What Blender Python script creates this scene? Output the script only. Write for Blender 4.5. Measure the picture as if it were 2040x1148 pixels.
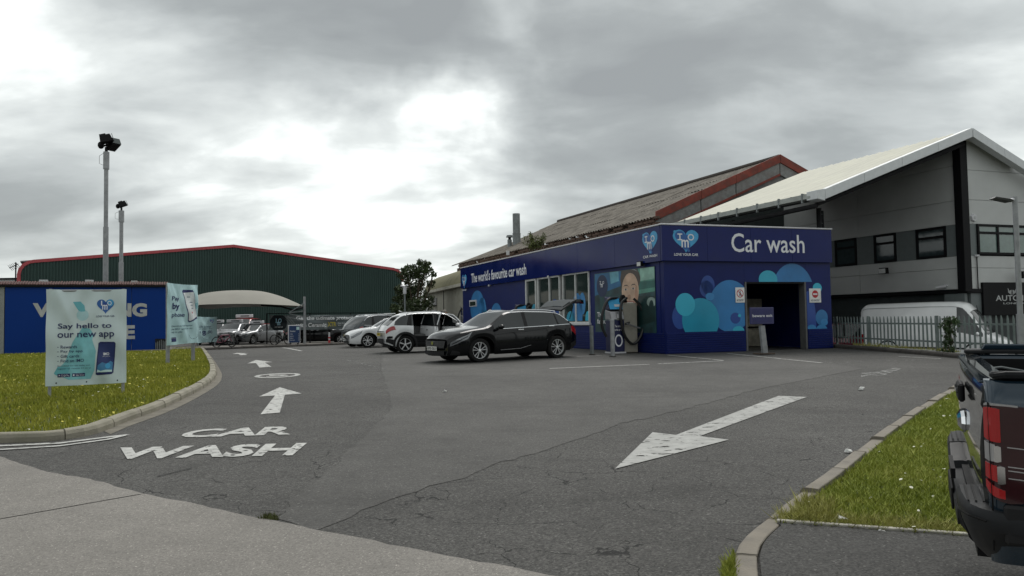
import bpy, bmesh, math, random
import numpy as np
from mathutils import Vector, Matrix
random.seed(7); np.random.seed(7)
for o in list(bpy.data.objects): bpy.data.objects.remove(o)
SC = bpy.context.scene; COL = SC.collection
rad = math.radians
# ------------------------------------------------------------ camera
FOC, EYE, PITCH, ROLL = 1473.0, 1.62, math.atan(62/1473.0), -0.017
RM = Matrix.Rotation(rad(90)+PITCH, 3, 'X') @ Matrix.Rotation(ROLL, 3, 'Z')
cd = bpy.data.cameras.new('camera'); cam = bpy.data.objects.new('camera', cd); COL.objects.link(cam)
cam.matrix_world = Matrix.Translation((0, 0, EYE)) @ RM.to_4x4()
cd.sensor_width = 36; cd.lens = FOC/2040*36; cd.clip_start = 0.05; cd.clip_end = 4000
SC.camera = cam
SC.view_settings.view_transform = 'Standard'; SC.view_settings.look = 'None'
SC.view_settings.exposure = 0.52; SC.view_settings.gamma = 1.0
# ------------------------------------------------------------ sky and sun
SUN_EL, SUN_AZ = rad(54), rad(18)          # azimuth from +Y towards +X
def ray(px, py): return (RM @ Vector(((px-1020)/FOC, -(py-574)/FOC, -1))).normalized()
W = bpy.data.worlds.new('World'); SC.world = W; W.use_nodes = True
nt = W.node_tree; nt.nodes.clear()
def nn(nt, t, **kw):
    n = nt.nodes.new(t)
    for k, v in kw.items():
        if k.startswith('i_'):
            n.inputs[int(k[2:]) if k[2:].isdigit() else k[2:].replace('_', ' ')].default_value = v
        else: setattr(n, k, v)
    return n
def mth(nt, op, a, b=None, c=None, clamp=False):
    n = nt.nodes.new('ShaderNodeMath'); n.operation = op; n.use_clamp = clamp
    for i, v in enumerate((a, b, c)):
        if v is None: continue
        if isinstance(v, (int, float)): n.inputs[i].default_value = v
        else: nt.links.new(v, n.inputs[i])
    return n.outputs[0]
def build_world():
    L = nt.links.new
    tc = nn(nt, 'ShaderNodeTexCoord'); sp = nn(nt, 'ShaderNodeSeparateXYZ'); L(tc.outputs['Generated'], sp.inputs[0])
    z = mth(nt, 'ADD', mth(nt, 'MAXIMUM', sp.outputs[2], 0.0), 0.30)
    cb = nn(nt, 'ShaderNodeCombineXYZ'); L(mth(nt, 'DIVIDE', sp.outputs[0], z), cb.inputs[0]); L(mth(nt, 'DIVIDE', sp.outputs[1], z), cb.inputs[1])
    n1 = nn(nt, 'ShaderNodeTexNoise'); n1.inputs['Scale'].default_value = 1.5; n1.inputs['Detail'].default_value = 10; n1.inputs['Roughness'].default_value = .50; n1.inputs['Distortion'].default_value = .25
    mp = nn(nt, 'ShaderNodeMapping'); mp.inputs['Location'].default_value = (3.1, 8.4, 0); mp.inputs['Rotation'].default_value = (0, 0, .5); mp.inputs['Scale'].default_value = (.8, 1.25, 1)
    L(cb.outputs[0], mp.inputs[0]); L(mp.outputs[0], n1.inputs['Vector'])
    n2 = nn(nt, 'ShaderNodeTexNoise'); n2.inputs['Scale'].default_value = 3.4; n2.inputs['Detail'].default_value = 8; n2.inputs['Roughness'].default_value = .52; n2.inputs['Distortion'].default_value = .3
    L(mp.outputs[0], n2.inputs['Vector'])
    v = mth(nt, 'ADD', mth(nt, 'MULTIPLY', mth(nt, 'SUBTRACT', n1.outputs['Fac'], .5), 1.25), mth(nt, 'MULTIPLY', mth(nt, 'SUBTRACT', n2.outputs['Fac'], .5), .80))
    # cloud masses: (px, py, angular radius, weight)
    nd = nn(nt, 'ShaderNodeTexNoise'); nd.inputs['Scale'].default_value = 5.0; nd.inputs['Detail'].default_value = 5
    L(tc.outputs['Generated'], nd.inputs['Vector'])
    sb = nn(nt, 'ShaderNodeVectorMath', operation='SUBTRACT'); L(nd.outputs['Color'], sb.inputs[0]); sb.inputs[1].default_value = (.5, .5, .5)
    sc_ = nn(nt, 'ShaderNodeVectorMath', operation='SCALE'); L(sb.outputs[0], sc_.inputs[0]); sc_.inputs['Scale'].default_value = .30
    ad = nn(nt, 'ShaderNodeVectorMath', operation='ADD'); L(tc.outputs['Generated'], ad.inputs[0]); L(sc_.outputs[0], ad.inputs[1])
    for px, py, r, w in SKY_MASSES:
        d = ray(px, py)
        ds = nn(nt, 'ShaderNodeVectorMath', operation='DISTANCE'); L(ad.outputs[0], ds.inputs[0]); ds.inputs[1].default_value = d
        g = mth(nt, 'EXPONENT', mth(nt, 'MULTIPLY', mth(nt, 'POWER', mth(nt, 'DIVIDE', ds.outputs['Value'], r), 2.0), -1.0))
        v = mth(nt, 'ADD', v, mth(nt, 'MULTIPLY', g, w))
    v = mth(nt, 'ADD', v, .50)
    cr = nn(nt, 'ShaderNodeValToRGB'); e = cr.color_ramp.elements
    e[0].position = 0.0; e[0].color = (.17, .18, .18, 1); e[1].position = 1.0; e[1].color = (.95, .96, .94, 1)
    for p, c in ((.2, (.205, .218, .216)), (.42, (.295, .312, .308)), (.62, (.42, .44, .43)), (.8, (.62, .64, .625))):
        q = e.new(p); q.color = c+(1,)
    L(v, cr.inputs[0])
    sky = nn(nt, 'ShaderNodeTexSky', sky_type='NISHITA'); sky.sun_disc = False; sky.sun_elevation = SUN_EL; sky.sun_rotation = SUN_AZ
    b1 = nn(nt, 'ShaderNodeBackground'); L(sky.outputs[0], b1.inputs[0]); b1.inputs[1].default_value = .08
    b2 = nn(nt, 'ShaderNodeBackground'); L(cr.outputs[0], b2.inputs[0]); b2.inputs[1].default_value = 1.42
    mx = nn(nt, 'ShaderNodeMixShader'); mx.inputs[0].default_value = .94; L(b1.outputs[0], mx.inputs[1]); L(b2.outputs[0], mx.inputs[2])
    out = nn(nt, 'ShaderNodeOutputWorld'); L(mx.outputs[0], out.inputs[0])
SKY_MASSES = [(870, 180, .055, .30), (1060, 40, .06, .30), (960, 190, .04, .22), (960, 260, .04, .20), (800, 200, .05, .15), (900, 400, .14, .16), (600, 110, .17, -.26), (860, 60, .07, -.22),
              (1230, 170, .18, -.26), (1600, 110, .22, -.16), (1120, 290, .07, -.12), (1300, 340, .12, -.10), (40, 20, .09, .15), (60, 380, .10, -.12), (700, 470, .14, .20), (250, 90, .1, -.08),
              (450, 400, .10, .10), (1900, 250, .18, -.04), (300, 270, .10, .06), (640, 330, .10, .10), (1500, 260, .08, .05)]
build_world()
sl = bpy.data.lights.new('sun', 'SUN'); sl.energy = 1.5; sl.angle = rad(35); sl.color = (1, .97, .93)
so = bpy.data.objects.new('sun', sl); COL.objects.link(so)
sd = Vector((math.sin(SUN_AZ)*math.cos(SUN_EL), math.cos(SUN_AZ)*math.cos(SUN_EL), math.sin(SUN_EL)))
so.rotation_euler = sd.to_track_quat('Z', 'Y').to_euler(); so.location = (0, 0, 60)
# ------------------------------------------------------------ the lie of the land
HY = [-400, 3, 6, 9, 12, 15, 18, 21, 24, 32, 36, 40, 45, 50, 3000]
HZ = [0, 0, .05, .13, .21, .28, .35, .39, .40, .40, .37, .30, .20, .13, .13]
def hh(y): return float(np.interp(y, HY, HZ))
def G(px, py, off=0.0):
    d = ray(px, py); lo, hi = 0.5, 900.0
    f = lambda t: EYE+d.z*t-hh(d.y*t)-off
    if f(hi) > 0: return Vector((d.x*hi, d.y*hi, off))
    for _ in range(60):
        m = (lo+hi)/2
        if f(m) > 0: lo = m
        else: hi = m
    return Vector((d.x*lo, d.y*lo, hh(d.y*lo)+off))
def at(px, py, Y):
    d = ray(px, py); t = Y/d.y
    return Vector((d.x*t, Y, EYE+d.z*t))
def zat(px, py, Y): return at(px, py, Y).z
class Wall:
    """vertical plane through P0 and P1; u runs from P0 to P1, n points to the camera side"""
    def __init__(s, P0, P1):
        s.o = Vector((P0[0], P0[1], 0)); s.u = (Vector((P1[0], P1[1], 0))-s.o).normalized(); s.len = (Vector((P1[0], P1[1], 0))-s.o).length
        s.n = Vector((s.u.y, -s.u.x, 0))
        if s.n.dot(-s.o) < 0: s.n = -s.n
    def uz(s, px, py):
        d = ray(px, py); t = (s.o-Vector((0, 0, 0))).dot(s.n)/d.dot(s.n)
        p = Vector((0, 0, EYE))+d*t
        return (p-s.o).dot(s.u), p.z
    def p(s, u, z, off=0.0): 
        q = s.o+s.u*u+s.n*off; return Vector((q.x, q.y, z))
    def rot(s): return math.atan2(s.n.y, s.n.x)+math.pi/2      # local -y looks along n
# ------------------------------------------------------------ materials
MATS = {}
def mat(name, col, rough=.6, metal=0.0, var=.12, vs=6.0, bump=0.0, bs=60.0, dirt=0.0, ds=1.2, dcol=(.06, .055, .045), coat=0.0, alpha=None, spec=.5, emit=None):
    if name in MATS: return MATS[name]
    m = bpy.data.materials.new(name); m.use_nodes = True; t = m.node_tree; L = t.links.new
    b = t.nodes['Principled BSDF']; b.inputs['Roughness'].default_value = rough; b.inputs['Metallic'].default_value = metal
    b.inputs['Specular IOR Level'].default_value = spec
    if coat: b.inputs['Coat Weight'].default_value = coat; b.inputs['Coat Roughness'].default_value = .03
    if alpha is not None: b.inputs['Alpha'].default_value = alpha
    if rough >= .5 and max(col) < .03 and spec == .5: b.inputs['Specular IOR Level'].default_value = .18
    if emit: b.inputs['Emission Color'].default_value = emit[0]+(1,); b.inputs['Emission Strength'].default_value = emit[1]
    tc = nn(t, 'ShaderNodeTexCoord'); no = nn(t, 'ShaderNodeTexNoise'); no.inputs['Scale'].default_value = vs; no.inputs['Detail'].default_value = 5; L(tc.outputs['Object'], no.inputs['Vector'])
    hs = nn(t, 'ShaderNodeMixRGB', blend_type='MULTIPLY'); hs.inputs[0].default_value = 1.0; hs.inputs[1].default_value = tuple(col)+(1,)
    mr = nn(t, 'ShaderNodeMapRange'); mr.inputs['From Min'].default_value = .3; mr.inputs['From Max'].default_value = .7; mr.inputs['To Min'].default_value = 1-var; mr.inputs['To Max'].default_value = 1+var
    L(no.outputs['Fac'], mr.inputs['Value']); L(mr.outputs[0], hs.inputs[2]); c = hs.outputs[0]
    if dirt:
        n2 = nn(t, 'ShaderNodeTexNoise'); n2.inputs['Scale'].default_value = ds; n2.inputs['Detail'].default_value = 8; n2.inputs['Roughness'].default_value = .65; L(tc.outputs['Object'], n2.inputs['Vector'])
        m2 = nn(t, 'ShaderNodeMapRange'); m2.inputs['From Min'].default_value = .42; m2.inputs['From Max'].default_value = .72; m2.inputs['To Max'].default_value = dirt; L(n2.outputs['Fac'], m2.inputs['Value'])
        mx = nn(t, 'ShaderNodeMixRGB'); L(m2.outputs[0], mx.inputs[0]); L(c, mx.inputs[1]); mx.inputs[2].default_value = tuple(dcol)+(1,); c = mx.outputs[0]
    L(c, b.inputs['Base Color'])
    r2 = nn(t, 'ShaderNodeMapRange'); r2.inputs['To Min'].default_value = max(0, rough-.06); r2.inputs['To Max'].default_value = min(1, rough+.08); L(no.outputs['Fac'], r2.inputs['Value']); L(r2.outputs[0], b.inputs['Roughness'])
    if bump:
        n3 = nn(t, 'ShaderNodeTexNoise'); n3.inputs['Scale'].default_value = bs; n3.inputs['Detail'].default_value = 4; L(tc.outputs['Object'], n3.inputs['Vector'])
        bp = nn(t, 'ShaderNodeBump'); bp.inputs['Strength'].default_value = min(1, bump); bp.inputs['Distance'].default_value = .01; L(n3.outputs['Fac'], bp.inputs['Height']); L(bp.outputs[0], b.inputs['Normal'])
    MATS[name] = m; return m
def set_alpha_noise(m, scale=14, lo=.40, hi=.46, stretch=(1, 1, 1), cover=1.0):
    t = m.node_tree; L = t.links.new; b = t.nodes['Principled BSDF']
    tc = nn(t, 'ShaderNodeTexCoord'); mp = nn(t, 'ShaderNodeMapping'); mp.inputs['Scale'].default_value = stretch; L(tc.outputs['Object'], mp.inputs[0])
    n = nn(t, 'ShaderNodeTexNoise'); n.inputs['Scale'].default_value = scale; n.inputs['Detail'].default_value = 9; n.inputs['Roughness'].default_value = .65; L(mp.outputs[0], n.inputs['Vector'])
    mr = nn(t, 'ShaderNodeMapRange'); mr.inputs['From Min'].default_value = lo; mr.inputs['From Max'].default_value = hi; mr.inputs['To Max'].default_value = cover; L(n.outputs['Fac'], mr.inputs['Value']); L(mr.outputs[0], b.inputs['Alpha'])
# ------------------------------------------------------------ mesh helpers
def tag(o, label=None, cat=None, group=None, kind=None):
    if label: o['label'] = label
    if cat: o['category'] = cat
    if group: o['group'] = group
    if kind: o['kind'] = kind
    return o
def thing(name, label, cat, loc=(0, 0, 0), rz=0.0, group=None, scale=1.0):
    o = bpy.data.objects.new(name, None); COL.objects.link(o); o.location = loc; o.rotation_euler = (0, 0, rz); o.scale = (scale,)*3; o.empty_display_size = .2
    return tag(o, label, cat, group)
def root_of(o):
    v = Vector(o.location)
    while o.parent: o = o.parent; v = v+Vector(o.location)
    return v
class MB:
    def __init__(s): s.v = []; s.f = []; s.m = []
    def add(s, vs, fs, mi=0, M=None):
        k = len(s.v)
        for p in vs:
            p = Vector(p); s.v.append(tuple(M @ p) if M is not None else tuple(p))
        for f in fs: s.f.append(tuple(i+k for i in f)); s.m.append(mi)
        return s
    def poly(s, pts, mi=0): return s.add(pts, [tuple(range(len(pts)))], mi)
    def box(s, c, d, mi=0, M=None, taper=1.0):
        x, y, z = d[0]/2, d[1]/2, d[2]/2; vs = []
        for sz in (-1, 1):
            k = taper if sz > 0 else 1
            for sx, sy in ((-1, -1), (1, -1), (1, 1), (-1, 1)): vs.append((c[0]+sx*x*k, c[1]+sy*y*k, c[2]+sz*z))
        return s.add(vs, [(3, 2, 1, 0), (4, 5, 6, 7), (0, 1, 5, 4), (1, 2, 6, 5), (2, 3, 7, 6), (3, 0, 4, 7)], mi, M)
    def cyl(s, a, b, r, r2=None, n=12, mi=0, cap=True):
        a, b = Vector(a), Vector(b); r2 = r if r2 is None else r2; d = (b-a).normalized(); u = d.orthogonal().normalized(); w = d.cross(u); vs = []
        for P, R in ((a, r), (b, r2)):
            for i in range(n):
                t = 2*math.pi*i/n; vs.append(P+(u*math.cos(t)+w*math.sin(t))*R)
        fs = [(i, (i+1) % n, n+(i+1) % n, n+i) for i in range(n)]
        if cap: fs += [tuple(range(n-1, -1, -1)), tuple(range(n, 2*n))]
        return s.add(vs, fs, mi)
    def tube(s, pts, r, n=8, closed=False, mi=0):
        pts = [Vector(p) for p in pts]; N = len(pts); vs = []; u = None
        for i, p in enumerate(pts):
            a = pts[(i-1) % N] if (closed or i) else p; b = pts[(i+1) % N] if (closed or i < N-1) else p
            d = (b-a).normalized(); u = (d.orthogonal() if u is None else u-d*u.dot(d)).normalized(); w = d.cross(u)
            R = r[i] if isinstance(r, (list, tuple)) else r
            for k in range(n): t = 2*math.pi*k/n; vs.append(p+(u*math.cos(t)+w*math.sin(t))*R)
        fs = []
        for i in range(N if closed else N-1):
            j = (i+1) % N
            for k in range(n): fs.append((i*n+k, i*n+(k+1) % n, j*n+(k+1) % n, j*n+k))
        if not closed: fs += [tuple(range(n-1, -1, -1)), tuple((N-1)*n+k for k in range(n))]
        return s.add(vs, fs, mi)
    def lathe(s, prof, n=24, axis='z', M=None, mi=0):
        vs = []
        for r, h in prof:
            for i in range(n):
                t = 2*math.pi*i/n; c, q = r*math.cos(t), r*math.sin(t)
                vs.append((c, q, h) if axis == 'z' else (c, h, q))
        fs = [(a*n+i, a*n+(i+1) % n, (a+1)*n+(i+1) % n, (a+1)*n+i) for a in range(len(prof)-1) for i in range(n)]
        return s.add(vs, fs, mi, M)
    def prism(s, pts, off, mi=0):
        """closed outline pts extruded by the vector off"""
        n = len(pts); off = Vector(off); vs = [Vector(p) for p in pts]+[Vector(p)+off for p in pts]
        return s.add(vs, [tuple(range(n-1, -1, -1)), tuple(range(n, 2*n))]+[(i, (i+1) % n, n+(i+1) % n, n+i) for i in range(n)], mi)
    def ball(s, c, r, n=12, mi=0):
        r = r if isinstance(r, (list, tuple)) else (r, r, r); m = n//2; vs = []; fs = []
        for i in range(m+1):
            for k in range(n):
                a, b = math.pi*i/m, 2*math.pi*k/n
                vs.append((c[0]+r[0]*math.sin(a)*math.cos(b), c[1]+r[1]*math.sin(a)*math.sin(b), c[2]+r[2]*math.cos(a)))
        for i in range(m):
            for k in range(n): fs.append((i*n+k, (i+1)*n+k, (i+1)*n+(k+1) % n, i*n+(k+1) % n))
        return s.add(vs, fs, mi)
    def build(s, name, mats, parent=None, world=False, smooth=False, bevel=0.0, loc=None, seg=1):
        me = bpy.data.meshes.new(name); o = bpy.data.objects.new(name, me); COL.objects.link(o)
        vs = s.v
        if world and parent is not None:
            r = root_of(parent); vs = [(a-r.x, b-r.y, c-r.z) for a, b, c in vs]
        me.from_pydata(vs, [], s.f)
        if not isinstance(mats, (list, tuple)): mats = [mats]
        for m in mats: me.materials.append(m)
        if len(mats) > 1: me.polygons.foreach_set('material_index', s.m)
        bm = bmesh.new(); bm.from_mesh(me); bmesh.ops.remove_doubles(bm, verts=bm.verts, dist=1e-5)
        if bevel: 
            bmesh.ops.bevel(bm, geom=[e for e in bm.edges if len(e.link_faces) == 2 and e.calc_face_angle(0) > .5], offset=bevel, segments=seg, affect='EDGES', clamp_overlap=True)
        bmesh.ops.recalc_face_normals(bm, faces=bm.faces); bm.to_mesh(me); bm.free()
        if smooth:
            me.polygons.foreach_set('use_smooth', [True]*len(me.polygons)); me.set_sharp_from_angle(angle=rad(38))
        if loc: o.location = loc
        if parent: o.parent = parent
        return o
def copy_tree(o, parent=None):
    c = o.copy(); COL.objects.link(c); c.parent = parent
    for ch in [x for x in bpy.data.objects if x.parent == o]: copy_tree(ch, c)
    return c
def box_obj(name, c, d, m, parent=None, bevel=0, world=False): return MB().box(c, d).build(name, m, parent, world, bevel=bevel)
# text -> flat triangles in a unit box 0..w, 0..1
_T = {}
def text2d(s, bold=0.0):
    k = (s, bold)
    if k in _T: return _T[k]
    c = bpy.data.curves.new('lettering', 'FONT'); c.body = s; c.size = 1; c.offset = bold; c.resolution_u = 3; c.space_line = .9
    o = bpy.data.objects.new('lettering', c); COL.objects.link(o); bpy.context.view_layer.update()
    me = bpy.data.meshes.new_from_object(o.evaluated_get(bpy.context.evaluated_depsgraph_get()))
    v = np.array([tuple(q.co)[:2] for q in me.vertices]); f = [tuple(p.vertices) for p in me.polygons]
    bpy.data.objects.remove(o); bpy.data.curves.remove(c); bpy.data.meshes.remove(me)
    lo, hi = v.min(0), v.max(0); v = (v-lo)/(hi-lo); _T[k] = (v, f, (hi-lo)); return _T[k]
def text_on(fn, s, bold, name, m, parent, world=True, mi=0):
    """fn maps (u,v) in 0..1 of the lettering's box to a point"""
    v, f, _ = text2d(s, bold); return MB().add([fn(a, b) for a, b in v], f).build(name, m, parent, world)
def clip_rect(poly, x0, x1, y0, y1):
    def cl(P, ins, itx):
        out = []
        for i in range(len(P)):
            a, b = P[i-1], P[i]
            if ins(b):
                if not ins(a): out.append(itx(a, b))
                out.append(b)
            elif ins(a): out.append(itx(a, b))
        return out
    def X(c): return lambda a, b: (c, a[1]+(b[1]-a[1])*(c-a[0])/(b[0]-a[0]))
    def Y(c): return lambda a, b: (a[0]+(b[0]-a[0])*(c-a[1])/(b[1]-a[1]), c)
    for ins, it in ((lambda p: p[0] >= x0, X(x0)), (lambda p: p[0] <= x1, X(x1)), (lambda p: p[1] >= y0, Y(y0)), (lambda p: p[1] <= y1, Y(y1))):
        if poly: poly = cl(poly, ins, it)
    return poly
def circ(cx, cy, rx, ry=None, n=48): 
    ry = rx if ry is None else ry
    return [(cx+rx*math.cos(2*math.pi*i/n), cy+ry*math.sin(2*math.pi*i/n)) for i in range(n)]
def drape(o, off=0.0):
    """cut a flat sheet at the breaks of the slope and lay it on the ground"""
    bm = bmesh.new(); bm.from_mesh(o.data)
    for y in HY[1:-1]:
        bmesh.ops.bisect_plane(bm, geom=bm.verts[:]+bm.edges[:]+bm.faces[:], plane_co=(0, y, 0), plane_no=(0, 1, 0))
    for v in bm.verts: v.co.z += hh(v.co.y)+off
    bmesh.ops.triangulate(bm, faces=[f for f in bm.faces if len(f.verts) > 4])
    for f in bm.faces:
        f.normal_update()
    bmesh.ops.recalc_face_normals(bm, faces=bm.faces)
    if sum(f.normal.z for f in bm.faces) < 0: bmesh.ops.reverse_faces(bm, faces=bm.faces)
    bm.to_mesh(o.data); bm.free(); return o
def ground_sheet(name, pts, m, off, kind='structure'):
    o = MB().poly([(p[0], p[1], 0) for p in pts]).build(name, m); drape(o, off)
    if kind: o['kind'] = kind
    return o
def gpts(pp): return [G(*p) for p in pp]
def smooth_line(pts, n=6):
    """Catmull-Rom through 2D/3D points"""
    P = [Vector(p) for p in pts]; out = []
    for i in range(len(P)-1):
        a, b, c, d = P[max(i-1, 0)], P[i], P[i+1], P[min(i+2, len(P)-1)]
        for k in range(n):
            t = k/n; out.append(.5*((2*b)+(c-a)*t+(2*a-5*b+4*c-d)*t*t+(3*b-a-3*c+d)*t**3))
    out.append(P[-1]); return out
def offset_line(P, d):
    out = []
    for i, p in enumerate(P):
        t = (P[min(i+1, len(P)-1)]-P[max(i-1, 0)]); t = Vector((t.x, t.y, 0)).normalized(); out.append(Vector((p.x-t.y*d, p.y+t.x*d, 0)))
    return out
def inside(poly, X, Y):
    r = np.zeros(len(X), bool); n = len(poly)
    for i in range(n):
        x0, y0 = poly[i-1][0], poly[i-1][1]; x1, y1 = poly[i][0], poly[i][1]
        c = ((y0 > Y) != (y1 > Y)); 
        if y1 != y0: r ^= c & (X < (x1-x0)*(Y-y0)/(y1-y0)+x0)
    return r
# ------------------------------------------------------------ ground materials
def asphalt(name, base, warm=1.0, agg=1.0, crack=0.0, stain=.3, vsc=75):
    m = bpy.data.materials.new(name); m.use_nodes = True; t = m.node_tree; L = t.links.new; b = t.nodes['Principled BSDF']
    tc = nn(t, 'ShaderNodeTexCoord'); P = tc.outputs['Object']
    def noise(s, d=4, r=.6, dist=0):
        n = nn(t, 'ShaderNodeTexNoise'); n.inputs['Scale'].default_value = s; n.inputs['Detail'].default_value = d; n.inputs['Roughness'].default_value = r; n.inputs['Distortion'].default_value = dist; L(P, n.inputs['Vector']); return n.outputs['Fac']
    def mr(x, a, c, lo, hi):
        q = nn(t, 'ShaderNodeMapRange'); q.inputs['From Min'].default_value = a; q.inputs['From Max'].default_value = c; q.inputs['To Min'].default_value = lo; q.inputs['To Max'].default_value = hi; L(x, q.inputs['Value']); return q.outputs[0]
    f = mth(t, 'MULTIPLY', mr(noise(.35, 6), .3, .7, 1-stain*.6, 1+stain*.6), mr(noise(2.2, 6, .7), .3, .7, 1-stain*.35, 1+stain*.35))
    mp = nn(t, 'ShaderNodeMapping'); mp.inputs['Scale'].default_value = (.25, 1.6, 1); mp.inputs['Rotation'].default_value = (0, 0, .5); L(P, mp.inputs[0])
    st = nn(t, 'ShaderNodeTexNoise'); st.inputs['Scale'].default_value = .9; st.inputs['Detail'].default_value = 8; st.inputs['Roughness'].default_value = .68; L(mp.outputs[0], st.inputs['Vector'])
    f = mth(t, 'MULTIPLY', f, mr(st.outputs['Fac'], .56, .74, 1.0, 1-stain*.75))
    vo = nn(t, 'ShaderNodeTexVoronoi'); vo.inputs['Scale'].default_value = vsc; L(P, vo.inputs['Vector'])
    sp = nn(t, 'ShaderNodeSeparateColor'); L(vo.outputs['Color'], sp.inputs[0])
    f = mth(t, 'MULTIPLY', f, mr(sp.outputs[0], 0, 1, 1-.42*agg, 1+.42*agg))
    wh = mth(t, 'GREATER_THAN', sp.outputs[1], 1-.035*agg); f = mth(t, 'ADD', f, mth(t, 'MULTIPLY', wh, .9))
    dkn = noise(38, 3, .7); f = mth(t, 'MULTIPLY', f, mr(dkn, .38, .5, 1-.35*agg, 1.0))
    h = mth(t, 'ADD', mth(t, 'MULTIPLY', vo.outputs['Distance'], -1.2*agg), noise(240, 2))
    if crack:
        dn = nn(t, 'ShaderNodeTexNoise'); dn.inputs['Scale'].default_value = 2.3; dn.inputs['Detail'].default_value = 6; L(P, dn.inputs['Vector'])
        mxv = nn(t, 'ShaderNodeMixRGB'); mxv.inputs[0].default_value = .33; L(P, mxv.inputs[1]); L(dn.outputs['Color'], mxv.inputs[2])
        vc = nn(t, 'ShaderNodeTexVoronoi', feature='DISTANCE_TO_EDGE'); vc.inputs['Scale'].default_value = 1.7; L(mxv.outputs[0], vc.inputs['Vector'])
        wd = mr(noise(2.6, 4), .42, .70, .0, .026*crack)
        c1 = mth(t, 'LESS_THAN', vc.outputs['Distance'], wd)
        # cracks only near the road edge
        sx = nn(t, 'ShaderNodeSeparateXYZ'); L(P, sx.inputs[0])
        reg = mr(sx.outputs[1], 6.5, 11.5, 1.0, 0.0); keep = mth(t, 'GREATER_THAN', mth(t, 'ADD', noise(.7, 3), mth(t, 'MULTIPLY', reg, .22)), .62)
        c1 = mth(t, 'MULTIPLY', c1, mth(t, 'MULTIPLY', keep, mth(t, 'GREATER_THAN', reg, .01)))
        f = mth(t, 'MULTIPLY', f, mth(t, 'SUBTRACT', 1.0, mth(t, 'MULTIPLY', c1, .8))); h = mth(t, 'SUBTRACT', h, mth(t, 'MULTIPLY', c1, 4.0))
    mx = nn(t, 'ShaderNodeMixRGB', blend_type='MULTIPLY'); mx.inputs[0].default_value = 1; mx.inputs[1].default_value = (base*1.02*warm, base, base*.95/warm, 1); L(f, mx.inputs[2]); L(mx.outputs[0], b.inputs['Base Color'])
    b.inputs['Roughness'].default_value = .82; b.inputs['Specular IOR Level'].default_value = .35
    bp = nn(t, 'ShaderNodeBump'); bp.inputs['Strength'].default_value = .55*agg; bp.inputs['Distance'].default_value = .012; L(h, bp.inputs['Height']); L(bp.outputs[0], b.inputs['Normal'])
    return m
def ragged(pts, amp=.05, step=.18, seed=0):
    r = random.Random(seed); out = []; n = len(pts)
    for i in range(n):
        a, b = Vector(pts[i-1]), Vector(pts[i]); k = max(1, int((b-a).length/step)) if (b-a).length < 40 else 1
        for j in range(k):
            p = a.lerp(b, j/k); out.append(p+Vector((r.uniform(-amp, amp), r.uniform(-amp, amp), 0)) if k > 1 else p)
    return out
M_asph = asphalt('asphalt', .072, 1.01, 1.1, .62, .40)
M_smooth = asphalt('smooth_asphalt', .071, 1.01, .62, 0, .42)
M_path = asphalt('path_asphalt', .062, 1.0, 1.0, 0, .3)
M_pave = asphalt('paving', .14, 1.06, .5, 0, .3)
M_conc = asphalt('road_concrete', .178, 1.045, .55, 0, .26, 120)
C0 = G(1327, 706); CR = at(1656, 600, C0.y*(630.8-446)/(625.2-456)); SDIR = (at(922, 600, C0.y*(630.8-446)/(637.7-534))-C0); SDIR.z = 0; SDIR.normalize()
K0, K1 = G(1640, 692), G(1925, 716); KD = K1-K0; KD.z = 0; KD.normalize(); KB = Vector((-KD.y, KD.x, 0)); yard = [K0+KB*.2, K1+KB*.2, K1+KB*.2+KD*14]
yb = [CR+SDIR*.05+Vector((.02, 0, 0)), CR+SDIR*40]
yp = [(p.x, p.y) for p in yard]
ground_sheet('ground', [(-900, -900), (900, -900), (900, yp[2][1])]+[yp[2], yp[1], yp[0], (yb[0].x, yb[0].y), (yb[1].x, yb[1].y), (yb[1].x, 2000), (-900, 2000)], M_asph, 0)
yo = MB().poly([(yp[0][0], yp[0][1], -.50), (yp[1][0], yp[1][1], -.50), (yp[2][0], yp[2][1], -.50), (900, yp[2][1], -.50), (900, 2000, -.50), (yb[1].x, 2000, -.50), (yb[1].x, yb[1].y, -.50), (yb[0].x, yb[0].y, -.50)]).build('yard', M_asph); yo['kind'] = 'structure'
rw_ = MB(); 
for a, b in ((Vector((yp[2][0], yp[2][1], 0)), Vector((yp[1][0], yp[1][1], 0))), (Vector((yp[1][0], yp[1][1], 0)), Vector((yp[0][0], yp[0][1], 0))), (Vector((yp[0][0], yp[0][1], 0)), yb[0])): rw_.prism([(a.x, a.y, -.52), (b.x, b.y, -.52), (b.x, b.y, hh(b.y)-.002), (a.x, a.y, hh(a.y)-.002)], -KB*.1)
rt_ = rw_.build('retaining_wall', M_conc); rt_['kind'] = 'structure'
# old smooth strip of the forecourt
sm = gpts([(640, 1060), (712, 1017), (805, 988), (850, 969), (920, 953), (1000, 921), (1113, 889), (1238, 844), (1380, 812), (1500, 778), (1640, 750), (1720, 735)])
sm2 = gpts([(1560, 712), (1300, 712), (1000, 704), (860, 695), (760, 702), (760, 735), (770, 775), (780, 812), (747, 854), (706, 889), (664, 934), (632, 953), (590, 990), (556, 1034)])
ground_sheet('smooth_asphalt_strip', ragged(sm+sm2, .045, .16, 3), M_smooth, .004)
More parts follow.
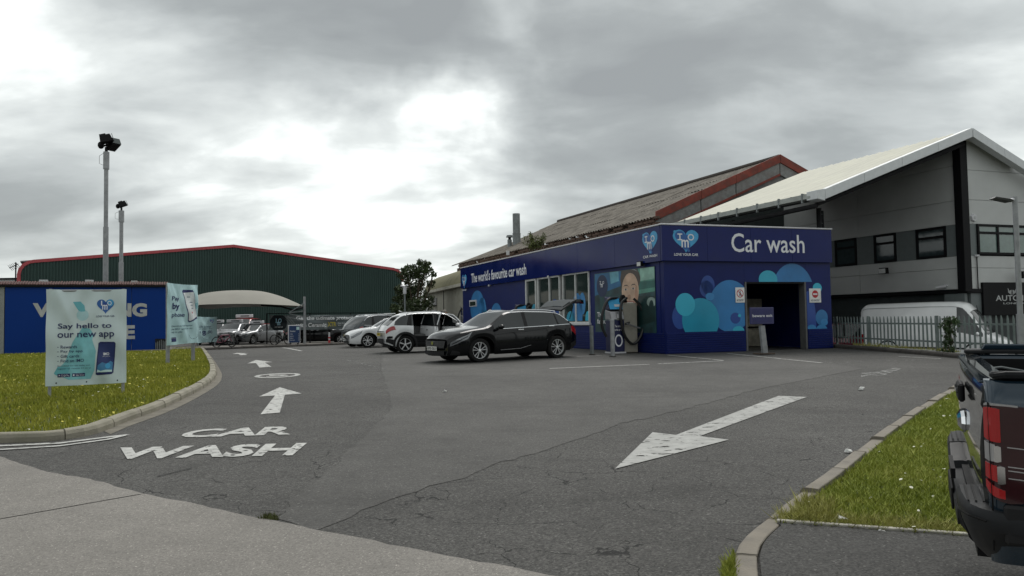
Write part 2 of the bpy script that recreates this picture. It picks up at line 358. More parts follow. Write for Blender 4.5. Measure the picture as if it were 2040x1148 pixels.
# concrete road in front, two slabs with an open joint
edge = [(-500, 800), (-140, 872), (0, 912), (95, 942), (180, 957), (285, 985), (440, 1018), (600, 1052), (830, 1098), (1090, 1148), (1340, 1200)]
E = [G(*p) for p in edge]; E = [Vector((-40, E[0].y+3, 0))]+E+[Vector((9, 1.9, 0))]
def slab(name, pts, seed): 
    return ground_sheet(name, pts, M_conc, .012)
def rag_open(P, amp=.018, step=.12, seed=1):
    r = random.Random(seed); out = []
    for i in range(len(P)-1):
        k = max(1, int((P[i+1]-P[i]).length/step)) if P[i].x > -12 else 1
        for j in range(k): out.append(P[i].lerp(P[i+1], j/k)+Vector((0, r.uniform(-amp, amp), 0)))
    out.append(P[-1]); return out
J0, J1 = G(284, 986), G(-60, 1047); jd = (J1-J0).normalized(); J2 = J0+jd*40
i5 = 6
far_slab = rag_open(E[:i5]+[J0])+[J2+Vector((0, 0, 0))]
ground_sheet('concrete_road', far_slab, M_conc, .012)
near_slab = rag_open([J0]+E[i5:], seed=4)+[Vector((12, -8, 0)), Vector((-40, -20, 0)), J2]
near_slab = [Vector((p.x, p.y-.022, 0)) if (i == 0 or i == len(near_slab)-1) else p for i, p in enumerate(near_slab)]
ground_sheet('concrete_road', near_slab, M_conc, .012)
# ------------------------------------------------------------ kerbs
M_kerb = mat('kerb_concrete', (.27, .25, .20), .85, var=.22, vs=7, bump=.6, bs=45, dirt=.75, ds=3.5, dcol=(.10, .10, .06))
M_kerb2 = mat('kerb_brown', (.20, .18, .15), .85, var=.25, vs=6, bump=.6, bs=45, dirt=.6, ds=3.0, dcol=(.14, .12, .09))
M_dkerb = mat('dark_kerb', (.05, .045, .04), .9, var=.3, bump=.5)
kerb_names = ['mossy concrete kerb round the grass with daisies']
def kerb_run(line, width, height, L, m, label, group, gap=.012, bev=.018, rj=.004, lift=0.0, name='kerb_stone'):
    """stones laid end to end along line (outer edge); inner side is to the left of its direction; one thing of many stones"""
    d = [0]
    for i in range(1, len(line)): d.append(d[-1]+(line[i]-line[i-1]).length)
    X = [p.x for p in line]; Y = [p.y for p in line]; n = max(1, int(d[-1]/L)); r = random.Random(len(line))
    root = thing('kerb', label, 'kerb', (X[0], Y[0], hh(Y[0])), group=group)
    for k in range(n):
        a, b = d[-1]*k/n+gap/2, d[-1]*(k+1)/n-gap/2; q = max(1, int((b-a)/.22)); ps = []
        for j in range(q+1):
            s = a+(b-a)*j/q; p = Vector((np.interp(s, d, X), np.interp(s, d, Y), 0)); e = .05
            t = (Vector((np.interp(s+e, d, X), np.interp(s+e, d, Y), 0))-Vector((np.interp(s-e, d, X), np.interp(s-e, d, Y), 0))).normalized(); ps.append((p, Vector((-t.y, t.x, 0))))
        hz = height+lift+r.uniform(-rj, rj)*2; mb = MB(); rows = []
        for p, nv in ps:
            z = hh(p.y); i = p+nv*width
            rows.append([(p.x, p.y, z-.1), (p.x, p.y, z+hz*.55), (p.x+nv.x*.02, p.y+nv.y*.02, z+hz*.9), (p.x+nv.x*.045, p.y+nv.y*.045, z+hz), (i.x, i.y, z+hz), (i.x, i.y, z-.1)])
        vs = [v for row in rows for v in row]; fs = []
        for j in range(q):
            for c in range(6): fs.append((j*6+c, j*6+(c+1) % 6, (j+1)*6+(c+1) % 6, (j+1)*6+c))
        fs += [tuple(range(6)), tuple(q*6+c for c in range(5, -1, -1))]
        mb.add(vs, fs).build(name, m, root, world=True, bevel=.006)
    return root
LK = [(-420, 860), (-200, 880), (-80, 884), (0, 883), (105, 879), (190, 865), (255, 840), (330, 812), (398, 778), (424, 760), (431, 745), (426, 727), (414, 707), (404, 696)]
lk = smooth_line([Vector((p.x, p.y, 0)) for p in gpts(LK)], 8)
kerb_run(lk, .15, .125, .95, M_kerb, 'mossy grey concrete kerb curving round the lawn with the app banner', None)
gl = [G(*p) for p in [(220, 866), (262, 848), (330, 823), (385, 797), (432, 768), (442, 750), (437, 735), (421, 711), (408, 697)]]
gi = [p for p in lk if p.x >= G(240, 850).x-.3 and p.y > G(240, 850).y-.4]
ground_sheet('gutter', [Vector((p.x, p.y, 0)) for p in smooth_line(gl, 5)]+[Vector((p.x, p.y, 0)) for p in reversed(gi)], mat('gutter_concrete', (.17, .155, .125), .9, var=.3, vs=8, bump=.5, dirt=.6, ds=4), .005)
RK = [(1470, 1230), (1463, 1180), (1462, 1140), (1464, 1112), (1476, 1086), (1500, 1062), (1535, 1035), (1560, 1013), (1600, 984), (1640, 956), (1680, 924), (1720, 892), (1780, 848), (1850, 802), (1912, 768), (1990, 735), (2060, 716)]
rk = smooth_line([Vector((p.x, p.y, 0)) for p in gpts(RK)], 8)
rk_r = [p for p in reversed(rk)]            # inner side to the left
kerb_run(rk_r, .14, .055, .92, M_kerb2, 'low buff concrete kerb beside the grass verge at the pickup', None, rj=.012)
# ------------------------------------------------------------ grass
def grass_mat(name, a, b_, c_):
    m = bpy.data.materials.new(name); m.use_nodes = True; t = m.node_tree; L = t.links.new; b = t.nodes['Principled BSDF']
    tc = nn(t, 'ShaderNodeTexCoord')
    n = nn(t, 'ShaderNodeTexNoise'); n.inputs['Scale'].default_value = .9; n.inputs['Detail'].default_value = 7; n.inputs['Roughness'].default_value = .7; L(tc.outputs['Object'], n.inputs['Vector'])
    n2 = nn(t, 'ShaderNodeTexNoise'); n2.inputs['Scale'].default_value = 22; n2.inputs['Detail'].default_value = 3; L(tc.outputs['Object'], n2.inputs['Vector'])
    cr = nn(t, 'ShaderNodeValToRGB'); e = cr.color_ramp.elements; e[0].position = .34; e[0].color = a+(1,); e[1].position = .68; e[1].color = c_+(1,); q = e.new(.5); q.color = b_+(1,)
    L(mth(t, 'ADD', mth(t, 'MULTIPLY', n.outputs['Fac'], .6), mth(t, 'MULTIPLY', n2.outputs['Fac'], .42)), cr.inputs[0]); L(cr.outputs[0], b.inputs['Base Color']); b.inputs['Roughness'].default_value = .65; b.inputs['Specular IOR Level'].default_value = .25
    b.inputs['Transmission Weight'].default_value = 0.0
    return m
M_grass = grass_mat('grass', (.14, .18, .022), (.23, .27, .038), (.36, .36, .08))
M_grassL = grass_mat('lawn', (.15, .18, .020), (.26, .275, .030), (.38, .36, .06))
M_soil = mat('soil', (.055, .07, .02), .95, var=.3, vs=8)
def blades(name, poly, n, hmin, hmax, wd, m, label=None, seed=1, densf=None, lift=.06, lean=.5):
    r = np.random.RandomState(seed); P = np.array([(p[0], p[1]) for p in poly]); lo, hi = P.min(0), P.max(0); X = []; Y = []; got = 0
    while got < n:
        x = r.uniform(lo[0], hi[0], n*2); y = r.uniform(lo[1], hi[1], n*2); k = inside(P, x, y)
        if densf is not None: k &= r.rand(n*2) < densf(x, y)
        X.append(x[k]); Y.append(y[k]); got += k.sum()
    x = np.concatenate(X)[:n]; y = np.concatenate(Y)[:n]; z = np.interp(y, HY, HZ)+lift
    a = r.uniform(0, 2*math.pi, n); h = r.uniform(hmin, hmax, n)*(.7+.6*r.rand(n)); w = wd*(.6+.8*r.rand(n))*(1+y/18); ln = r.uniform(0, lean, n)*h*1.4; b = r.uniform(0, 2*math.pi, n)
    v = np.zeros((n, 3, 3)); dx, dy = np.cos(a)*w/2, np.sin(a)*w/2
    v[:, 0] = np.stack([x-dx, y-dy, z], 1); v[:, 1] = np.stack([x+dx, y+dy, z], 1); v[:, 2] = np.stack([x+np.cos(b)*ln, y+np.sin(b)*ln, z+h], 1)
    me = bpy.data.meshes.new(name); me.vertices.add(3*n); me.vertices.foreach_set('co', v.ravel()); me.loops.add(3*n); me.loops.foreach_set('vertex_index', np.arange(3*n)); me.polygons.add(n)
    me.polygons.foreach_set('loop_start', np.arange(n)*3); me.update(calc_edges=True); me.materials.append(m); o = bpy.data.objects.new(name, me); COL.objects.link(o)
    return tag(o, label, 'grass' if label else None, None, 'stuff')
def scatter_discs(name, poly, n, rr, m, label, cat, seed, hz=(.05, .11), densf=None):
    r = np.random.RandomState(seed); P = np.array([(p[0], p[1]) for p in poly]); lo, hi = P.min(0), P.max(0); mb = MB(); c = 0
    while c < n:
        x, y = r.uniform(lo[0], hi[0]), r.uniform(lo[1], hi[1])
        if not inside(P, np.array([x]), np.array([y]))[0] or (densf and r.rand() > densf(x, y)): continue
        z = hh(y)+.07+r.uniform(*hz); R = rr*r.uniform(.6, 1.3)*(1+y/40); tx, ty = r.uniform(-.5, .5, 2)
        mb.add([(x+R*math.cos(t), y+R*math.sin(t), z+R*(tx*math.cos(t)+ty*math.sin(t))) for t in np.arange(5)*1.2566], [(0, 1, 2, 3, 4)]); c += 1
    return tag(mb.build(name, m), label, cat, None, 'stuff')
li = offset_line(lk, .15)
lawnP = [Vector((p.x, p.y, 0)) for p in li]+[Vector((p.x, p.y, 0)) for p in gpts([(395, 695), (345, 697), (340, 703), (0, 710)])]+[Vector((-42, G(0, 710).y-2, 0)), Vector((-42, 12, 0))]
ls = ground_sheet('lawn', lawnP, M_soil, .07)
M_yf = mat('yellow_flower', (.62, .55, .10), .8, var=.2); M_wf = mat('white_flower', (.62, .62, .5), .8, var=.2)
blades('grass', lawnP, 230000, .05, .095, .014, M_grassL, 'short green lawn grass filling the bed inside the left kerb', 2, lambda x, y: np.clip(1.9-y/22, .25, 1)*np.clip((x+26)/6, .05, 1))
scatter_discs('wildflowers', lawnP, 3600, .017, M_yf, 'small yellow flowers scattered over the left lawn', 'flowers', 3, (.0, .05), lambda x, y: (.25+.75*(math.sin(x*1.1+y*.7)*math.cos(x*.5-y*.9) > 0))*(x > -24))
scatter_discs('wildflowers', lawnP, 1300, .014, M_wf, 'small white daisies scattered over the left lawn', 'flowers', 5, (.0, .05), lambda x, y: x > -24)
ri = offset_line(rk, -.16)
Ed0, Ed1 = G(1547, 1053), G(1948, 1083); Ed2 = Ed0+(Ed1-Ed0)*2.2
iA = min(range(len(ri)), key=lambda i: (ri[i].xy-Ed0.xy).length)
vergeP = [Vector((p.x, p.y, 0)) for p in ri[iA:]]+[Vector((30, ri[-1].y, 0)), Vector((30, Ed2.y, 0)), Vector((Ed2.x, Ed2.y, 0)), Vector((Ed0.x, Ed0.y, 0))]
ground_sheet('verge', vergeP, M_soil, .03)
vp2 = [p for p in vergeP]; vp2 = [Vector((min(p.x, 9.5), p.y, 0)) for p in vp2]
blades('grass', vp2, 230000, .025, .055, .008, M_grass, 'bright green grass of the right verge beside the pickup', 6, lambda x, y: np.clip(1.5-y/13, .25, 1), lift=.028, lean=1.1)
# longer dry tufts by the path edge
tuft = gpts([(1560, 1047), (1600, 1000), (1665, 1010), (1660, 1060)])+[]
blades('dry_grass_tuft', tuft, 900, .05, .12, .008, mat('dry_grass', (.30, .29, .08), .8, var=.35, vs=20), 'yellowing grass tuft at the corner of path and kerb', 8, lift=.02, lean=.9)
strip = [Ed0+Vector((0, .02, 0)), Ed1+Vector((0, .02, 0)), Ed1+Vector((0, .30, 0)), Ed0+Vector((.1, .25, 0))]
blades('dry_grass_strip', strip, 2200, .04, .10, .007, MATS['dry_grass'], 'dry straw coloured grass strip behind the path edging', 9, lift=.02, lean=1.1)
scatter_discs('wildflowers', vp2, 260, .013, M_wf, 'sparse white daisies on the right verge', 'flowers', 12, (-.03, .01), lambda x, y: y < 16)
tg = gpts([(1440, 1175), (1440, 1130), (1462, 1105), (1466, 1140), (1468, 1175)])
blades('weed_tuft', tg, 500, .03, .08, .008, M_grass, 'green weeds growing at the foot of the corner kerb', 10, lift=.0, lean=.8)
tg = gpts([(515, 1036), (530, 1027), (550, 1029), (556, 1036), (540, 1040)])
blades('weed_tuft', tg, 220, .02, .045, .007, mat('olive_weed', (.07, .08, .02), .9, var=.3), 'dark weeds in the joint between asphalt and concrete road', 11, lift=.0, lean=.8)
# path and its edging
pathP = [Vector((p.x, p.y, 0)) for p in [Ed2, Ed0]]+[Vector((p.x, p.y, 0)) for p in reversed(ri[:iA])]+[Vector((12, ri[0].y-.4, 0))]
ground_sheet('path', pathP, M_path, .045)
ed = thing('path_edging', 'thin pale concrete edging between black path and grass verge', 'edging', (Ed0.x, Ed0.y, 0))
dd = (Ed1-Ed0); dd.z = 0; dl = dd.length; dd.normalize()
for k in range(5):
    a = Ed0+dd*(.92*k+.006); b = Ed0+dd*(.92*(k+1)-.006); nv = Vector((-dd.y, dd.x, 0))*.045
    MB().prism([(a.x, a.y, hh(a.y)-.1), (b.x, b.y, hh(b.y)-.1), (b.x, b.y, hh(b.y)+.062), (a.x, a.y, hh(a.y)+.062)], nv).build('edging_stone', mat('pale_edging', (.42, .40, .35), .85, var=.25, vs=9, bump=.4, dirt=.5, ds=5), ed, world=True, bevel=.005)
# ------------------------------------------------------------ far pavement
fk = [G(420, 697.4), G(560, 691), G(700, 686)]; fk = [Vector((p.x, p.y, 0)) for p in fk]
fd = (fk[2]-fk[0]).normalized(); F0 = fk[0]-fd*4.2; F1 = fk[2]+fd*11
kerb_run([F0+fd*(F1-F0).length*k/30 for k in range(31)], .15, .13, .95, M_dkerb, 'dark wet kerb along the pavement in front of the parked taxis', None, lift=0)
fn = Vector((-fd.y, fd.x, 0))
ground_sheet('pavement', [F0+fn*.15, F1+fn*.15, F1+fn*4.5, F0+fn*4.5], M_pave, .125)
# ------------------------------------------------------------ painted markings
M_paint = mat('road_paint', (.44, .44, .42), .75, var=.15, vs=9, dirt=.6, ds=5, dcol=(.22, .22, .21)); set_alpha_noise(M_paint, 11, .36, .44)
M_worn = mat('worn_paint', (.35, .35, .335), .8, var=.15, vs=9, dirt=.6, ds=4, dcol=(.2, .2, .19)); set_alpha_noise(M_worn, 6, .385, .425, (1.0, 1.9, 1.0))
M_faint = mat('faint_paint', (.28, .28, .27), .8, var=.2, vs=9); set_alpha_noise(M_faint, 6, .44, .60, cover=.75)
def mark(name, pp, m, off=.009, label=None, cat='road marking', group=None):
    o = MB().poly([(p.x, p.y, 0) for p in gpts(pp)]).build(name, m); drape(o, off); return tag(o, label, cat, group, None)
def line(name, pts, w, m, label, off=.009):
    P = [Vector((p.x, p.y, 0)) for p in gpts(pts)]; A = offset_line(P, w/2); B = offset_line(P, -w/2)
    o = MB().poly([tuple(p) for p in A+B[::-1]]).build(name, m); drape(o, off); return tag(o, label, 'road marking')
mark('road_arrow', [(557.5, 772.5), (516, 791), (548, 789), (519, 826.7), (557.5, 823), (567.5, 787.5), (601, 785)], M_paint, label='nearest white ahead arrow, just beyond the painted word car')
mark('road_arrow', [(510, 718), (492.5, 725), (510, 724), (516.7, 733), (541, 731.7), (527.5, 723), (543, 722)], M_paint, label='second white ahead arrow, beyond the painted ring')
mark('road_arrow', [(471.7, 703.6), (462.5, 705.8), (475, 705.8), (479, 708.2), (492.5, 707.6), (486.7, 705.3), (495, 704.6)], M_paint, label='farthest small white arrow near the pavement kerb')
mark('road_arrow', [(1225, 935.7), (1300, 862.6), (1347, 868), (1551, 789.8), (1607.5, 792), (1394, 870.4), (1452, 877.6)], M_worn, label='large worn white arrow pointing out towards the road')
mark('road_arrow', [(1715, 752), (1716, 744), (1745, 742), (1785, 733), (1800, 735), (1770, 745), (1765, 749)], M_faint, label='almost worn away white arrow near the palisade fence')
line('bay_line', [(459, 698.3), (501, 697.6)], .16, M_faint, 'faint white line beyond the farthest ahead arrow')
line('bay_line', [(563, 693.3), (600, 699.7)], .14, M_paint, 'short white bay line by the blue board on the far kerb')
line('bay_line', [(1095, 735), (1293, 726.6)], .09, M_paint, 'long white bay line in front of the vacuum machine')
line('bay_line', [(1311, 725.6), (1441, 719.6)], .09, M_paint, 'white bay line in front of the building corner')
line('bay_line', [(1331, 708.5), (1441, 719.2)], .08, M_paint, 'slanting white line meeting the bay line by the building corner', .012)
line('bay_line', [(1449, 704.9), (1560, 716), (1637, 723.6)], .08, M_paint, 'white line running past the foot of the beware exit post')
line('bay_line', [(1649, 723.4), (1770, 720), (1874, 716)], .10, M_faint, 'patchy white line running towards the fence kerb')
line('bay_line', [(1790, 711), (1874, 715.5)], .07, M_paint, 'thin white line nearest the fence kerb', .012)
line('bay_line', [(1149, 711), (1212, 708)], .08, M_paint, 'white line behind the bollards by the vacuum machine')
line('edge_line', [(-300, 886), (0, 889.5), (120, 884), (215, 872), (254, 867.5)], .10, M_paint, 'inner white edge line beside the left kerb')
line('edge_line', [(-300, 896), (0, 897.5), (120, 890), (215, 877), (254, 867.8)], .075, M_paint, 'outer white edge line beside the left kerb', .012)
line('dark_joint', [(312, 951), (382, 933.5)], .02, mat('tar', (.02, .02, .02), .7), 'straight dark saw cut in the asphalt below the painted word wash', .009)
line('faint_line', [(690, 718), (770, 738)], .06, M_faint, 'faint remnant of a line on the asphalt before the white cars')
def gtext(s, BL, BR, TR, TL, label):
    a, b, c, d = [G(*p) for p in (BL, BR, TR, TL)]
    fn_ = lambda u, v: tuple(Vector((((a.lerp(b, u)).lerp(d.lerp(c, u), v)).x, ((a.lerp(b, u)).lerp(d.lerp(c, u), v)).y, 0)))
    o = text_on(fn_, s, .035, 'road_lettering', M_paint, None); drape(o, .009); tag(o, label, 'road marking')
gtext('CAR', (346, 874), (578, 867), (592, 849.5), (385, 857), 'white painted word car on the asphalt, upper of the two words')
gtext('WASH', (215, 917), (582, 909), (612, 883.5), (240, 893), 'white painted word wash on the asphalt, lower of the two words')
def ell(cx, cy, rx, ry, tilt, n=40): return [(cx+rx*math.cos(t)-tilt*rx*0*math.sin(t), cy+ry*math.sin(t)-tilt*rx*math.cos(t)) for t in [2*math.pi*i/n for i in range(n)]]
o_, i_ = gpts(ell(552.5, 749, 46, 4.3, .045)), gpts(ell(552.5, 749, 36, 2.9, .045)); mb = MB(); n = len(o_)
mb.add([(p.x, p.y, 0) for p in o_+i_], [(k, (k+1) % n, n+(k+1) % n, n+k) for k in range(n)])
ring = mb.build('speed_ring', M_paint); drape(ring, .009); tag(ring, 'white painted speed limit ring with a number in it', 'road marking')
a, b, c, d = [G(*p) for p in ((530, 751.5), (577, 749.6), (573, 746.3), (532, 747.8))]
fn_ = lambda u, v: tuple(Vector((((a.lerp(b, u)).lerp(d.lerp(c, u), v)).x, ((a.lerp(b, u)).lerp(d.lerp(c, u), v)).y, 0)))
tx = text_on(fn_, '5', .03, 'number', M_paint, None); drape(tx, .009); tag(tx, 'white painted number five inside the speed ring', 'road marking')
# litter
M_lit = mat('litter', (.6, .6, .58), .8)
def litter(px, py, r, label):
    p = G(px, py); mb = MB(); rr = random.Random(int(px)); 
    mb.ball((0, 0, r*.4), (r, r*.7, r*.45), 7); mb.v = [(x*rr.uniform(.5, 1.3), y*rr.uniform(.5, 1.3), z*rr.uniform(.3, 1.2)) for x, y, z in mb.v]
    tag(mb.build('litter', M_lit, loc=(p.x, p.y, p.z+.01)), label, 'litter')
litter(1716, 778, .07, 'crumpled white paper on the asphalt beyond the worn arrow')
litter(1672, 1048, .09, 'white crumpled plastic lying on the verge by the path edging')
litter(1756, 1070, .05, 'small white scrap at the path edging')
litter(886, 782, .05, 'small white scrap in the middle of the forecourt')
litter(1690, 903, .05, 'flat white scrap against the right kerb')
# ------------------------------------------------------------ car wash building
M_navy = mat('navy_cladding', (.004, .012, .100), .38, var=.10, vs=2, coat=.03, bump=.05, bs=5, spec=.22)
M_navyF = mat('navy_fascia', (.003, .010, .100), .12, var=.08, vs=1.5, coat=0, bump=.05, bs=2.5, spec=.22)
M_navyD = mat('dark_navy', (.010, .013, .06), .35, var=.12)
M_white = mat('white_print', (.72, .73, .76), .45, var=.05)
M_trim = mat('white_trim', (.6, .6, .62), .4, var=.1, dirt=.3, ds=6)
M_b1 = mat('bubble_blue', (.02, .18, .44), .35, var=.25, vs=.8); M_b2 = mat('bubble_teal', (.008, .27, .42), .35, var=.12, vs=1)
M_b3 = mat('bubble_light_teal', (.03, .40, .56), .35, var=.1, vs=1); M_b4 = mat('bubble_deep_blue', (.012, .055, .26), .35, var=.2, vs=1); M_b5 = mat('bubble_mid_blue', (.03, .20, .45), .35, var=.1)
M_heart = mat('logo_sky_blue', (.05, .33, .60), .35); M_heart2 = mat('logo_blue', (.015, .10, .33), .35)
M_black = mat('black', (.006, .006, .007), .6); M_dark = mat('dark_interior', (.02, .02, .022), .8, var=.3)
M_frame = mat('window_frame', (.62, .63, .62), .4); M_glass = mat('dark_glass', (.022, .034, .032), .04, var=.15, vs=.7, spec=.8)
C0 = G(1327, 706); Y1 = C0.y*(637.7-534)**-1*(630.8-446); 
CL = at(922, 600, C0.y*(630.8-446)/(637.7-534)); CR = at(1656, 600, C0.y*(630.8-446)/(625.2-456))
FW = Wall(C0, CR); SW = Wall(C0, CL)              # front wall, side wall
ZT = zat(1327, 446, C0.y); ZB = hh(C0.y)-.02
carwash = thing('car_wash', 'long low navy blue car wash building with white lettering and printed bubbles', 'building', (C0.x, C0.y, ZB))
def panel(w, u0, u1, z0, z1, th, off, m, name, parent=carwash, bevel=.004):
    """a slab on wall w standing proud by off"""
    P = [w.p(u0, z0, off-th), w.p(u1, z0, off-th), w.p(u1, z1, off-th), w.p(u0, z1, off-th)]
    return MB().prism(P, w.n*th).build(name, m, parent, world=True, bevel=bevel)
def sheet(w, poly, off, m, name, parent, kind=None):
    return MB().poly([w.p(u, z, off) for u, z in poly]).build(name, m, parent, world=True)
LF, LS = FW.len, SW.len
zf = FW.uz(1400, 521)[1]; zs = FW.uz(1400, 661)[1]          # fascia foot, skirt top
dx0, dx1 = FW.uz(1485, 640)[0], FW.uz(1608, 640)[0]; dz = FW.uz(1545, 562)[1]
# wall, front: two sides and a lintel round the doorway
panel(FW, 0.0, dx0, ZB, zf+.1, .25, 0, M_navy, 'wall'); panel(FW, dx1, LF, ZB, zf+.1, .25, 0, M_navy, 'wall'); panel(FW, dx0+.002, dx1-.002, dz, zf+.1, .25, 0, M_navy, 'wall')
# wall, side, with window openings left free
wu = sorted([SW.uz(px, 600)[0] for px in (1049, 1176)]); wz1 = SW.uz(1110, 549)[1]; wz0 = SW.uz(1150, 644)[1]
panel(SW, .252, wu[0], ZB, zf+.1, .25, 0, M_navyD if 0 else M_navy, 'wall'); panel(SW, wu[1], LS, ZB, zf+.1, .25, 0, M_navy, 'wall')
panel(SW, wu[0]+.002, wu[1]-.002, ZB, wz0, .25, 0, M_navy, 'wall'); panel(SW, wu[0]+.002, wu[1]-.002, wz1, zf+.1, .25, 0, M_navy, 'wall')
# corrugated skirt boards, horizontal
def skirt(w, u0, u1):
    n = 9; h = (zs-ZB-.06)/n
    for k in range(n): panel(w, u0, u1, ZB+.05+h*k, ZB+.05+h*(k+1)-.012, .03, .028, M_navy, 'skirt_board', bevel=.006)
skirt(FW, .03, dx0-.01); skirt(FW, dx1+.01, LF); skirt(SW, .03, LS)
# fascia panels
def fascia(w, L, n, u_from=0.0):
    for k in range(n):
        panel(w, u_from+(L-u_from)*k/n+.003, u_from+(L-u_from)*(k+1)/n-.003, zf, ZT-.05, .10, .12, M_navyF, 'fascia_panel')
fascia(FW, LF, 4, -.12); fascia(SW, LS, 7, .0)
panel(FW, -.17, LF+.03, ZT-.05, ZT, .17, .15, M_trim, 'coping', bevel=.01); panel(SW, .02, LS+.03, ZT-.05, ZT, .17, .15, M_trim, 'coping', bevel=.01)
# roof and far walls
back = [FW.p(0, ZT-.3, -.1), FW.p(LF, ZT-.3, -.1), FW.p(LF, ZT-.3, -LS+.5), SW.p(LS, ZT-.3, -.1)]
MB().prism(back, (0, 0, .12)).build('roof', mat('felt_roof', (.05, .05, .05), .9), carwash, world=True)
RW = Wall(CR, CR+(CL-C0)); panel(Wall(CR, CR+Vector((SW.u.x, SW.u.y, 0))*LS), .26, LS-.6, ZB, ZT-.05, .2, -.02, M_navy, 'wall')
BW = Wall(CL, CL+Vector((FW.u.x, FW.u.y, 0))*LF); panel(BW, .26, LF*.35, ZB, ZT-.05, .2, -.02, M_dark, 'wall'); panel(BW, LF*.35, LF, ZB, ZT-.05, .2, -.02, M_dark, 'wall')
MB().poly([FW.p(.3, ZB+.03, -.3), FW.p(LF-.3, ZB+.03, -.3), FW.p(LF-.3, ZB+.03, -LS+2), FW.p(.3, ZB+.03, -LS+2)]).build('floor', mat('wet_floor', (.045, .043, .04), .35, var=.3), carwash, world=True)
# doorway: jambs, hanging brushes and inner back panels
for u in (dx0+.04, dx1-.05): panel(FW, u-.035, u+.035, ZB+.03, dz, .3, .02, mat('door_jamb', (.10, .10, .10), .5), 'door_jamb')
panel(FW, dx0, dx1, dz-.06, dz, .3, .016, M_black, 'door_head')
for i, (u, d) in enumerate([(dx0+.35, 2.0), (dx0+.75, 2.3)]):
    mb = MB(); r = random.Random(i)
    for k in range(26): a = k/26*6.28; x = u+.28*math.cos(a); p = FW.p(x, 0, -d+.28*math.sin(a)); mb.box((p.x, p.y, ZB+1.5), (.07, .07, 2.1+r.uniform(-.2, .2)))
    mb.build('wash_brush', M_black, carwash, world=True)
M_in = mat('inner_panel', (.45, .42, .34), .6, var=.3, dirt=.5)
iu = FW.uz(1555, 640)[0]
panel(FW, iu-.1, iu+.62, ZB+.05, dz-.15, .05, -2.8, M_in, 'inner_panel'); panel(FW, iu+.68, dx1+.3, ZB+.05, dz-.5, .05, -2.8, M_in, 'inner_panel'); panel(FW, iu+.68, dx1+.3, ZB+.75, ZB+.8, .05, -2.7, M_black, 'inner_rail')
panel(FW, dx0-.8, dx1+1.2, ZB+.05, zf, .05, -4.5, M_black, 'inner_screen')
# printed bubbles, clipped by the panel edges
def bub(w, cpx, cpy, rpx, rpy, m, off, z0=None, u1=None, u0=-9, z1=99, parent=carwash):
    u, z = w.uz(cpx, cpy); ru = abs(w.uz(cpx+rpx, cpy)[0]-w.uz(cpx-rpx, cpy)[0])/2; rz = abs(w.uz(cpx, cpy-rpy)[1]-w.uz(cpx, cpy+rpy)[1])/2
    P = clip_rect(circ(u, z, ru, rz), u0, 99 if u1 is None else u1, zs if z0 is None else z0, z1)
    if len(P) > 2: sheet(w, P, off, m, 'bubble', parent)
F = dict(u1=dx0-.02)
bub(FW, 1410, 568, 13.5, 19, M_b4, .003); bub(FW, 1408, 576, 14, 17, M_b4, .003, **F)
bub(FW, 1455, 610, 42, 52, M_b1, .004, **F); bub(FW, 1354, 632, 15, 24, M_b4, .005); bub(FW, 1396, 638, 37, 44, M_b2, .006, **F)
bub(FW, 1365, 607, 19.5, 23, M_b3, .008); bub(FW, 1414, 591, 9, 7.5, M_b5, .0095); bub(FW, 1465, 634, 10, 11, M_b4, .006); bub(FW, 1473, 629, 3, 3.2, M_b3, .008)
bub(FW, 1471, 660, 12, 10, M_b3, .006, **F); bub(FW, 1453, 662, 8, 7, M_b5, .008, **F)
T = dict(z0=dz+.005)
bub(FW, 1580, 585, 42, 60, M_b1, .004, z0=dz+.005); bub(FW, 1530, 557, 18.5, 18, M_b3, .006, **T)
bub(FW, 1628, 574, 9, 10, M_b3, .006, u0=dx1+.01); bub(FW, 1612, 640, 14, 60, M_b4, .003, u0=dx1+.01); bub(FW, 1637, 633, 12, 16, M_b1, .005, u0=dx1+.01); bub(FW, 1642, 642, 7, 7, M_b5, .007, u0=dx1+.01); bub(FW, 1637, 656, 11, 9, M_b5, .006, u0=dx1+.01); bub(FW, 1617, 655, 9, 8, M_b5, .007, u0=dx1+.01)
for c in ((951, 613, 14, 34, M_b1), (961, 617, 8, 24, M_b5), (989, 630, 11, 26, M_b1), (966, 628, 7, 10, M_b2), (1004, 640, 5, 14, M_b4), (1032, 650, 10, 14, M_b1)): bub(SW, *c, .005)
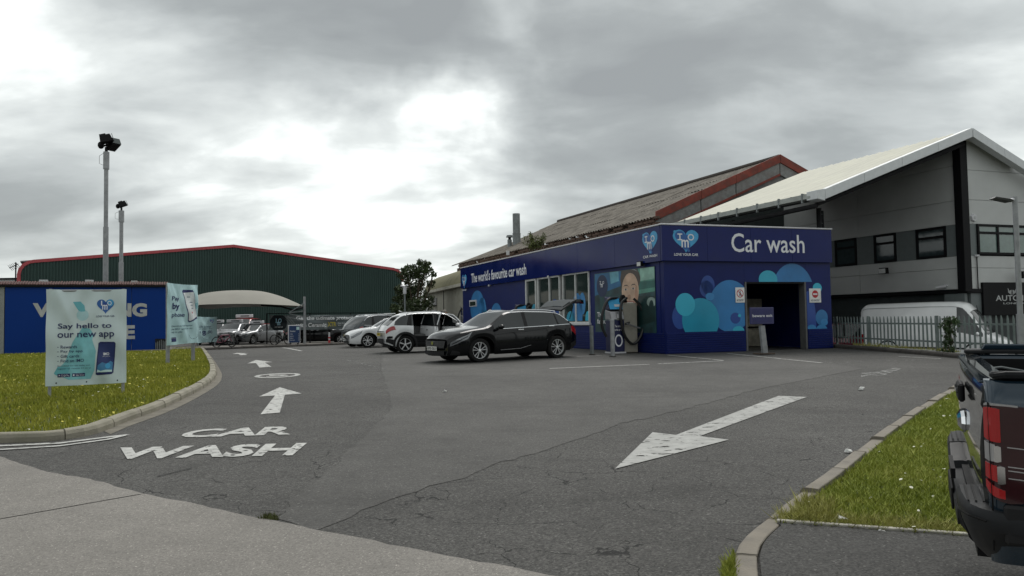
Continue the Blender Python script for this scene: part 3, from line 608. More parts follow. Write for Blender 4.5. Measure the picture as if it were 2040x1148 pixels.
# lettering
def wtext(w, s, x0, y0, x1, y1, m, name='lettering', off=.004, bold=.012, parent=carwash, flip=False):
    """box given by its lower left and upper right pixels"""
    ua, za = w.uz(x0, y0); ub, zb = w.uz(x1, y1)
    return text_on(lambda u, v: w.p(ua+(ub-ua)*u, za+(zb-za)*v, off), s, bold, name, m, parent)
def logo(w, cx, cy, hw, hh_, off, parent=carwash, sub='LOVE YOUR CAR', small=False, dark=None, light=None, ink=None):
    """heart of bubbles with the letters I m O; half sizes in pixels"""
    dark = dark or M_heart2; light = light or M_heart; ink = ink or M_white
    u, z = w.uz(cx, cy); su = (w.uz(cx+hw, cy)[0]-w.uz(cx-hw, cy)[0])/2; sz = abs(w.uz(cx, cy-hh_)[1]-w.uz(cx, cy+hh_)[1])/2
    hr = []
    for k in range(40):
        t = 2*math.pi*k/40; hr.append((u+su*1.02*math.sin(t)**3, z+sz*(.066*(13*math.cos(t)-5*math.cos(2*t)-2*math.cos(3*t)-math.cos(4*t)))+sz*.05))
    lg = sheet(w, hr, off, light, 'logo', parent)
    if small:
        pass
    for k, (a, b, r, m) in enumerate(((-.45, .35, .40, dark), (.5, .25, .42, light), (0, -.45, .36, dark), (-.05, .12, .34, dark), (.88, .45, .13, light), (-.85, .65, .12, light), (.2, -.88, .12, dark))):
        if small and k > 3: break
        sheet(w, circ(u+su*a, z+sz*b, su*r if su > 0 else -su*r, sz*r, n=24), off+.0015+.0007*k, m, 'logo_bubble', parent)
    def T_(s, a0, b0, a1, b1): text_on(lambda p, q: w.p(u+su*(a0+(a1-a0)*p), z+sz*(b0+(b1-b0)*q), off+.009), s, .02, 'logo_letter', ink, parent)
    
    sheet(w, [(u+su*a_, z+sz*b_) for a_, b_ in ((-.66, .52), (-.28, .52), (-.28, .42), (-.42, .42), (-.42, .06), (-.28, .06), (-.28, -.04), (-.66, -.04), (-.66, .06), (-.52, .06), (-.52, .42), (-.66, .42))], off+.009, ink, 'logo_letter', parent)
    T_('O', .14, -.05, .66, .50); T_('m', -.36, -.62, .22, .02)
    if sub: T_(sub, -.95, -1.32, .95, -1.10)
logo(FW, 1362, 479, 25, 24, .125); logo(SW, 1301, 482, 15, 24, .125, sub='CAR WASH'); logo(SW, 929, 560, 4.6, 15, .125, sub='CAR WASH', small=True)
wtext(FW, 'Car wash', 1453, 503, 1597, 469, M_white, off=.124, bold=.008)
ua, za = SW.uz(943, 562); ub, zb = SW.uz(1053, 549); _, zt1 = SW.uz(943, 542)
wtext(SW, 'The world\'s favourite car wash', 943, 564, 1053, 524, M_white, off=.124, bold=.02)
# side windows: frames, mullions, panes
def window(w, u0, u1, z0, z1, parent, off=-.04, fr=.07, mull=(), trans=(), m=M_frame, gm=M_glass, depth=.10):
    t = .004
    f = MB()
    for a, b, c, d in ((u0, u1, z0, z0+fr), (u0, u1, z1-fr, z1), (u0, u0+fr, z0+fr, z1-fr), (u1-fr, u1, z0+fr, z1-fr)): f.prism([w.p(a, c, off), w.p(b, c, off), w.p(b, d, off), w.p(a, d, off)], w.n*depth)
    for q in mull: f.prism([w.p(q-fr/2, z0+fr, off+.01), w.p(q+fr/2, z0+fr, off+.01), w.p(q+fr/2, z1-fr, off+.01), w.p(q-fr/2, z1-fr, off+.01)], w.n*(depth-.02))
    for q in trans: f.prism([w.p(u0+fr, q-fr/2, off+.012), w.p(u1-fr, q-fr/2, off+.012), w.p(u1-fr, q+fr/2, off+.012), w.p(u0+fr, q+fr/2, off+.012)], w.n*(depth-.024))
    fo = f.build('window', m, parent, world=True)
    us = [u0+fr/2]+sorted(mull)+[u1-fr/2]; zz = [z0+fr/2]+sorted(trans)+[z1-fr/2]
    for i in range(len(us)-1):
        for j in range(len(zz)-1):
            P = [w.p(us[i], zz[j], off+.03), w.p(us[i+1], zz[j], off+.03), w.p(us[i+1], zz[j+1], off+.03), w.p(us[i], zz[j+1], off+.03)]
            o = MB().prism(P, -w.n*.012).build('pane', gm, fo); r = root_of(fo); 
            for v in o.data.vertices: v.co -= r
    return fo
mu = [SW.uz(px, 600)[0] for px in (1096, 1123, 1150)]; gu = [SW.uz(px, 600)[0] for px in (1071, 1075)]
window(SW, wu[0], SW.uz(1122.5, 600)[0]-.02, wz0, wz1, carwash, mull=(SW.uz(1148, 600)[0],), fr=.06)
window(SW, SW.uz(1120, 600)[0]+.12, SW.uz(1073, 600)[0], wz0, wz1, carwash, mull=(SW.uz(1096, 600)[0],), fr=.07)
window(SW, SW.uz(1070, 600)[0], wu[1], wz0, wz1, carwash, fr=.09)
panel(SW, wu[0]-.05, wu[1]+.05, wz0-.08, wz0, .12, .09, M_trim, 'window_sill')
for c in ((1150, 624, 10, 40, M_b1), (1160, 605, 6, 22, M_b5), (1137, 640, 9, 20, M_b2), (1171, 636, 5, 16, M_b3), (1105, 620, 8, 24, M_b4), (1064, 630, 6, 24, M_b2), (1096, 650, 8, 18, M_b1)): bub(SW, *c, -.006, z0=wz0+.09, z1=wz1-.1)
# small window with ledge, lamps, camera
su_ = sorted([SW.uz(936.5, 600)[0], SW.uz(950, 600)[0]]); panel(SW, su_[0], su_[1], SW.uz(943, 611)[1], SW.uz(943, 598)[1], .06, .05, M_trim, 'small_window_frame'); panel(SW, su_[0]+.08, su_[1]-.10, SW.uz(943, 609.5)[1], SW.uz(943, 601)[1], .02, .055, M_glass, 'small_window_pane')
def wall_lamp(w, px, py, s, label, m=M_black, off=.12, cat='light', lens=None, name='wall_lamp', group=None):
    u, z = w.uz(px, py); b = w.p(u, z, off); t = thing(name, label, cat, b, w.rot(), group)
    MB().box((0, .02, .02), (.08*s, .10, .06*s)).build('bracket', m, t)
    MB().box((0, -.09*s, 0), (.26*s, .12*s, .17*s), taper=.9).build('housing', m, t, bevel=.01)
    MB().box((0, -.155*s, -.01), (.21*s, .012, .13*s)).build('lens', lens or M_frame, t); t.rotation_euler.x = rad(0); return t
wall_lamp(SW, 1283, 526, 1.0, 'small black floodlight under the fascia above the printed poster', off=.06)
wall_lamp(SW, 978, 569, .5, 'tiny white lamp on the navy side wall under the slogan', M_trim, off=.06)
wall_lamp(SW, 1097, 551, .5, 'tiny white lamp above the middle window of the car wash', M_trim, off=.06)
# poster print of a smiling woman in a car
pz1 = SW.uz(1307, 530)[1]; pz0 = SW.uz(1307, 664)[1]; pu0, pu1 = SW.uz(1307, 600)[0], SW.uz(1186, 600)[0]
poster = panel(SW, pu0, pu1, pz0, pz1, .02, .022, mat('poster_dark_green', (.012, .045, .05), .3, var=.6, vs=2.5), 'poster')
PO = Vector(root_of(poster))
def psheet(pp, k, m, name='print'):
    P = [SW.uz(*p) for p in pp]; P = clip_rect(P, pu0+.02, pu1-.02, pz0+.02, pz1-.02)
    if len(P) > 2: o = MB().poly([SW.p(u, z, .023+.0012*k)-PO for u, z in P]).build(name, m, poster)
def pell(cx, cy, rx, ry, k, m, name='print', n=28): psheet([(cx+rx*math.cos(6.2832*i/n), cy+ry*math.sin(6.2832*i/n)) for i in range(n)], k, m, name)
pm = lambda n, c: mat('print_'+n, c, .35, var=.25, vs=3)
psheet([(1272, 528), (1308, 525), (1308, 580), (1272, 586)], 1, pm('sea_green', (.08, .26, .20))); psheet([(1276, 530), (1306, 527), (1306, 555), (1276, 560)], 2, pm('pale_green', (.25, .45, .37)))
psheet([(1272, 562), (1308, 558), (1308, 572), (1272, 578)], 3, pm('deep_green', (.02, .12, .10))); psheet([(1272, 590), (1308, 590), (1308, 640), (1272, 650)], 1, pm('green_black', (.006, .03, .03)))
pell(1299, 602, 9, 10, 3, pm('seat_pale', (.25, .33, .30))); pell(1299, 612, 5, 14, 4, pm('green_black', (.006, .03, .03)))
psheet([(1186, 540), (1238, 534), (1238, 570), (1186, 590)], 1, pm('blue', (.015, .12, .26))); pell(1201, 570, 11, 22, 3, pm('navy_disc', (.006, .02, .07))); psheet([(1215, 540), (1233, 537), (1234, 560), (1218, 566)], 2, pm('bright_blue', (.12, .36, .46)))
psheet([(1196, 590), (1238, 590), (1238, 640), (1196, 640)], 1, pm('teal_dark', (.01, .06, .06)))
skin, skin2, hair = pm('skin', (.50, .34, .24)), pm('skin_shade', (.36, .21, .14)), pm('hair', (.06, .045, .035))
pell(1257, 556, 20, 26, 4, hair)
pell(1257, 580, 17.0, 36, 5, skin); psheet([(1244, 562), (1249, 553), (1264, 551), (1269, 560), (1269, 600), (1262, 618), (1248, 612)], 6, skin)
pell(1269, 590, 3, 22, 6.2, skin2)
for x, y in ((1248, 576), (1263, 574)):
    psheet([(x-5, y-4), (x-2, y-8), (x+3, y-8.5), (x+6, y-4), (x+3, y-6.4), (x-2, y-6)], 7, hair); pell(x, y+1, 3.6, 2.2, 7, pm('eye_white', (.5, .45, .4))); pell(x, y+1, 1.6, 2.0, 8, hair)
pell(1255, 592, 3.4, 5, 7, skin2); psheet([(1246, 602), (1256, 600), (1266, 601), (1262, 608), (1250, 609)], 7, pm('lips', (.30, .08, .07))); psheet([(1248, 603), (1256, 602), (1264, 602.5), (1260, 606), (1251, 606)], 8, pm('teeth', (.6, .58, .52)))
psheet([(1240, 540), (1252, 533), (1262, 534), (1272, 541), (1264, 538), (1252, 537)], 7, pm('hairband', (.25, .27, .28)))
logo(SW, 1201, 566, 6.5, 11, .032, sub=None, small=True, dark=pm('navy_disc', (.006, .02, .07)), light=pm('navy_disc', (.006, .02, .07)))
wtext(SW, 'The', 1192, 632, 1203, 622, M_white, off=.046, bold=.01); wtext(SW, 'favourite', 1192, 645, 1222, 635, M_white, off=.046, bold=.01)
# two warning signs by the doorway
def wall_sign(w, x0, y0, x1, y1, kind, label):
    ua, za = w.uz(x0, y1); ub, zb = w.uz(x1, y0); t = thing('no_entry_sign', label, 'sign', w.p((ua+ub)/2, za, .01), group=None)
    MB().prism([w.p(ua, za, .012), w.p(ub, za, .012), w.p(ub, zb, .012), w.p(ua, zb, .012)], w.n*.012).build('board', mat('sign_white', (.72, .72, .70), .5), t, world=True)
    c, h = (ua+ub)/2, (zb-za); z = za+h*.60; R = h*.27; red = mat('sign_red', (.42, .012, .02), .5)
    S = lambda P, o, m, n='symbol': MB().poly([w.p(a, b, o) for a, b in P]).build(n, m, t, world=True)
    if kind == 'bar': S(circ(c, z, R), .0255, red); S([(c-R*.7, z-R*.2), (c+R*.7, z-R*.2), (c+R*.7, z+R*.2), (c-R*.7, z+R*.2)], .027, M_white)
    else:
        S(circ(c, z, R), .0255, red); S(circ(c, z, R*.8), .027, M_white)
        S(circ(c, z+R*.5, R*.15), .0285, M_black); S([(c-R*.15, z+R*.3), (c+R*.15, z+R*.3), (c+R*.35, z-R*.6), (c+R*.1, z-R*.6), (c, z-R*.1), (c-R*.2, z-R*.6), (c-R*.38, z-R*.55), (c-R*.12, z-R*.05)], .0285, M_black)
        S([(c-R*.62, z+R*.5), (c-R*.5, z+R*.62), (c+R*.62, z-R*.5), (c+R*.5, z-R*.62)], .030, red)
    text_on(lambda u, v: w.p(ua+(ub-ua)*(.12+.76*u), za+h*(.08+.14*v), .0255), 'NO ENTRY', .02, 'lettering', mat('sign_ink', (.05, .06, .09), .6), t)
wall_sign(FW, 1465, 573, 1482, 603, 'man', 'white pedestrian prohibition sign with a crossed out walking figure, left of the doorway')
wall_sign(FW, 1612, 575, 1634, 603, 'bar', 'white no entry sign with a red disc and white bar, right of the doorway')
# beware exit sign on its post
b = G(1524, 706); t = thing('beware_exit_sign', 'navy beware exit sign on a leaning grey post in front of the doorway', 'sign', b, FW.rot())
k = b.y/FOC; MB().prism([(-.09, -.05, 0), (.09, -.05, 0), (-.01, -.05, 57*k), (-.17, -.05, 57*k)], (0, .1, 0)).build('post', mat('galvanised', (.30, .31, .32), .45, metal=.3, var=.15, dirt=.3), t)
MB().prism([(-.56, -.08, 60*k), (.32, -.08, 60*k), (.32, -.08, 93*k), (-.56, -.08, 93*k)], (0, .05, 0)).build('board', mat('sign_navy', (.03, .03, .11), .3), t, bevel=.01)
MB().prism([(-.47, -.086, 64*k), (.23, -.086, 64*k), (.23, -.086, 89*k), (-.47, -.086, 89*k)], (0, .004, 0)).build('plate', mat('sign_navy2', (.018, .02, .10), .3), t)
text_on(lambda u, v: (-.49+.74*u, -.094, 74*k+5.5*k*v), 'beware exit', .015, 'lettering', M_white, t, world=False)
MB().box((-.05, -.02, .02), (.55, .4, .05)).build('foot_mound', mat('mud', (.05, .035, .025), .95, var=.5, bump=.8, bs=20), t, bevel=.02)
# ------------------------------------------------------------ old workshop behind the car wash
D = SW.u.copy(); N2 = FW.u.copy()
k_ = 1.25
oe = at(1312, 440, 35.0); oz = oe.z+.30
ofar_t = 24.5
def OP(w, t, z): q = oe+N2*w+D*t; return Vector((q.x, q.y, z))
rw = 7.5; rz = None
for q in np.arange(5, 10, .05):
    c = OP(q, 0, 0); 
    if c.x/c.y > (1560-1020)/FOC: rw = q; break
ridge0 = OP(rw, 0, 0); rz = zat(1560, 317, ridge0.y)
M_asb = mat('asbestos_sheet', (.20, .18, .155), .92, var=.35, vs=2.2, bump=.8, bs=14, dirt=.85, ds=1.6, dcol=(.06, .05, .038))
M_rust = mat('rust_red_paint', (.19, .035, .022), .75, var=.3, vs=3, dirt=.6, ds=4, dcol=(.10, .05, .04)); M_oldgrey = mat('old_grey_sheet', (.20, .205, .20), .8, var=.2, dirt=.4, ds=2, dcol=(.10, .03, .02))
M_brick = mat('old_brick', (.13, .075, .055), .9, var=.4, vs=9, bump=.6, dirt=.7, ds=2)
old = thing('old_workshop', 'old workshop with weathered corrugated roof and peeling red bargeboard behind the car wash', 'building', (oe.x, oe.y, .4))
def corr(P00, P10, P01, P11, n, amp, name, m, parent, rows=1, sag=0.0):
    """corrugated sheet: n waves between P00->P10; P01,P11 the other ends"""
    P00, P10, P01, P11 = map(Vector, (P00, P10, P01, P11)); nv = (P10-P00).cross(P01-P00).normalized(); nv = nv if nv.z > 0 or abs(nv.z) < .3 else -nv
    vs = []; fs = []; q = n*4; R = rows*3
    for j in range(R+1):
        for i in range(q+1):
            u = i/q; v = j/R; p = P00.lerp(P10, u).lerp(P01.lerp(P11, u), v)
            step = (v*rows-int(min(v*rows, rows-1e-6)))*-.05 if rows > 1 else 0
            vs.append(p+nv*(amp*math.sin(i*math.pi/2)+step))
    fs = [(j*(q+1)+i, j*(q+1)+i+1, (j+1)*(q+1)+i+1, (j+1)*(q+1)+i) for j in range(R) for i in range(q)]
    return MB().add(vs, fs).build(name, m, parent, world=True)
t1 = 20.35*k_
# front slope in sheet rows (each sheet course a part)
nsx = 10
for r_ in range(4):
    for c_ in range(nsx):
        ta, tb = t1*c_/nsx, t1*(c_+1)/nsx
        f0, f1 = r_/4, (r_+1)/4
        A = OP(rw*f0-.5*(r_ == 0), 0, 0); za, zb = oz+(rz-oz)*f0, oz+(rz-oz)*f1
        jit = random.uniform(-.02, .02)
        corr(OP(rw*f0-.35*(r_ == 0), ta+.01, za+.02*r_+jit-.15*(r_ == 0)), OP(rw*f0-.35*(r_ == 0), tb-.01, za+.02*r_+jit-.15*(r_ == 0)), OP(rw*f1+.12, ta+.01, zb+.045+.02*r_+jit), OP(rw*f1+.12, tb-.01, zb+.045+.02*r_+jit), 9, .035, 'roof_sheet', M_asb, old)
# hip / lower far part
corr(OP(-.35, t1, oz-.12), OP(-.35, t1+5.5, oz-.2), OP(rw, t1, rz-.15), OP(1.6, t1+5.5, oz+.5), 16, .035, 'roof_sheet', M_asb, old)
corr(OP(rw, 0, rz+.08), OP(rw, t1, rz+.08), OP(2*rw, 0, oz), OP(2*rw, t1, oz), 90, .035, 'roof_slope', M_asb, old)
MB().tube([OP(rw, 0, rz+.1), OP(rw, t1, rz+.1)], .14, 8).build('ridge_tile', mat('dark_ridge', (.06, .05, .045), .9), old, world=True)
# gable, barge boards
g = [OP(0, .05, .4), OP(2*rw, .05, .4), OP(2*rw, .05, oz-.1), OP(rw, .05, rz-.1), OP(0, .05, oz-.1)]
MB().prism(g, D*.2).build('gable_wall', M_oldgrey, old, world=True)
def barge(a, b, h, name, m, off, th=.08):
    MB().prism([OP(a[0], -off, a[1]), OP(b[0], -off, b[1]), OP(b[0], -off, b[1]-h), OP(a[0], -off, a[1]-h)], D*th).build(name, m, old, world=True)
ws = [0-.2, rw*.33, rw*.62, rw]
zz = lambda w: oz+(rz-oz)*w/rw
for a, b in zip(ws[:-1], ws[1:]): barge((a+.01, zz(a)+.22), (b-.01, zz(b)+.22), .42, 'bargeboard', M_rust, .12)
for a, b in zip(ws[:-1], ws[1:]): barge((a+.03, zz(a)-.22), (b-.03, zz(b)-.22), .55, 'gable_sheet', M_oldgrey, .06)
for a, b in zip(ws[:-1], ws[1:]): barge((a+.01, zz(a)-.75), (b-.01, zz(b)-.75), .12, 'lower_trim', M_rust, .09)
barge((rw+.01, rz+.22), (2*rw, oz+.22), .42, 'bargeboard', M_rust, .12); barge((rw+.03, rz-.22), (2*rw, oz-.22), .6, 'gable_sheet', M_oldgrey, .06)
# eave wall with a ragged course of bricks
MB().prism([OP(0, .1, .4), OP(0, t1+5, .4), OP(0, t1+5, oz-.45), OP(0, .1, oz-.45)], N2*.3).build('wall', M_brick, old, world=True)
r = random.Random(4)
bm_ = None
for row in range(3):
    nb = 62
    for k in range(nb):
        if r.random() < .12 and row > 0: continue
        t0_ = (t1+4)*k/nb+(row % 2)*.2; z0 = oz-.46+row*.15; w_ = -.14-r.uniform(0, .06)
        if bm_ is None:
            bm_ = MB().box((0, 0, 0), (.20, (t1+4)/nb-.03, .13)).build('brick', M_brick, old, bevel=.01); o = bm_
        else: o = bm_.copy(); COL.objects.link(o); o.parent = old
        p = OP(w_, t0_, z0)-root_of(old); o.location = p; o.rotation_euler = (r.uniform(-.05, .05), 0, math.atan2(D.y, D.x)-math.pi/2+r.uniform(-.04, .04))
# flue and cowl
M_flue = mat('flue_metal', (.20, .22, .225), .5, metal=.2, var=.2, dirt=.3)
a = at(1030, 520, 56); top = zat(1030, 426, 56); s_ = 56/FOC
fl = thing('flue_pipe', 'tall grey cylindrical flue standing on the old workshop roof', 'chimney', (a.x, a.y, a.z))
MB().cyl((0, 0, 0), (0, 0, zat(1030, 466, 56)-a.z), 8*s_, n=18).build('lower_pipe', M_flue, fl, smooth=True); MB().cyl((0, 0, zat(1030, 466, 56)-a.z), (0, 0, top-a.z), 7.4*s_, n=18).build('upper_pipe', M_flue, fl, smooth=True)
MB().tube([(8*s_*math.cos(x), 8*s_*math.sin(x), zat(1030, 466, 56)-a.z) for x in np.arange(18)*.349], .03, 5, closed=True).build('collar', M_flue, fl)
a = at(1016, 520, 56.5); cw = thing('roof_vent', 'short grey vent with a flat cowl beside the tall flue', 'chimney', (a.x, a.y, a.z))
MB().cyl((0, 0, 0), (0, 0, zat(1016, 478, 56.5)-a.z), 4.6*s_, n=14).build('pipe', M_flue, cw, smooth=True); MB().cyl((0, 0, zat(1016, 473, 56.5)-a.z), (0, 0, zat(1016, 469, 56.5)-a.z), 7.5*s_, 6*s_).build('cowl', M_flue, cw)
MB().cyl((0, 0, zat(1016, 478, 56.5)-a.z), (0, 0, zat(1016, 473, 56.5)-a.z), 3*s_).build('neck', M_black, cw)
a = at(1012, 520, 50); t = thing('satellite_box', 'small pale box on the parapet near the slogan', 'box', (a.x, a.y, zat(1012, 508, 50))); MB().box((0, 0, .12), (.22, .2, .3)).build('casing', M_trim, t, bevel=.01)
# foliage helper
def leaf_mat(name, a, b):
    m = mat(name, a, .6, var=.5, vs=1.6); return m
def leaves(name, centers, n, spread, size, m, parent, seed=0, world=True, droop=0.0):
    r = np.random.RandomState(seed); C = np.array([c[:3] for c in centers]); R = np.array([c[3] for c in centers]); k = r.choice(len(C), n, p=R**2/np.sum(R**2))
    d = r.normal(size=(n, 3)); d /= np.linalg.norm(d, axis=1)[:, None]; P = C[k]+d*(R[k]*spread*r.rand(n)**.45)[:, None]
    a = r.normal(size=(n, 3)); a[:, 2] -= droop; a /= np.linalg.norm(a, axis=1)[:, None]; b = np.cross(a, r.normal(size=(n, 3))); b /= np.linalg.norm(b, axis=1)[:, None]
    s = size*(.6+.8*r.rand(n))[:, None]; v = np.stack([P-a*s, P+b*s*.45, P+a*s, P-b*s*.45], 1)
    if world and parent is not None: v = v-np.array(root_of(parent))
    me = bpy.data.meshes.new(name); me.vertices.add(4*n); me.vertices.foreach_set('co', v.ravel()); me.loops.add(4*n); me.loops.foreach_set('vertex_index', np.arange(4*n)); me.polygons.add(n); me.polygons.foreach_set('loop_start', np.arange(n)*4); me.update(calc_edges=True)
    me.materials.append(m); o = bpy.data.objects.new(name, me); COL.objects.link(o); o.parent = parent; o['kind'] = 'stuff'; return o
# buddleia on the roof
a = at(1066, 505, 44); bd = thing('roof_shrub', 'sparse green shrub growing out of the old workshop gutter beside the flue', 'shrub', (a.x, a.y, a.z))
st = MB(); cs = []; r = random.Random(2)
for k in range(22):
    x, z = r.uniform(-.75, .6), r.uniform(.4, 1.35); p = Vector((x, r.uniform(-.3, .3), z*(1-abs(x)*.4))); st.tube([(x*.3, 0, 0), p*.5+Vector((0, 0, .15)), p], [.02, .014, .006], 5)
    for q in (.45, .65, .85, 1.0): cs.append((a.x+p.x*q, a.y+p.y*q, a.z+p.z*q+.05, .15))
st.build('stems', mat('twig', (.08, .06, .04), .9), bd); leaves('foliage', cs, 1500, 1.0, .055, mat('shrub_leaf', (.10, .12, .03), .6, var=.5, vs=3), bd, 5)
# low cream building continuing behind
M_cream = mat('cream_render', (.33, .32, .27), .85, var=.12, dirt=.45, ds=.8, dcol=(.15, .14, .10)); M_moss = mat('mossy_roof', (.17, .16, .085), .95, var=.4, vs=1.5, dirt=.6, ds=1.5, bump=.5)
ca, cb = at(922, 568, 44.5), at(852, 583, 56); CWl = Wall(ca, cb)
cz = (ca.z+cb.z)/2; cream = thing('cream_outbuilding', 'low cream outbuilding with mossy curved roof beyond the car wash', 'building', (ca.x, ca.y, .2))
def gp(u, z, o=0): return CWl.p(u, z, o)
pu = CWl.len; up = CWl.uz(884, 600)[0]
for a_, b_ in ((-3, up-.08), (up+.08, pu)): MB().prism([gp(a_, 0), gp(b_, 0), gp(b_, cz-.1), gp(a_, cz-.1)], -CWl.n*.2).build('wall_panel', M_cream, cream, world=True)
MB().prism([gp(up-.07, 0, .02), gp(up+.07, 0, .02), gp(up+.07, cz, .02), gp(up-.07, cz, .02)], -CWl.n*.1).build('downpipe', M_black, cream, world=True)
MB().prism([gp(-3, cz-.12, .35), gp(pu, cz-.12, .35), gp(pu, cz+.06, .35), gp(-3, cz+.06, .35)], -CWl.n*.35).build('gutter', mat('cream_gutter', (.48, .46, .39), .8, dirt=.5, ds=1), cream, world=True)
prof = [(.3, .06), (.15, .45), (-.2, .85), (-.8, 1.15), (-1.8, 1.3), (-4, 1.35)]
mb = MB(); vs = [gp(u, cz+z, o) for u in (-3, pu) for o, z in prof]; n = len(prof); mb.add(vs, [(i, i+1, n+i+1, n+i) for i in range(n-1)]); mb.build('roof', M_moss, cream, world=True, smooth=True)
for py, lab in ((601, 'upper wall mounted air conditioning unit on the cream outbuilding'), (625, 'lower wall mounted air conditioning unit on the cream outbuilding')):
    u, z = CWl.uz(868, py); t = thing('air_conditioner', lab, 'air conditioner', gp(u, z-.3, .0), CWl.rot(), 'air conditioning units on the cream wall')
    s = -1
    MB().box((0, s*.2, .3), (.95, .36, .55)).build('casing', M_trim, t, bevel=.02); MB().cyl((-.15, s*.385, .3), (-.15, s*.40, .3), .22, n=20).build('fan_grille', M_black, t); MB().box((0, s*.1, .0), (.7, .2, .05)).build('bracket', M_black, t)
# blue box at the outbuilding corner
u, z = CWl.uz(898, 640); t = thing('navy_cabinet', 'navy cabinet standing against the cream outbuilding', 'cabinet', gp(CWl.uz(896, 640)[0], .3, .9)); mb = MB().box((0, 0, .95), (.9, .5, 1.9)).build('casing', M_navyD, t, bevel=.02); MB().box((0, -.26, 1.0), (.8, .02, 1.6)).build('door', M_navy, t)
# ------------------------------------------------------------ green warehouse
M_green = mat('green_cladding', (.036, .066, .058), .55, var=.12, vs=.35, spec=.25); M_pink = mat('faded_red_trim', (.42, .065, .075), .5, var=.15, dirt=.25, ds=.6, dcol=(.3, .02, .03))
dl, dr = 58.0, 58*131/102
gl0, gr0 = at(40, 522, dl), at(800, 538, dr); GW = Wall(gl0, gr0); gL = GW.len; He = gl0.z; pk = gL/2
zpk = (GW.uz(465, 492)[1]); upk = GW.uz(465, 492)[0]; HeR = gr0.z
gw = thing('green_warehouse', 'large dark green corrugated warehouse with faded red roof edge', 'building', (gl0.x, gl0.y, 0))
nr = 150
for k in range(nr):                     # each rib sheet is a part
    a, b = gL*k/nr, gL*(k+1)/nr; m_ = (a+b)/2
    def zt(u): 
        z = He+(zpk-He)*u/upk if u < upk else zpk+(HeR-zpk)*(u-upk)/(gL-upk)
        if u < 1.0: z -= (1-math.sqrt(max(0, 1-(1-u)**2)))*1.0
        if gL-u < 1.0: z -= (1-math.sqrt(max(0, 1-(1-gL+u)**2)))*1.0
        return z
    w_ = b-a; MB().add([GW.p(a, -.3), GW.p(a+w_*.35, -.3), GW.p(a+w_*.45, -.3, .06), GW.p(b-w_*.1, -.3, .06), GW.p(b, -.3), GW.p(a, zt(a)), GW.p(a+w_*.35, zt(a)), GW.p(a+w_*.45, zt(m_), .06), GW.p(b-w_*.1, zt(b), .06), GW.p(b, zt(b))],
        [(0, 1, 6, 5), (1, 2, 7, 6), (2, 3, 8, 7), (3, 4, 9, 8)]).build('cladding_sheet', M_green, gw, world=True)
tp = [(0.0, -.3), (0.0, He-1.0)]+[(1-math.cos(a), He-1+math.sin(a)) for a in (.4, .8, 1.2, 1.5)]+[(upk, zpk)]+[(gL-1+math.sin(a), HeR-1+math.cos(a)) for a in (.1, .5, .9, 1.3)]+[(gL, HeR-1.2)]
mb = MB(); n = len(tp); vs = []
for i, (u, z) in enumerate(tp):
    if i == 0 or z < He-.9 and u < .1: nrm = (-1, 0)
    elif i >= n-1: nrm = (1, 0)
    else:
        dx, dz_ = tp[i+1][0]-tp[i-1][0], tp[i+1][1]-tp[i-1][1]; l = math.hypot(dx, dz_); nrm = (-dz_/l, dx/l)
    for o, f in ((0, .12), (.25, .12), (.25, -.4), (0, -.4)):
        vs.append(GW.p(u+nrm[0]*o-nrm[0]*.05, z+nrm[1]*o-nrm[1]*.05, f))
mb.add(vs, [(i*4+c, i*4+(c+1) % 4, (i+1)*4+(c+1) % 4, (i+1)*4+c) for i in range(n-1) for c in range(4)]); mb.build('roof_trim', M_pink, gw, world=True)
back = -GW.n*45
for a, b in (((0, He), (upk, zpk)), ((upk, zpk), (gL, HeR))):
    P = [GW.p(a[0], a[1], -.2), GW.p(b[0], b[1], -.2)]; MB().prism([P[0], P[1], P[1]+back, P[0]+back], (0, 0, .1)).build('roof', mat('grey_roof', (.2, .21, .21), .7), gw, world=True)
MB().prism([GW.p(0, -.3, -.2), GW.p(0, He-.5, -.2), GW.p(0, He-.5, -45), GW.p(0, -.3, -45)], GW.u*.1).build('side_wall', M_pink if 0 else M_green, gw, world=True)
MB().prism([GW.p(gL-.1, -.3, -.2), GW.p(gL-.1, HeR-.5, -.2), GW.p(gL-.1, HeR-.5, -45), GW.p(gL-.1, -.3, -45)], GW.u*.1).build('side_wall', M_green, gw, world=True)
for px, lab, lit in ((87, 'leftmost of the three small wall lights on the green warehouse', 1), (178, 'middle of the three small wall lights on the green warehouse', 1), (267, 'rightmost of the three small wall lights, with a black frame, on the green warehouse', 0)):
    u, z = GW.uz(px, 563); t = thing('wall_light', lab, 'light', GW.p(u, z, .12), GW.rot(), 'wall lights along the green warehouse')
    MB().box((0, 0, 0), (.62, .12, .42)).build('housing', M_trim if lit else M_black, t, bevel=.02); MB().box((0, -.075, 0), (.48, .03, .30)).build('lens', mat('lens', (.45, .47, .45), .2), t)
# far low white building and aerial at the left edge
a = at(10, 575, 75); t = thing('far_white_building', 'low white building far off at the left edge', 'building', (a.x, a.y, 0)); zt_ = zat(10, 557, 75)
MB().prism([(-20, 0, 0), (1.3, 0, 0), (1.3, 0, zt_), (-20, 0, zt_)], (0, 10, 0)).build('wall', mat('far_white', (.5, .51, .5), .7), t); MB().prism([(-20, -.2, zt_), (1.4, -.2, zt_), (1.4, -.2, zt_+.15), (-20, -.2, zt_+.15)], (0, 10.3, 0)).build('roof_edge', M_black, t)
a = at(31, 575, 40); t = thing('tv_aerial', 'black television aerial on a mast at the left edge', 'aerial', (a.x, a.y, zat(31, 575, 40))); s = 40/FOC
MB().cyl((0, 0, -1.2), (0, 0, 52*s), .035, n=8).build('mast', M_black, t); MB().tube([(-13*s, 0, 41*s), (5*s, 0, 49*s)], .02, 6).build('boom', M_black, t)
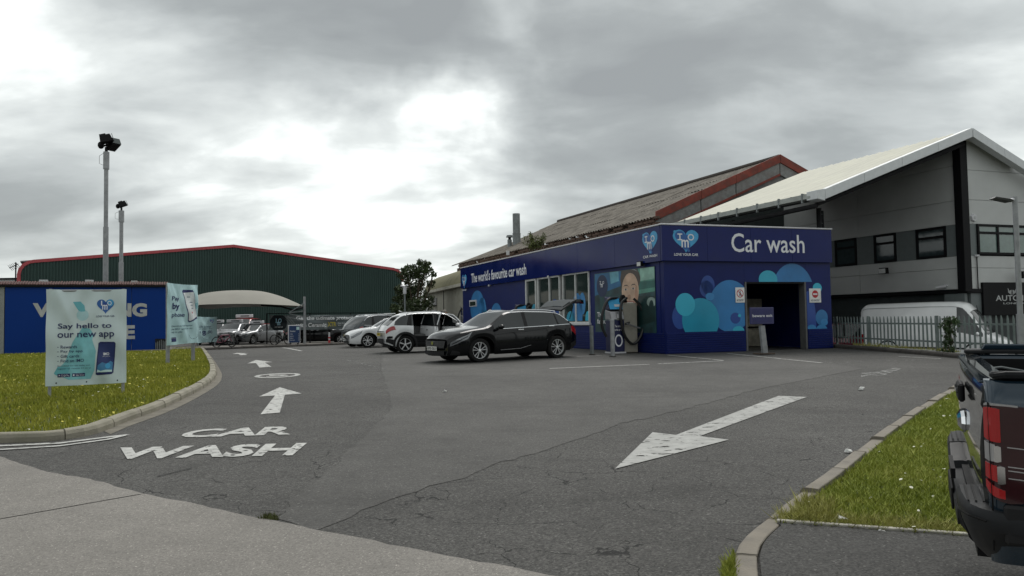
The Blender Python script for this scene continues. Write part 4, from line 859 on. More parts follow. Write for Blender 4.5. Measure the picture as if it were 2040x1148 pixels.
for k in range(6):
    x = -12*s+k*3*s; z = 41.5*s+k*1.3*s; MB().tube([(x, -.15, z+.12), (x+.04, .15, z-.14)], .012, 5).build('element', M_black, t)
# ------------------------------------------------------------ blue lettered shop at left
M_blue = mat('royal_blue_board', (.0015, .034, .21), .5, var=.08, vs=.4, dirt=.12, ds=1.5, dcol=(.005, .03, .13), spec=.15); M_grit = mat('silver_letter', (.42, .43, .43), .5)
b0, b1 = G(8, 710), G(336, 701); BWl = Wall(b0, b1); bt = BWl.uz(170, 572)[1]; bb = hh(b0.y)-.1; bl = BWl.len
shop = thing('blue_shop', 'long flat royal blue building wall with large silver letters', 'building', (b0.x, b0.y, bb))
us = [0, bl*.28, bl*.52, bl*.76, bl]
for a_, b_ in zip(us[:-1], us[1:]): MB().prism([BWl.p(a_+.008, bb), BWl.p(b_-.008, bb), BWl.p(b_-.008, bt), BWl.p(a_+.008, bt)], -BWl.n*.15).build('wall_panel', M_blue, shop, world=True, bevel=.01)
MB().prism([BWl.p(-2.5, bb, -.02), BWl.p(-.02, bb, -.02), BWl.p(-.02, bt, -.02), BWl.p(-2.5, bt, -.02)], -BWl.n*.2).build('side_panel', mat('grey_panel', (.25, .26, .25), .7), shop, world=True)
MB().prism([BWl.p(0, bb+.0, .03), BWl.p(bl, bb+.0, .03), BWl.p(bl, bb+.14, .03), BWl.p(0, bb+.14, .03)], -BWl.n*.05).build('base_trim', M_black, shop, world=True)
MB().prism([BWl.p(-3, bt+.002, .1), BWl.p(bl+.2, bt+.002, .1), BWl.p(bl+.2, bt+.08, .1), BWl.p(-3, bt+.08, .1)], -BWl.n*8).build('roof_edge', M_black, shop, world=True)
# low brown pantile strip on the roof, tile by tile
M_tile = mat('brown_tile', (.10, .055, .05), .9, var=.4, vs=4)
o = None
for k in range(90):
    u = -2.8+(bl+2.8)*k/90; 
    if o is None: o = MB().box((0, 0, 0), ((bl+2.8)/90-.02, .5, .16)).build('roof_tile', M_tile, shop, bevel=.02)
    else: o = o.copy(); COL.objects.link(o); o.parent = shop
    o.location = BWl.p(u, bt+.15+random.uniform(-.012, .012), -.6)-root_of(shop); o.rotation_euler = (0.3, 0, BWl.rot())
for s_t, x0, y0, x1, y1 in (('V', 65, 632, 101, 604), ('NG', 231, 632, 293, 604), ('E', 246, 676, 269, 648)): wtext(BWl, s_t, x0, y0, x1, y1, M_grit, off=.012, bold=.05, parent=shop)
# grille door of a vent in the blue wall
ua, ub = BWl.uz(309, 690)[0], BWl.uz(334, 690)[0]; za, zb = bb+.1, BWl.uz(320, 675)[1]
gr = thing('vent_grille', 'dark metal grille at the right foot of the blue wall', 'grille', BWl.p(ua, bb, .04))
MB().prism([BWl.p(ua, za, .02), BWl.p(ub, za, .02), BWl.p(ub, zb, .02), BWl.p(ua, zb, .02)], BWl.n*.03).build('backing', M_dark, gr, world=True)
for k in range(7):
    u = ua+(ub-ua)*(k+.5)/7; MB().prism([BWl.p(u-.015, za, .06), BWl.p(u+.015, za, .06), BWl.p(u+.015, zb-.05-.12*abs(k-3)/3, .06), BWl.p(u-.015, zb-.05-.12*abs(k-3)/3, .06)], BWl.n*.02).build('bar', M_flue, gr, world=True)
# ------------------------------------------------------------ grey two-storey unit with canopy roof
M_panel = mat('pale_grey_panel', (.49, .50, .49), .5, var=.06, vs=1.2); M_band = mat('mid_grey_band', (.13, .15, .15), .5, var=.08); M_roofc = mat('cream_roof', (.54, .53, .44), .6, var=.12, vs=1, dirt=.25, ds=.7, dcol=(.42, .42, .33)); M_barge = mat('white_barge', (.62, .64, .65), .4, var=.05)
cz_ = at(1925, 600, 28.13); C1 = Vector((cz_.x, cz_.y, 0)); g_z = -.45
A1 = Wall(C1, C1+N2*12); A2 = Wall(C1, C1+D*12)
unit = thing('grey_unit', 'modern grey panelled two storey unit with cream canopy roof and black corner post', 'building', (C1.x, C1.y, g_z))
def upan(w, u0, u1, z0, z1, m, name, off=0, th=.15, bevel=.008):
    return MB().prism([w.p(u0, z0, off), w.p(u1, z0, off), w.p(u1, z1, off), w.p(u0, z1, off)], -w.n*th).build(name, m, unit, world=True, bevel=bevel)
apx = at(1935, 258, 27.6); zA = apx.z
zw0 = A2.uz(1855, 512)[1]; zw1 = A2.uz(1855, 457)[1]; zb0 = A2.uz(1905, 508)[1]; zb1 = A2.uz(1905, 450)[1]; zlow = A2.uz(1900, 577)[1]; zmid = A2.uz(1905, 535)[1]; zm2 = A2.uz(1900, 400)[1]
LA = 10.5
def wind(w, pa, pb, z0, z1, mull=(), trans=(), fr=.09, off=.03):
    ua, ub = sorted((w.uz(pa, 480)[0], w.uz(pb, 480)[0])); window(w, ua, ub, z0, z1, unit, off=-.02, fr=fr, mull=mull, trans=trans, m=M_black, depth=.07)
    return ua, ub
# rows of panels split at the windows
wins = [tuple(sorted((A2.uz(a, 480)[0], A2.uz(b, 480)[0]))) for a, b in ((1885, 1825), (1785, 1741), (1706, 1663))]
cuts = [0.1]+[x for w_ in wins for x in w_]+[LA]
for i in range(0, len(cuts)-1, 2): upan(A2, cuts[i]+.004, cuts[i+1]-.004, zb0-.049, zb1+.049, M_band, 'band_panel')
for a_, b_ in wins: window(A2, a_, b_, zb0-.05, zb1+.05, unit, off=-.03, fr=.10, trans=(zb1-.35,), m=M_black, depth=.06, gm=mat('deep_glass', (.03, .045, .048), .05, spec=.8))
for w__, l__ in ((A1, 12), (A2, LA)): upan(w__, .2, l__, g_z, zm2+.9, M_dark, 'backing_wall', off=-.34, th=.1)
js = [.1, 4.9, LA]
for a_, b_ in zip(js[:-1], js[1:]):
    upan(A2, a_+.006, b_-.006, zmid+.005, zb0-.055, M_panel, 'wall_panel'); upan(A2, a_+.006, b_-.006, zlow+.005, zmid-.005, M_panel, 'wall_panel'); upan(A2, a_+.006, b_-.006, zb1+.055, zm2-.005, M_panel, 'wall_panel')
    upan(A2, a_+.006, b_-.006, zm2+.005, zm2+1.35, M_panel, 'wall_panel'); upan(A2, a_+.006, b_-.006, zm2+1.36, zA-.25, M_panel, 'wall_panel')
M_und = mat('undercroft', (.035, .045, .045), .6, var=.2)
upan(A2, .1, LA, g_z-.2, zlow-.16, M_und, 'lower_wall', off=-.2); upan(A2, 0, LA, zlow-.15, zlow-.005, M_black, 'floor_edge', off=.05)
upan(A2, .05, .9, g_z, zlow-.16, M_band, 'pier', off=0)
# front wall
for z0, z1 in ((zmid+.005, zb0-.055), (zlow+.005, zmid-.005), (zb1+.055, zm2-.005), (zm2+.005, zm2+1.15)): upan(A1, .25, 12, z0, z1, M_panel, 'wall_panel')
fw0 = A1.uz(1946, 480)[0]; fwz1, fwz0 = A1.uz(1990, 448)[1], A1.uz(1990, 508)[1]
upan(A1, .25, fw0-.004, zb0-.05, zb1+.05, M_band, 'band_panel'); window(A1, fw0, fw0+4.2, fwz0, fwz1, unit, off=-.02, fr=.09, mull=(A1.uz(1987, 480)[0], A1.uz(2022, 480)[0], fw0+3.1), trans=(A1.uz(1990, 465)[1],), m=M_black, depth=.08, gm=mat('green_glass', (.10, .16, .14), .05, spec=.8)); upan(A1, fw0+4.2, 12, zb0-.05, zb1+.05, M_band, 'band_panel')
gs = [A1.p(.25, zm2+1.16, 0), A1.p(12, zm2+1.16, 0), A1.p(12, zA-.3-(12)*.36, 0) if 0 else A1.p(6.0, zm2+1.16, 0), A1.p(.25, zA-.25, 0)]
MB().prism([gs[0], gs[2], gs[3]], -A1.n*.15).build('gable_panel', M_panel, unit, world=True)
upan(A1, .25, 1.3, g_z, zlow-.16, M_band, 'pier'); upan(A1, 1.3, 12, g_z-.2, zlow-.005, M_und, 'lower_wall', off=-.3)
upan(A1, .0, 1.3, zlow-.155, zlow-.0, M_black, 'floor_edge', off=.06)
# black corner post
MB().prism([A1.p(-.12, zlow-.1, .1), A1.p(.24, zlow-.1, .1), A1.p(.24, zA-.3, .1), A1.p(-.12, zA-.3, .1)], -A1.n*.34).build('corner_post', M_black, unit, world=True, bevel=.01)
# sign board
sg = thing('shop_sign', 'black board with a silver winged emblem reading auto ima, on the grey unit', 'sign', A1.p(1.4, zlow, .05))
sx0, sx1 = A1.uz(1955, 600)[0], A1.uz(1955, 600)[0]+4; sz1, sz0 = A1.uz(1990, 563)[1], A1.uz(1990, 610)[1]
MB().prism([A1.p(sx0, sz0-.35, .1), A1.p(sx1, sz0-.35, .1), A1.p(sx1, sz1, .1), A1.p(sx0, sz1, .1)], -A1.n*.2).build('board', M_black, sg, world=True)
M_sil = mat('silver_print', (.45, .46, .46), .35)
wtext(A1, 'AUTO IMAGE', 1979, 600, 2077, 588, M_sil, off=.105, bold=.01, parent=sg); wtext(A1, 'LONDON', 1994, 606.5, 2042, 602.5, M_sil, off=.105, bold=.01, parent=sg)
def spoly(pp, m=M_sil, o=.106): return MB().poly([A1.p(*A1.uz(*p), o) for p in pp]).build('emblem_wing', m, sg, world=True)
for s in (-1, 1): 
    for j in range(4): spoly([(2011+s*1.0, 588-j*3.4), (2011+s*(8.5-j*.3*0), 574+j*2.6), (2011+s*(8-j*1.2), 578+j*2.6), (2011+s*1.2, 589-j*3.0)])
# canopy roof: near gable edge runs from the eave end to the apex
eL = A1.uz(1641, 383); 
fo = 0.5   # overhang of the gable edge in front of the wall
S0 = A1.p(eL[0], 0, fo); 
def RP(u, t, z): q = A1.p(u, z, fo)+D*t; return Vector((q.x, q.y, z))
uE = A1.uz(1641, 383)[0]
# solve for u at the overhang plane
OVW = Wall(A1.p(0, 0, fo), A1.p(5, 0, fo)); uE, zE = OVW.uz(1641, 380); uA, zA2 = OVW.uz(1935, 258); uR, zR = OVW.uz(2044, 328)
rt = 8.6; nsh = 13
for k in range(nsh):
    ta, tb = .02+rt*k/nsh, rt*(k+1)/nsh-.006
    mb = MB(); w_ = tb-ta; P = lambda u, t, z: RP(u, t, z)
    sec = [(0, 0), (.12, .045), (.2, .045), (.32, 0), (.62, 0), (.7, .03), (.76, .03), (.84, 0), (1, 0)]
    vs = [P(uE-.1, ta+w_*s_, zE-.04+h_) for s_, h_ in sec]+[P(uA, ta+w_*s_, zA2-.02+h_) for s_, h_ in sec]+[P(uR, ta+w_*s_, zR-.02+h_) for s_, h_ in sec]
    n = len(sec); mb.add(vs, [(i+j*n, i+1+j*n, n+i+1+j*n, n+i+j*n) for i in range(n-1) for j in (0, 1)]); mb.build('roof_sheet', M_roofc, unit, world=True)
MB().prism([RP(uE, .05, zE-.12), RP(uA, .05, zA2-.12), RP(uA, .05, zA2-.30), RP(uE, .05, zE-.30)], D*(rt-.1)).build('roof_lining', M_dark, unit, world=True)
# white edge segments
def edge_seg(ua_, za_, ub_, zb_, n, h):
    for k in range(n):
        f, g2 = k/n, (k+1)/n; a_ = (ua_+(ub_-ua_)*f, za_+(zb_-za_)*f); b_ = (ua_+(ub_-ua_)*g2, za_+(zb_-za_)*g2); e = .006
        MB().prism([RP(a_[0]+e, -.06, a_[1]+.05), RP(b_[0]-e, -.06, b_[1]+.05), RP(b_[0]-e, -.06, b_[1]-h), RP(a_[0]+e, -.06, a_[1]-h)], D*.3).build('edge_panel', M_barge, unit, world=True, bevel=.01)
edge_seg(uE, zE, uA-.012, zA2, 4, .30); edge_seg(uA+.012, zA2, uR+2, zR-(2/(uR-uA))*(zA2-zR), 3, .30)
MB().prism([RP(uE-.02, -.08, zE+.06), RP(uE-.35, -.08, zE+.0), RP(uE-.35, -.08, zE-.30), RP(uE-.02, -.08, zE-.36)], D*.5).build('corner_cap', M_barge, unit, world=True, bevel=.01)
# gutter and brackets, dark truss beam, column
MB().prism([RP(uE-.14, .25, zE-.10), RP(uE-.34, .25, zE-.06), RP(uE-.36, .25, zE-.24), RP(uE-.14, .25, zE-.26)], D*(rt-.3)).build('gutter', mat('gutter_grey', (.33, .35, .33), .5, dirt=.3), unit, world=True)
for k in range(7): MB().prism([RP(uE-.37, .6+k*1.15, zE-.02), RP(uE-.30, .6+k*1.15, zE-.02), RP(uE-.30, .6+k*1.15, zE-.36), RP(uE-.37, .6+k*1.15, zE-.36)], D*.06).build('gutter_bracket', M_flue, unit, world=True)
MB().tube([RP(uE-.05, .3, zE-.48), RP(uE-.05, rt, zE-.62)], .09, 8).build('eave_beam', M_dark, unit, world=True); MB().tube([RP(uE+.02, .35, zE-.40), RP(uA, .35, zA2-.48)], .09, 8).build('gable_beam', M_dark, unit, world=True)
for px, Y_, s_ in ((1634, 27.3, .10), (1640, 28.0, .07)):
    q = at(px, 500, Y_); MB().cyl((q.x, q.y, .2), (q.x, q.y, zE-.33), s_, n=8).build('column', M_dark, unit, world=True)
q0, q1 = at(1634, 500, 27.3), at(1640, 500, 28.0)
for k in range(5): MB().tube([(q0.x, q0.y, zE-2.0+k*.35), (q1.x, q1.y, zE-1.85+k*.35)], .02, 5).build('lattice_bar', M_flue, unit, world=True)
q = RP(uE+.05, 4.8, 0); MB().cyl((q.x, q.y, ZT-.25), (q.x, q.y, zE-.4), .07, n=8).build('column', M_dark, unit, world=True)
MB().tube([(q.x, q.y, ZT+.5), RP(uE+.05, 5.5, zE-.55)], .04, 6).build('brace', M_dark, unit, world=True)
upan(A2, LA-2, LA+3, g_z, zA-1.2, M_dark, 'back_wall', off=-.3)
BK = Wall(C1+D*9.4, C1+D*9.4-N2*8); 
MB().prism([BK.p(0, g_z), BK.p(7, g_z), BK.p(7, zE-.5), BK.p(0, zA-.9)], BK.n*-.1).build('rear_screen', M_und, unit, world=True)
# fittings on the unit
wall_lamp(A2, 1772, 540, 1.5, 'black floodlight on the side wall under the middle window of the grey unit', off=.2); wall_lamp(A1, 2022, 549, 1.6, 'black floodlight above the winged emblem sign', off=.25)
def cctv(w, px, py, label):
    u, z = w.uz(px, py); t = thing('security_camera', label, 'camera', w.p(u, z, .1), w.rot()); MB().cyl((.12, 0, 0), (-.22, -.1, -.04), .055, n=10).build('body', M_trim, t); MB().box((.1, .06, .05), (.08, .12, .08)).build('bracket', M_trim, t)
cctv(A2, 1882, 571, 'white security camera at the bottom corner of the grey side wall')
u, z = A1.uz(1938, 434); t = thing('alarm_box', 'white alarm box high on the grey front wall', 'alarm', A1.p(u, z, 0), A1.rot()); MB().cyl((0, 0, 0), (0, -.08, 0), .17, .14, n=6).build('casing', M_trim, t); MB().cyl((.02, -.08, 0), (.02, -.09, 0), .06, n=12).build('badge', M_grit, t)
u, z = A1.uz(1944, 510); t = thing('wall_pipe', 'thin dark cable with a white cap on the grey front wall', 'pipe', A1.p(u, z, .0), A1.rot()); MB().box((0, -.06, 0), (.18, .1, .08)).build('cap', M_trim, t, bevel=.02); MB().cyl((0, -.04, 0), (0, -.04, -1.3), .02, n=6).build('cable', M_black, t)
# ------------------------------------------------------------ cloth banners on the lawn
M_galv = MATS['galvanised']
M_cloth = mat('banner_cloth', (.55, .65, .65), .55, var=.06, vs=1.5); M_clothD = mat('banner_teal', (.13, .42, .47), .55, var=.1, vs=2); M_clothL = mat('banner_pale', (.50, .68, .67), .55)
M_ink = mat('navy_ink', (.012, .02, .10), .5); M_ink2 = mat('grey_ink', (.05, .10, .16), .5)
class Cloth:
    """wrinkled sheet on a wall plane between two posts; print sits on its surface"""
    def __init__(s, wl, u0, u1, z0, z1, seed, sag, bulge): s.w, s.u0, s.u1, s.z0, s.z1, s.seed, s.sag, s.b = wl, u0, u1, z0, z1, seed, sag, bulge
    def d(s, a, b):
        r = s.seed
        w = .020*math.sin(9*a+5*b+r)*math.sin(3*b*math.pi)+.012*math.sin(22*(a-.7*b)+r)*(1-abs(2*a-1))+.014*math.sin(15*a+11*b+2*r)
        w += .016*math.exp(-((a-.12-.55*(1-b))/.05)**2)*b-.014*math.exp(-((a-.2-.5*(1-b))/.05)**2)+.013*math.exp(-((a-.88+.35*(1-b))/.05)**2)*b
        w += .010*math.exp(-((a-.06)/.03)**2)+.010*math.exp(-((a-.94)/.025)**2)
        return s.b*math.sin(math.pi*a)*math.sin(math.pi*b)+w
    def pt(s, a, b, off=0.0):
        z = s.z0+(s.z1-s.z0)*b-s.sag*4*a*(1-a)*b**4*.5-(1-b)*s.sag*.5*math.sin(2.4*a+s.seed)
        return s.w.p(s.u0+(s.u1-s.u0)*a, z, s.d(a, b)+off)
    def build(s, parent, m, n=46):
        mb = MB(); vs = [s.pt(i/n, j/n) for j in range(n+1) for i in range(n+1)]+[s.pt(i/n, j/n, -.006) for j in range(n+1) for i in range(n+1)]; N = (n+1)**2; k = n+1
        fs = [(j*k+i, j*k+i+1, (j+1)*k+i+1, (j+1)*k+i) for j in range(n) for i in range(n)]; fs += [tuple(N+q for q in reversed(f)) for f in fs]
        for i in range(n): fs += [(i, N+i, N+i+1, i+1), (n*k+i, n*k+i+1, N+n*k+i+1, N+n*k+i), (i*k, (i+1)*k, N+(i+1)*k, N+i*k), (i*k+n, N+i*k+n, N+(i+1)*k+n, (i+1)*k+n)]
        return mb.add(vs, fs).build('cloth', m, parent, world=True, smooth=True)
    def poly(s, P, lay, m, name, parent):
        """print: a polygon in cloth coordinates cut into strips so that it follows the folds"""
        bm = bmesh.new(); bm.faces.new([bm.verts.new((a, b, 0)) for a, b in P])
        for q in range(1, 40):
            bmesh.ops.bisect_plane(bm, geom=bm.verts[:]+bm.edges[:]+bm.faces[:], plane_co=(q/40, 0, 0), plane_no=(1, 0, 0))
            bmesh.ops.bisect_plane(bm, geom=bm.verts[:]+bm.edges[:]+bm.faces[:], plane_co=(0, q/40, 0), plane_no=(0, 1, 0))
        bmesh.ops.triangulate(bm, faces=bm.faces); bm.verts.index_update()
        o = MB().add([s.pt(v.co.x, v.co.y, .0025+.0012*lay) for v in bm.verts], [tuple(v.index for v in f.verts) for f in bm.faces]).build(name, m, parent, world=True, smooth=True); bm.free(); return o
    def text(s, t, a0, b0, a1, b1, m, parent, bold=.01, lay=4):
        return text_on(lambda u, v: s.pt(a0+(a1-a0)*u, b0+(b1-b0)*v, .003+.0012*lay), t, bold, 'lettering', m, parent)
    def logo(s, cx, cy, r, asp, parent, small=None, dark=M_heart2, light=M_heart):
        hr = [(cx+r*16/17*math.sin(t)**3*1.0, cy+r*asp*(13*math.cos(t)-5*math.cos(2*t)-2*math.cos(3*t)-math.cos(4*t))/17) for t in [2*math.pi*k/40 for k in range(40)]]
        s.poly(hr, 2, dark, 'logo', parent)
        for a, b, q, m in ((.5, .3, .4, light), (0, .1, .3, M_b4)): s.poly(circ(cx+a*r, cy+b*r*asp, q*r, q*r*asp, 20), 3, m, 'logo_bubble', parent)
        for t, a0, b0, a1, b1 in (('I', -.5, .0, -.38, .55), ('O', .18, .0, .66, .52), ('m', -.36, -.5, .2, .08)): s.text(t, cx+a0*r, cy+b0*r*asp, cx+a1*r, cy+b1*r*asp, M_white, parent, lay=5)
        if small: s.text(small, cx-r, cy-r*asp*1.35, cx+r, cy-r*asp*1.15, M_ink, parent, lay=4)
def banner_root(fa, fb, name, label):
    w = Wall(fa, fb); return w, thing(name, label, 'banner', (fa.x, fa.y, hh(fa.y)))
# 1: the app banner
fa, fb = G(98, 800), G(246, 792); w1, t1_ = banner_root(fa, fb, 'cloth_banner', 'large pale blue cloth banner saying say hello to our new app, on the lawn')
c = Cloth(w1, w1.uz(92, 600)[0], w1.uz(252, 600)[0], w1.uz(170, 766)[1], w1.uz(170, 576.5)[1], 1.0, .02, .03); c.build(t1_, M_cloth)
for u in (w1.uz(99, 600)[0], w1.uz(245, 600)[0]): MB().cyl(w1.p(u, hh(fa.y)-.1, -.05), w1.p(u, c.z1+.01, -.05), .028, n=10).build('post', M_galv, t1_, world=True)
MB().cyl(c.pt(.01, .985, -.03), c.pt(.99, .985, -.03), .022, n=8).build('top_rail', M_galv, t1_, world=True)
for a in (.13, .5, .89): c.poly(circ(a, .03, .009, .008, 10), 3, M_black, 'eyelet', t1_)
S = lambda P, l, m, n='print': c.poly(P, l, m, n, t1_)
S([(.33, .87), (.42, .875), (.47, .83), (.48, .77), (.41, .765), (.38, .80)], .5, M_clothD); S(circ(.45, .73, .075, .06, 20), .3, mat('banner_mid', (.36, .56, .58), .55))
S([(.45, .60), (.54, .585), (.585, .53), (.57, .47), (.62, .35), (.60, .15), (.55, .06), (.28, .06), (.10, .13), (.24, .25), (.33, .45)], .5, mat('banner_teal2', (.20, .50, .54), .55, var=.15))
S([(.10, .13), (.15, .20), (.30, .19), (.26, .10), (.13, .11)], 1, M_clothD)
c.text('Say hello to', .145, .575, .815, .645, M_ink, t1_, .012); c.text('our new app', .145, .475, .85, .545, M_ink, t1_, .012)
for k, s_ in enumerate(('Rewards', 'Pay by app', 'Gift cards', 'Find an IMO')):
    wd = (.20, .27, .225, .285)[k]; y = .385-k*.048; c.text(s_, .185, y, .185+wd, y+.032, M_ink, t1_, .004); S([(.145, y+.012), (.16, y+.012), (.16, y+.018), (.145, y+.018)], 3, M_ink, 'bullet')
c.text('Download our app today and', .145, .195, .54, .213, M_ink2, t1_, .003); c.text('register to receive £3 on us', .145, .165, .56, .185, M_ink2, t1_, .003)
for a, s1, s2 in ((.145, 'GET IT ON', 'Google Play'), (.325, 'Download on the', 'App Store')):
    S([(a, .09), (a+.155, .09), (a+.155, .125), (a, .125)], 3, M_ink, 'store_badge'); c.text(s2, a+.045, .095, a+.145, .110, M_white, t1_, .01, 5); c.text(s1, a+.045, .114, a+.125, .120, M_white, t1_, .0, 5)
S([(.162, .100), (.180, .108), (.162, .117)], 5, M_white, 'badge_mark'); S(circ(.345, .107, .011, .009, 12), 5, M_white, 'badge_mark')
S([(.615, .105), (.635, .095), (.815, .10), (.838, .115), (.868, .425), (.85, .44), (.67, .445), (.65, .43)], 2, M_ink, 'phone_print'); S([(.628, .12), (.822, .122), (.852, .42), (.665, .428)], 3, mat('phone_screen', (.015, .03, .13), .4), 'phone_screen')
S([(.63, .125), (.822, .125), (.832, .22), (.80, .24), (.76, .21), (.70, .23), (.645, .20)], 4, mat('phone_blue', (.05, .20, .38), .5), 'phone_screen'); S(circ(.77, .19, .033, .028, 16), 5, M_heart, 'phone_screen'); S([(.63, .125), (.822, .125), (.82, .145), (.74, .15), (.68, .14), (.64, .155)], 5.2, M_clothL, 'phone_screen')
c.text('IMO', .71, .30, .785, .33, M_white, t1_, .02, 5); c.text('LOVE YOUR CAR', .70, .285, .795, .291, M_white, t1_, .0, 5)
c.logo(.735, .83, .115, .80, t1_, 'LOVE YOUR CAR')
# 2: pay by phone
fa, fb = G(341, 731), G(393, 727); d = (fb-fa); nrm = Vector((fa.x, fa.y, 0)).normalized()
fb2 = Vector((fb.x, fb.y, 0))+Vector((fb.x, fb.y, 0)).normalized()*.55; w2, t2_ = banner_root(fa, fb2, 'cloth_banner', 'tall narrow pale blue cloth banner saying pay by phone, at the lawn tip')
c = Cloth(w2, w2.uz(333, 600)[0], w2.uz(394.5, 600)[0], w2.uz(362, 686)[1], w2.uz(362, 565.5)[1], 2.4, .04, .04); c.build(t2_, mat('banner_cloth2', (.42, .61, .63), .55, var=.08, vs=1.5)); 
for px in (340, 390): u = w2.uz(px, 600)[0]; MB().prism([w2.p(u-.06, hh(fa.y)-.1, -.06), w2.p(u+.06, hh(fa.y)-.1, -.06), w2.p(u+.06, c.z1-.02, -.06), w2.p(u-.06, c.z1-.02, -.06)], -w2.n*.06).build('post', M_galv, t2_, world=True, bevel=.005)
S = lambda P, l, m, n='print': c.poly(P, l, m, n, t2_)
c.text('Pay', .12, .70, .36, .79, M_ink, t2_, .012); c.text('by', .13, .55, .37, .68, M_ink, t2_, .03); c.text('phone', .13, .43, .52, .52, M_ink, t2_, .012)
S([(.47, .88), (.50, .91), (.78, .91), (.80, .88), (.985, .42), (.68, .355), (.63, .37)], 1.5, M_ink, 'phone_print'); S([(.495, .855), (.79, .875), (.965, .45), (.68, .375), (.645, .39)], 2.5, mat('phone_white', (.62, .66, .66), .5), 'phone_screen')
S(circ(.755, .52, .03, .016, 14), 4, M_sr if 0 else mat('badge_red', (.45, .04, .06), .5), 'phone_icon')
for a, b in ((.62, .78), (.69, .69), (.71, .64), (.735, .585)): S([(a, b), (a+.09, b), (a+.09, b+.013), (a, b+.013)], 4, M_ink2, 'phone_icon')
for k in range(4): S([(.86+k*.012, .66-k*.025), (.97, .70-k*.025), (.97, .685-k*.025), (.875+k*.012, .648-k*.025)], 1, M_clothD, 'stripe')
for s_, y, x1 in (('Download and register', .285, .78), ('the IMO app for an easy', .235, .80), ('way to pay', .185, .42)): c.text(s_, .13, y, x1, y+.03, M_ink2, t2_, .006)
S([(.13, .05), (.28, .05), (.28, .12), (.13, .12)], 2, M_ink, 'store_badge'); c.text('App Store', .145, .10, .265, .112, M_white, t2_, .0, 4)
for s in range(9): a = math.pi*(1.05+.9*s/8); S([(.84+.14*math.cos(a)-.012, .14+.07*math.sin(a)), (.84+.14*math.cos(a)+.02, .14+.07*math.sin(a)), (.84+.14*math.cos(a)+.01, .152+.07*math.sin(a))], 2, M_ink2, 'smile_dot')
# 3: price banner
fa, fb = G(399, 694), G(430, 692.5); w3, t3_ = banner_root(fa, fb, 'cloth_banner', 'small low pale blue banner priced at eight pounds, nearest the pink bicycle')
c = Cloth(w3, w3.uz(393, 600)[0], w3.uz(432.5, 600)[0], w3.uz(412, 683)[1], w3.uz(412, 631)[1], 4.0, .05, .03); c.build(t3_, MATS['banner_cloth2'], 24)
for px in (397, 430): u = w3.uz(px, 600)[0]; MB().cyl(w3.p(u, hh(fa.y)-.1, -.06), w3.p(u, c.z1, -.06), .035, n=8).build('post', M_galv, t3_, world=True)
c.text('£', .10, .37, .17, .45, M_ink, t3_, .01); c.text('8', .22, .26, .40, .46, M_ink, t3_, .03); c.text('.00', .42, .34, .72, .46, M_ink, t3_, .012); c.text('Life is better', .10, .58, .68, .66, M_ink2, t3_, .006); c.text('in triple foam', .10, .49, .74, .56, M_ink2, t3_, .006); c.logo(.70, .84, .13, .75, t3_)
for s in range(7): a = math.pi*(1.1+.8*s/6); c.poly([(.4+.2*math.cos(a), .22+.12*math.sin(a)), (.44+.2*math.cos(a), .22+.12*math.sin(a)), (.42+.2*math.cos(a), .24+.12*math.sin(a))], 2, M_ink2, 'smile_dot', t3_)
# ------------------------------------------------------------ floodlight masts behind the blue wall
def mast(px, ytop, Y, hs, label, two=True):
    a = at(px, 600, Y); base = hh(Y) ; s = Y/FOC; t = thing('floodlight_mast', label, 'lamp post', (a.x, a.y, base), 0, 'floodlight masts behind the banner')
    zt = zat(px+1, ytop, Y)-base; R = 5.0*s*hs
    MB().cyl((0, 0, 0), (0, 0, zt*.62), R, R, n=14).build('pole', M_galv, t, smooth=True); MB().cyl((0, 0, zt*.62), (0, 0, zt), R*.8, R*.8, n=14).build('upper_pole', M_galv, t, smooth=True)
    MB().cyl((0, 0, zt-.9*hs), (0, 0, zt), R*1.15, n=12).build('sleeve', M_galv, t)
    MB().tube([(-R, 0, zt-.7*hs), (-R*2.8, 0, zt-.6*hs), (-R*2.8, 0, zt-.2*hs), (-R, 0, zt-.05*hs)], .012, 5).build('cable', M_galv, t)
    k = 1.0*hs
    MB().box((0, 0, zt+.10*k), (.10*k, .12*k, .3*k)).build('bracket', M_black, t); MB().cyl((-.32*k, 0, zt+.28*k), (.3*k, 0, zt+.42*k), .05*k).build('crossbar', M_black, t)
    for q, (x, y, z, ry, rz) in enumerate(((.12, -.25, .62, -.3, .4), (.22, .2, .42, -.5, -.5)) if two else ((.14, -.1, .50, -.4, .4),)):
        M = Matrix.Translation((x*k, y*k, zt+z*k)) @ Matrix.Rotation(rz, 4, 'Z') @ Matrix.Rotation(ry, 4, 'Y') @ Matrix.Scale(k, 4)
        h = MB().box((0, 0, 0), (.62, .5, .40), M=M, taper=.8).build('lamp_housing', M_black, t, bevel=.03*k); MB().box((.33, 0, 0), (.03, .46, .34), M=M).build('lens', M_glass, h); MB().box((-.1, .0, .23), (.3, .3, .06), M=M).build('fins', M_dark, h)
    MB().ball((-.28*k, 0, zt+.36*k), (.16*k, .16*k, .2*k), 10).build('ballast', M_black, t, smooth=True)
mast(210, 303, 38, 1.0, 'taller nearer floodlight mast with two black lamps behind the app banner'); mast(241, 420, 52, .9, 'shorter floodlight mast with one black lamp right of the tall mast', False)
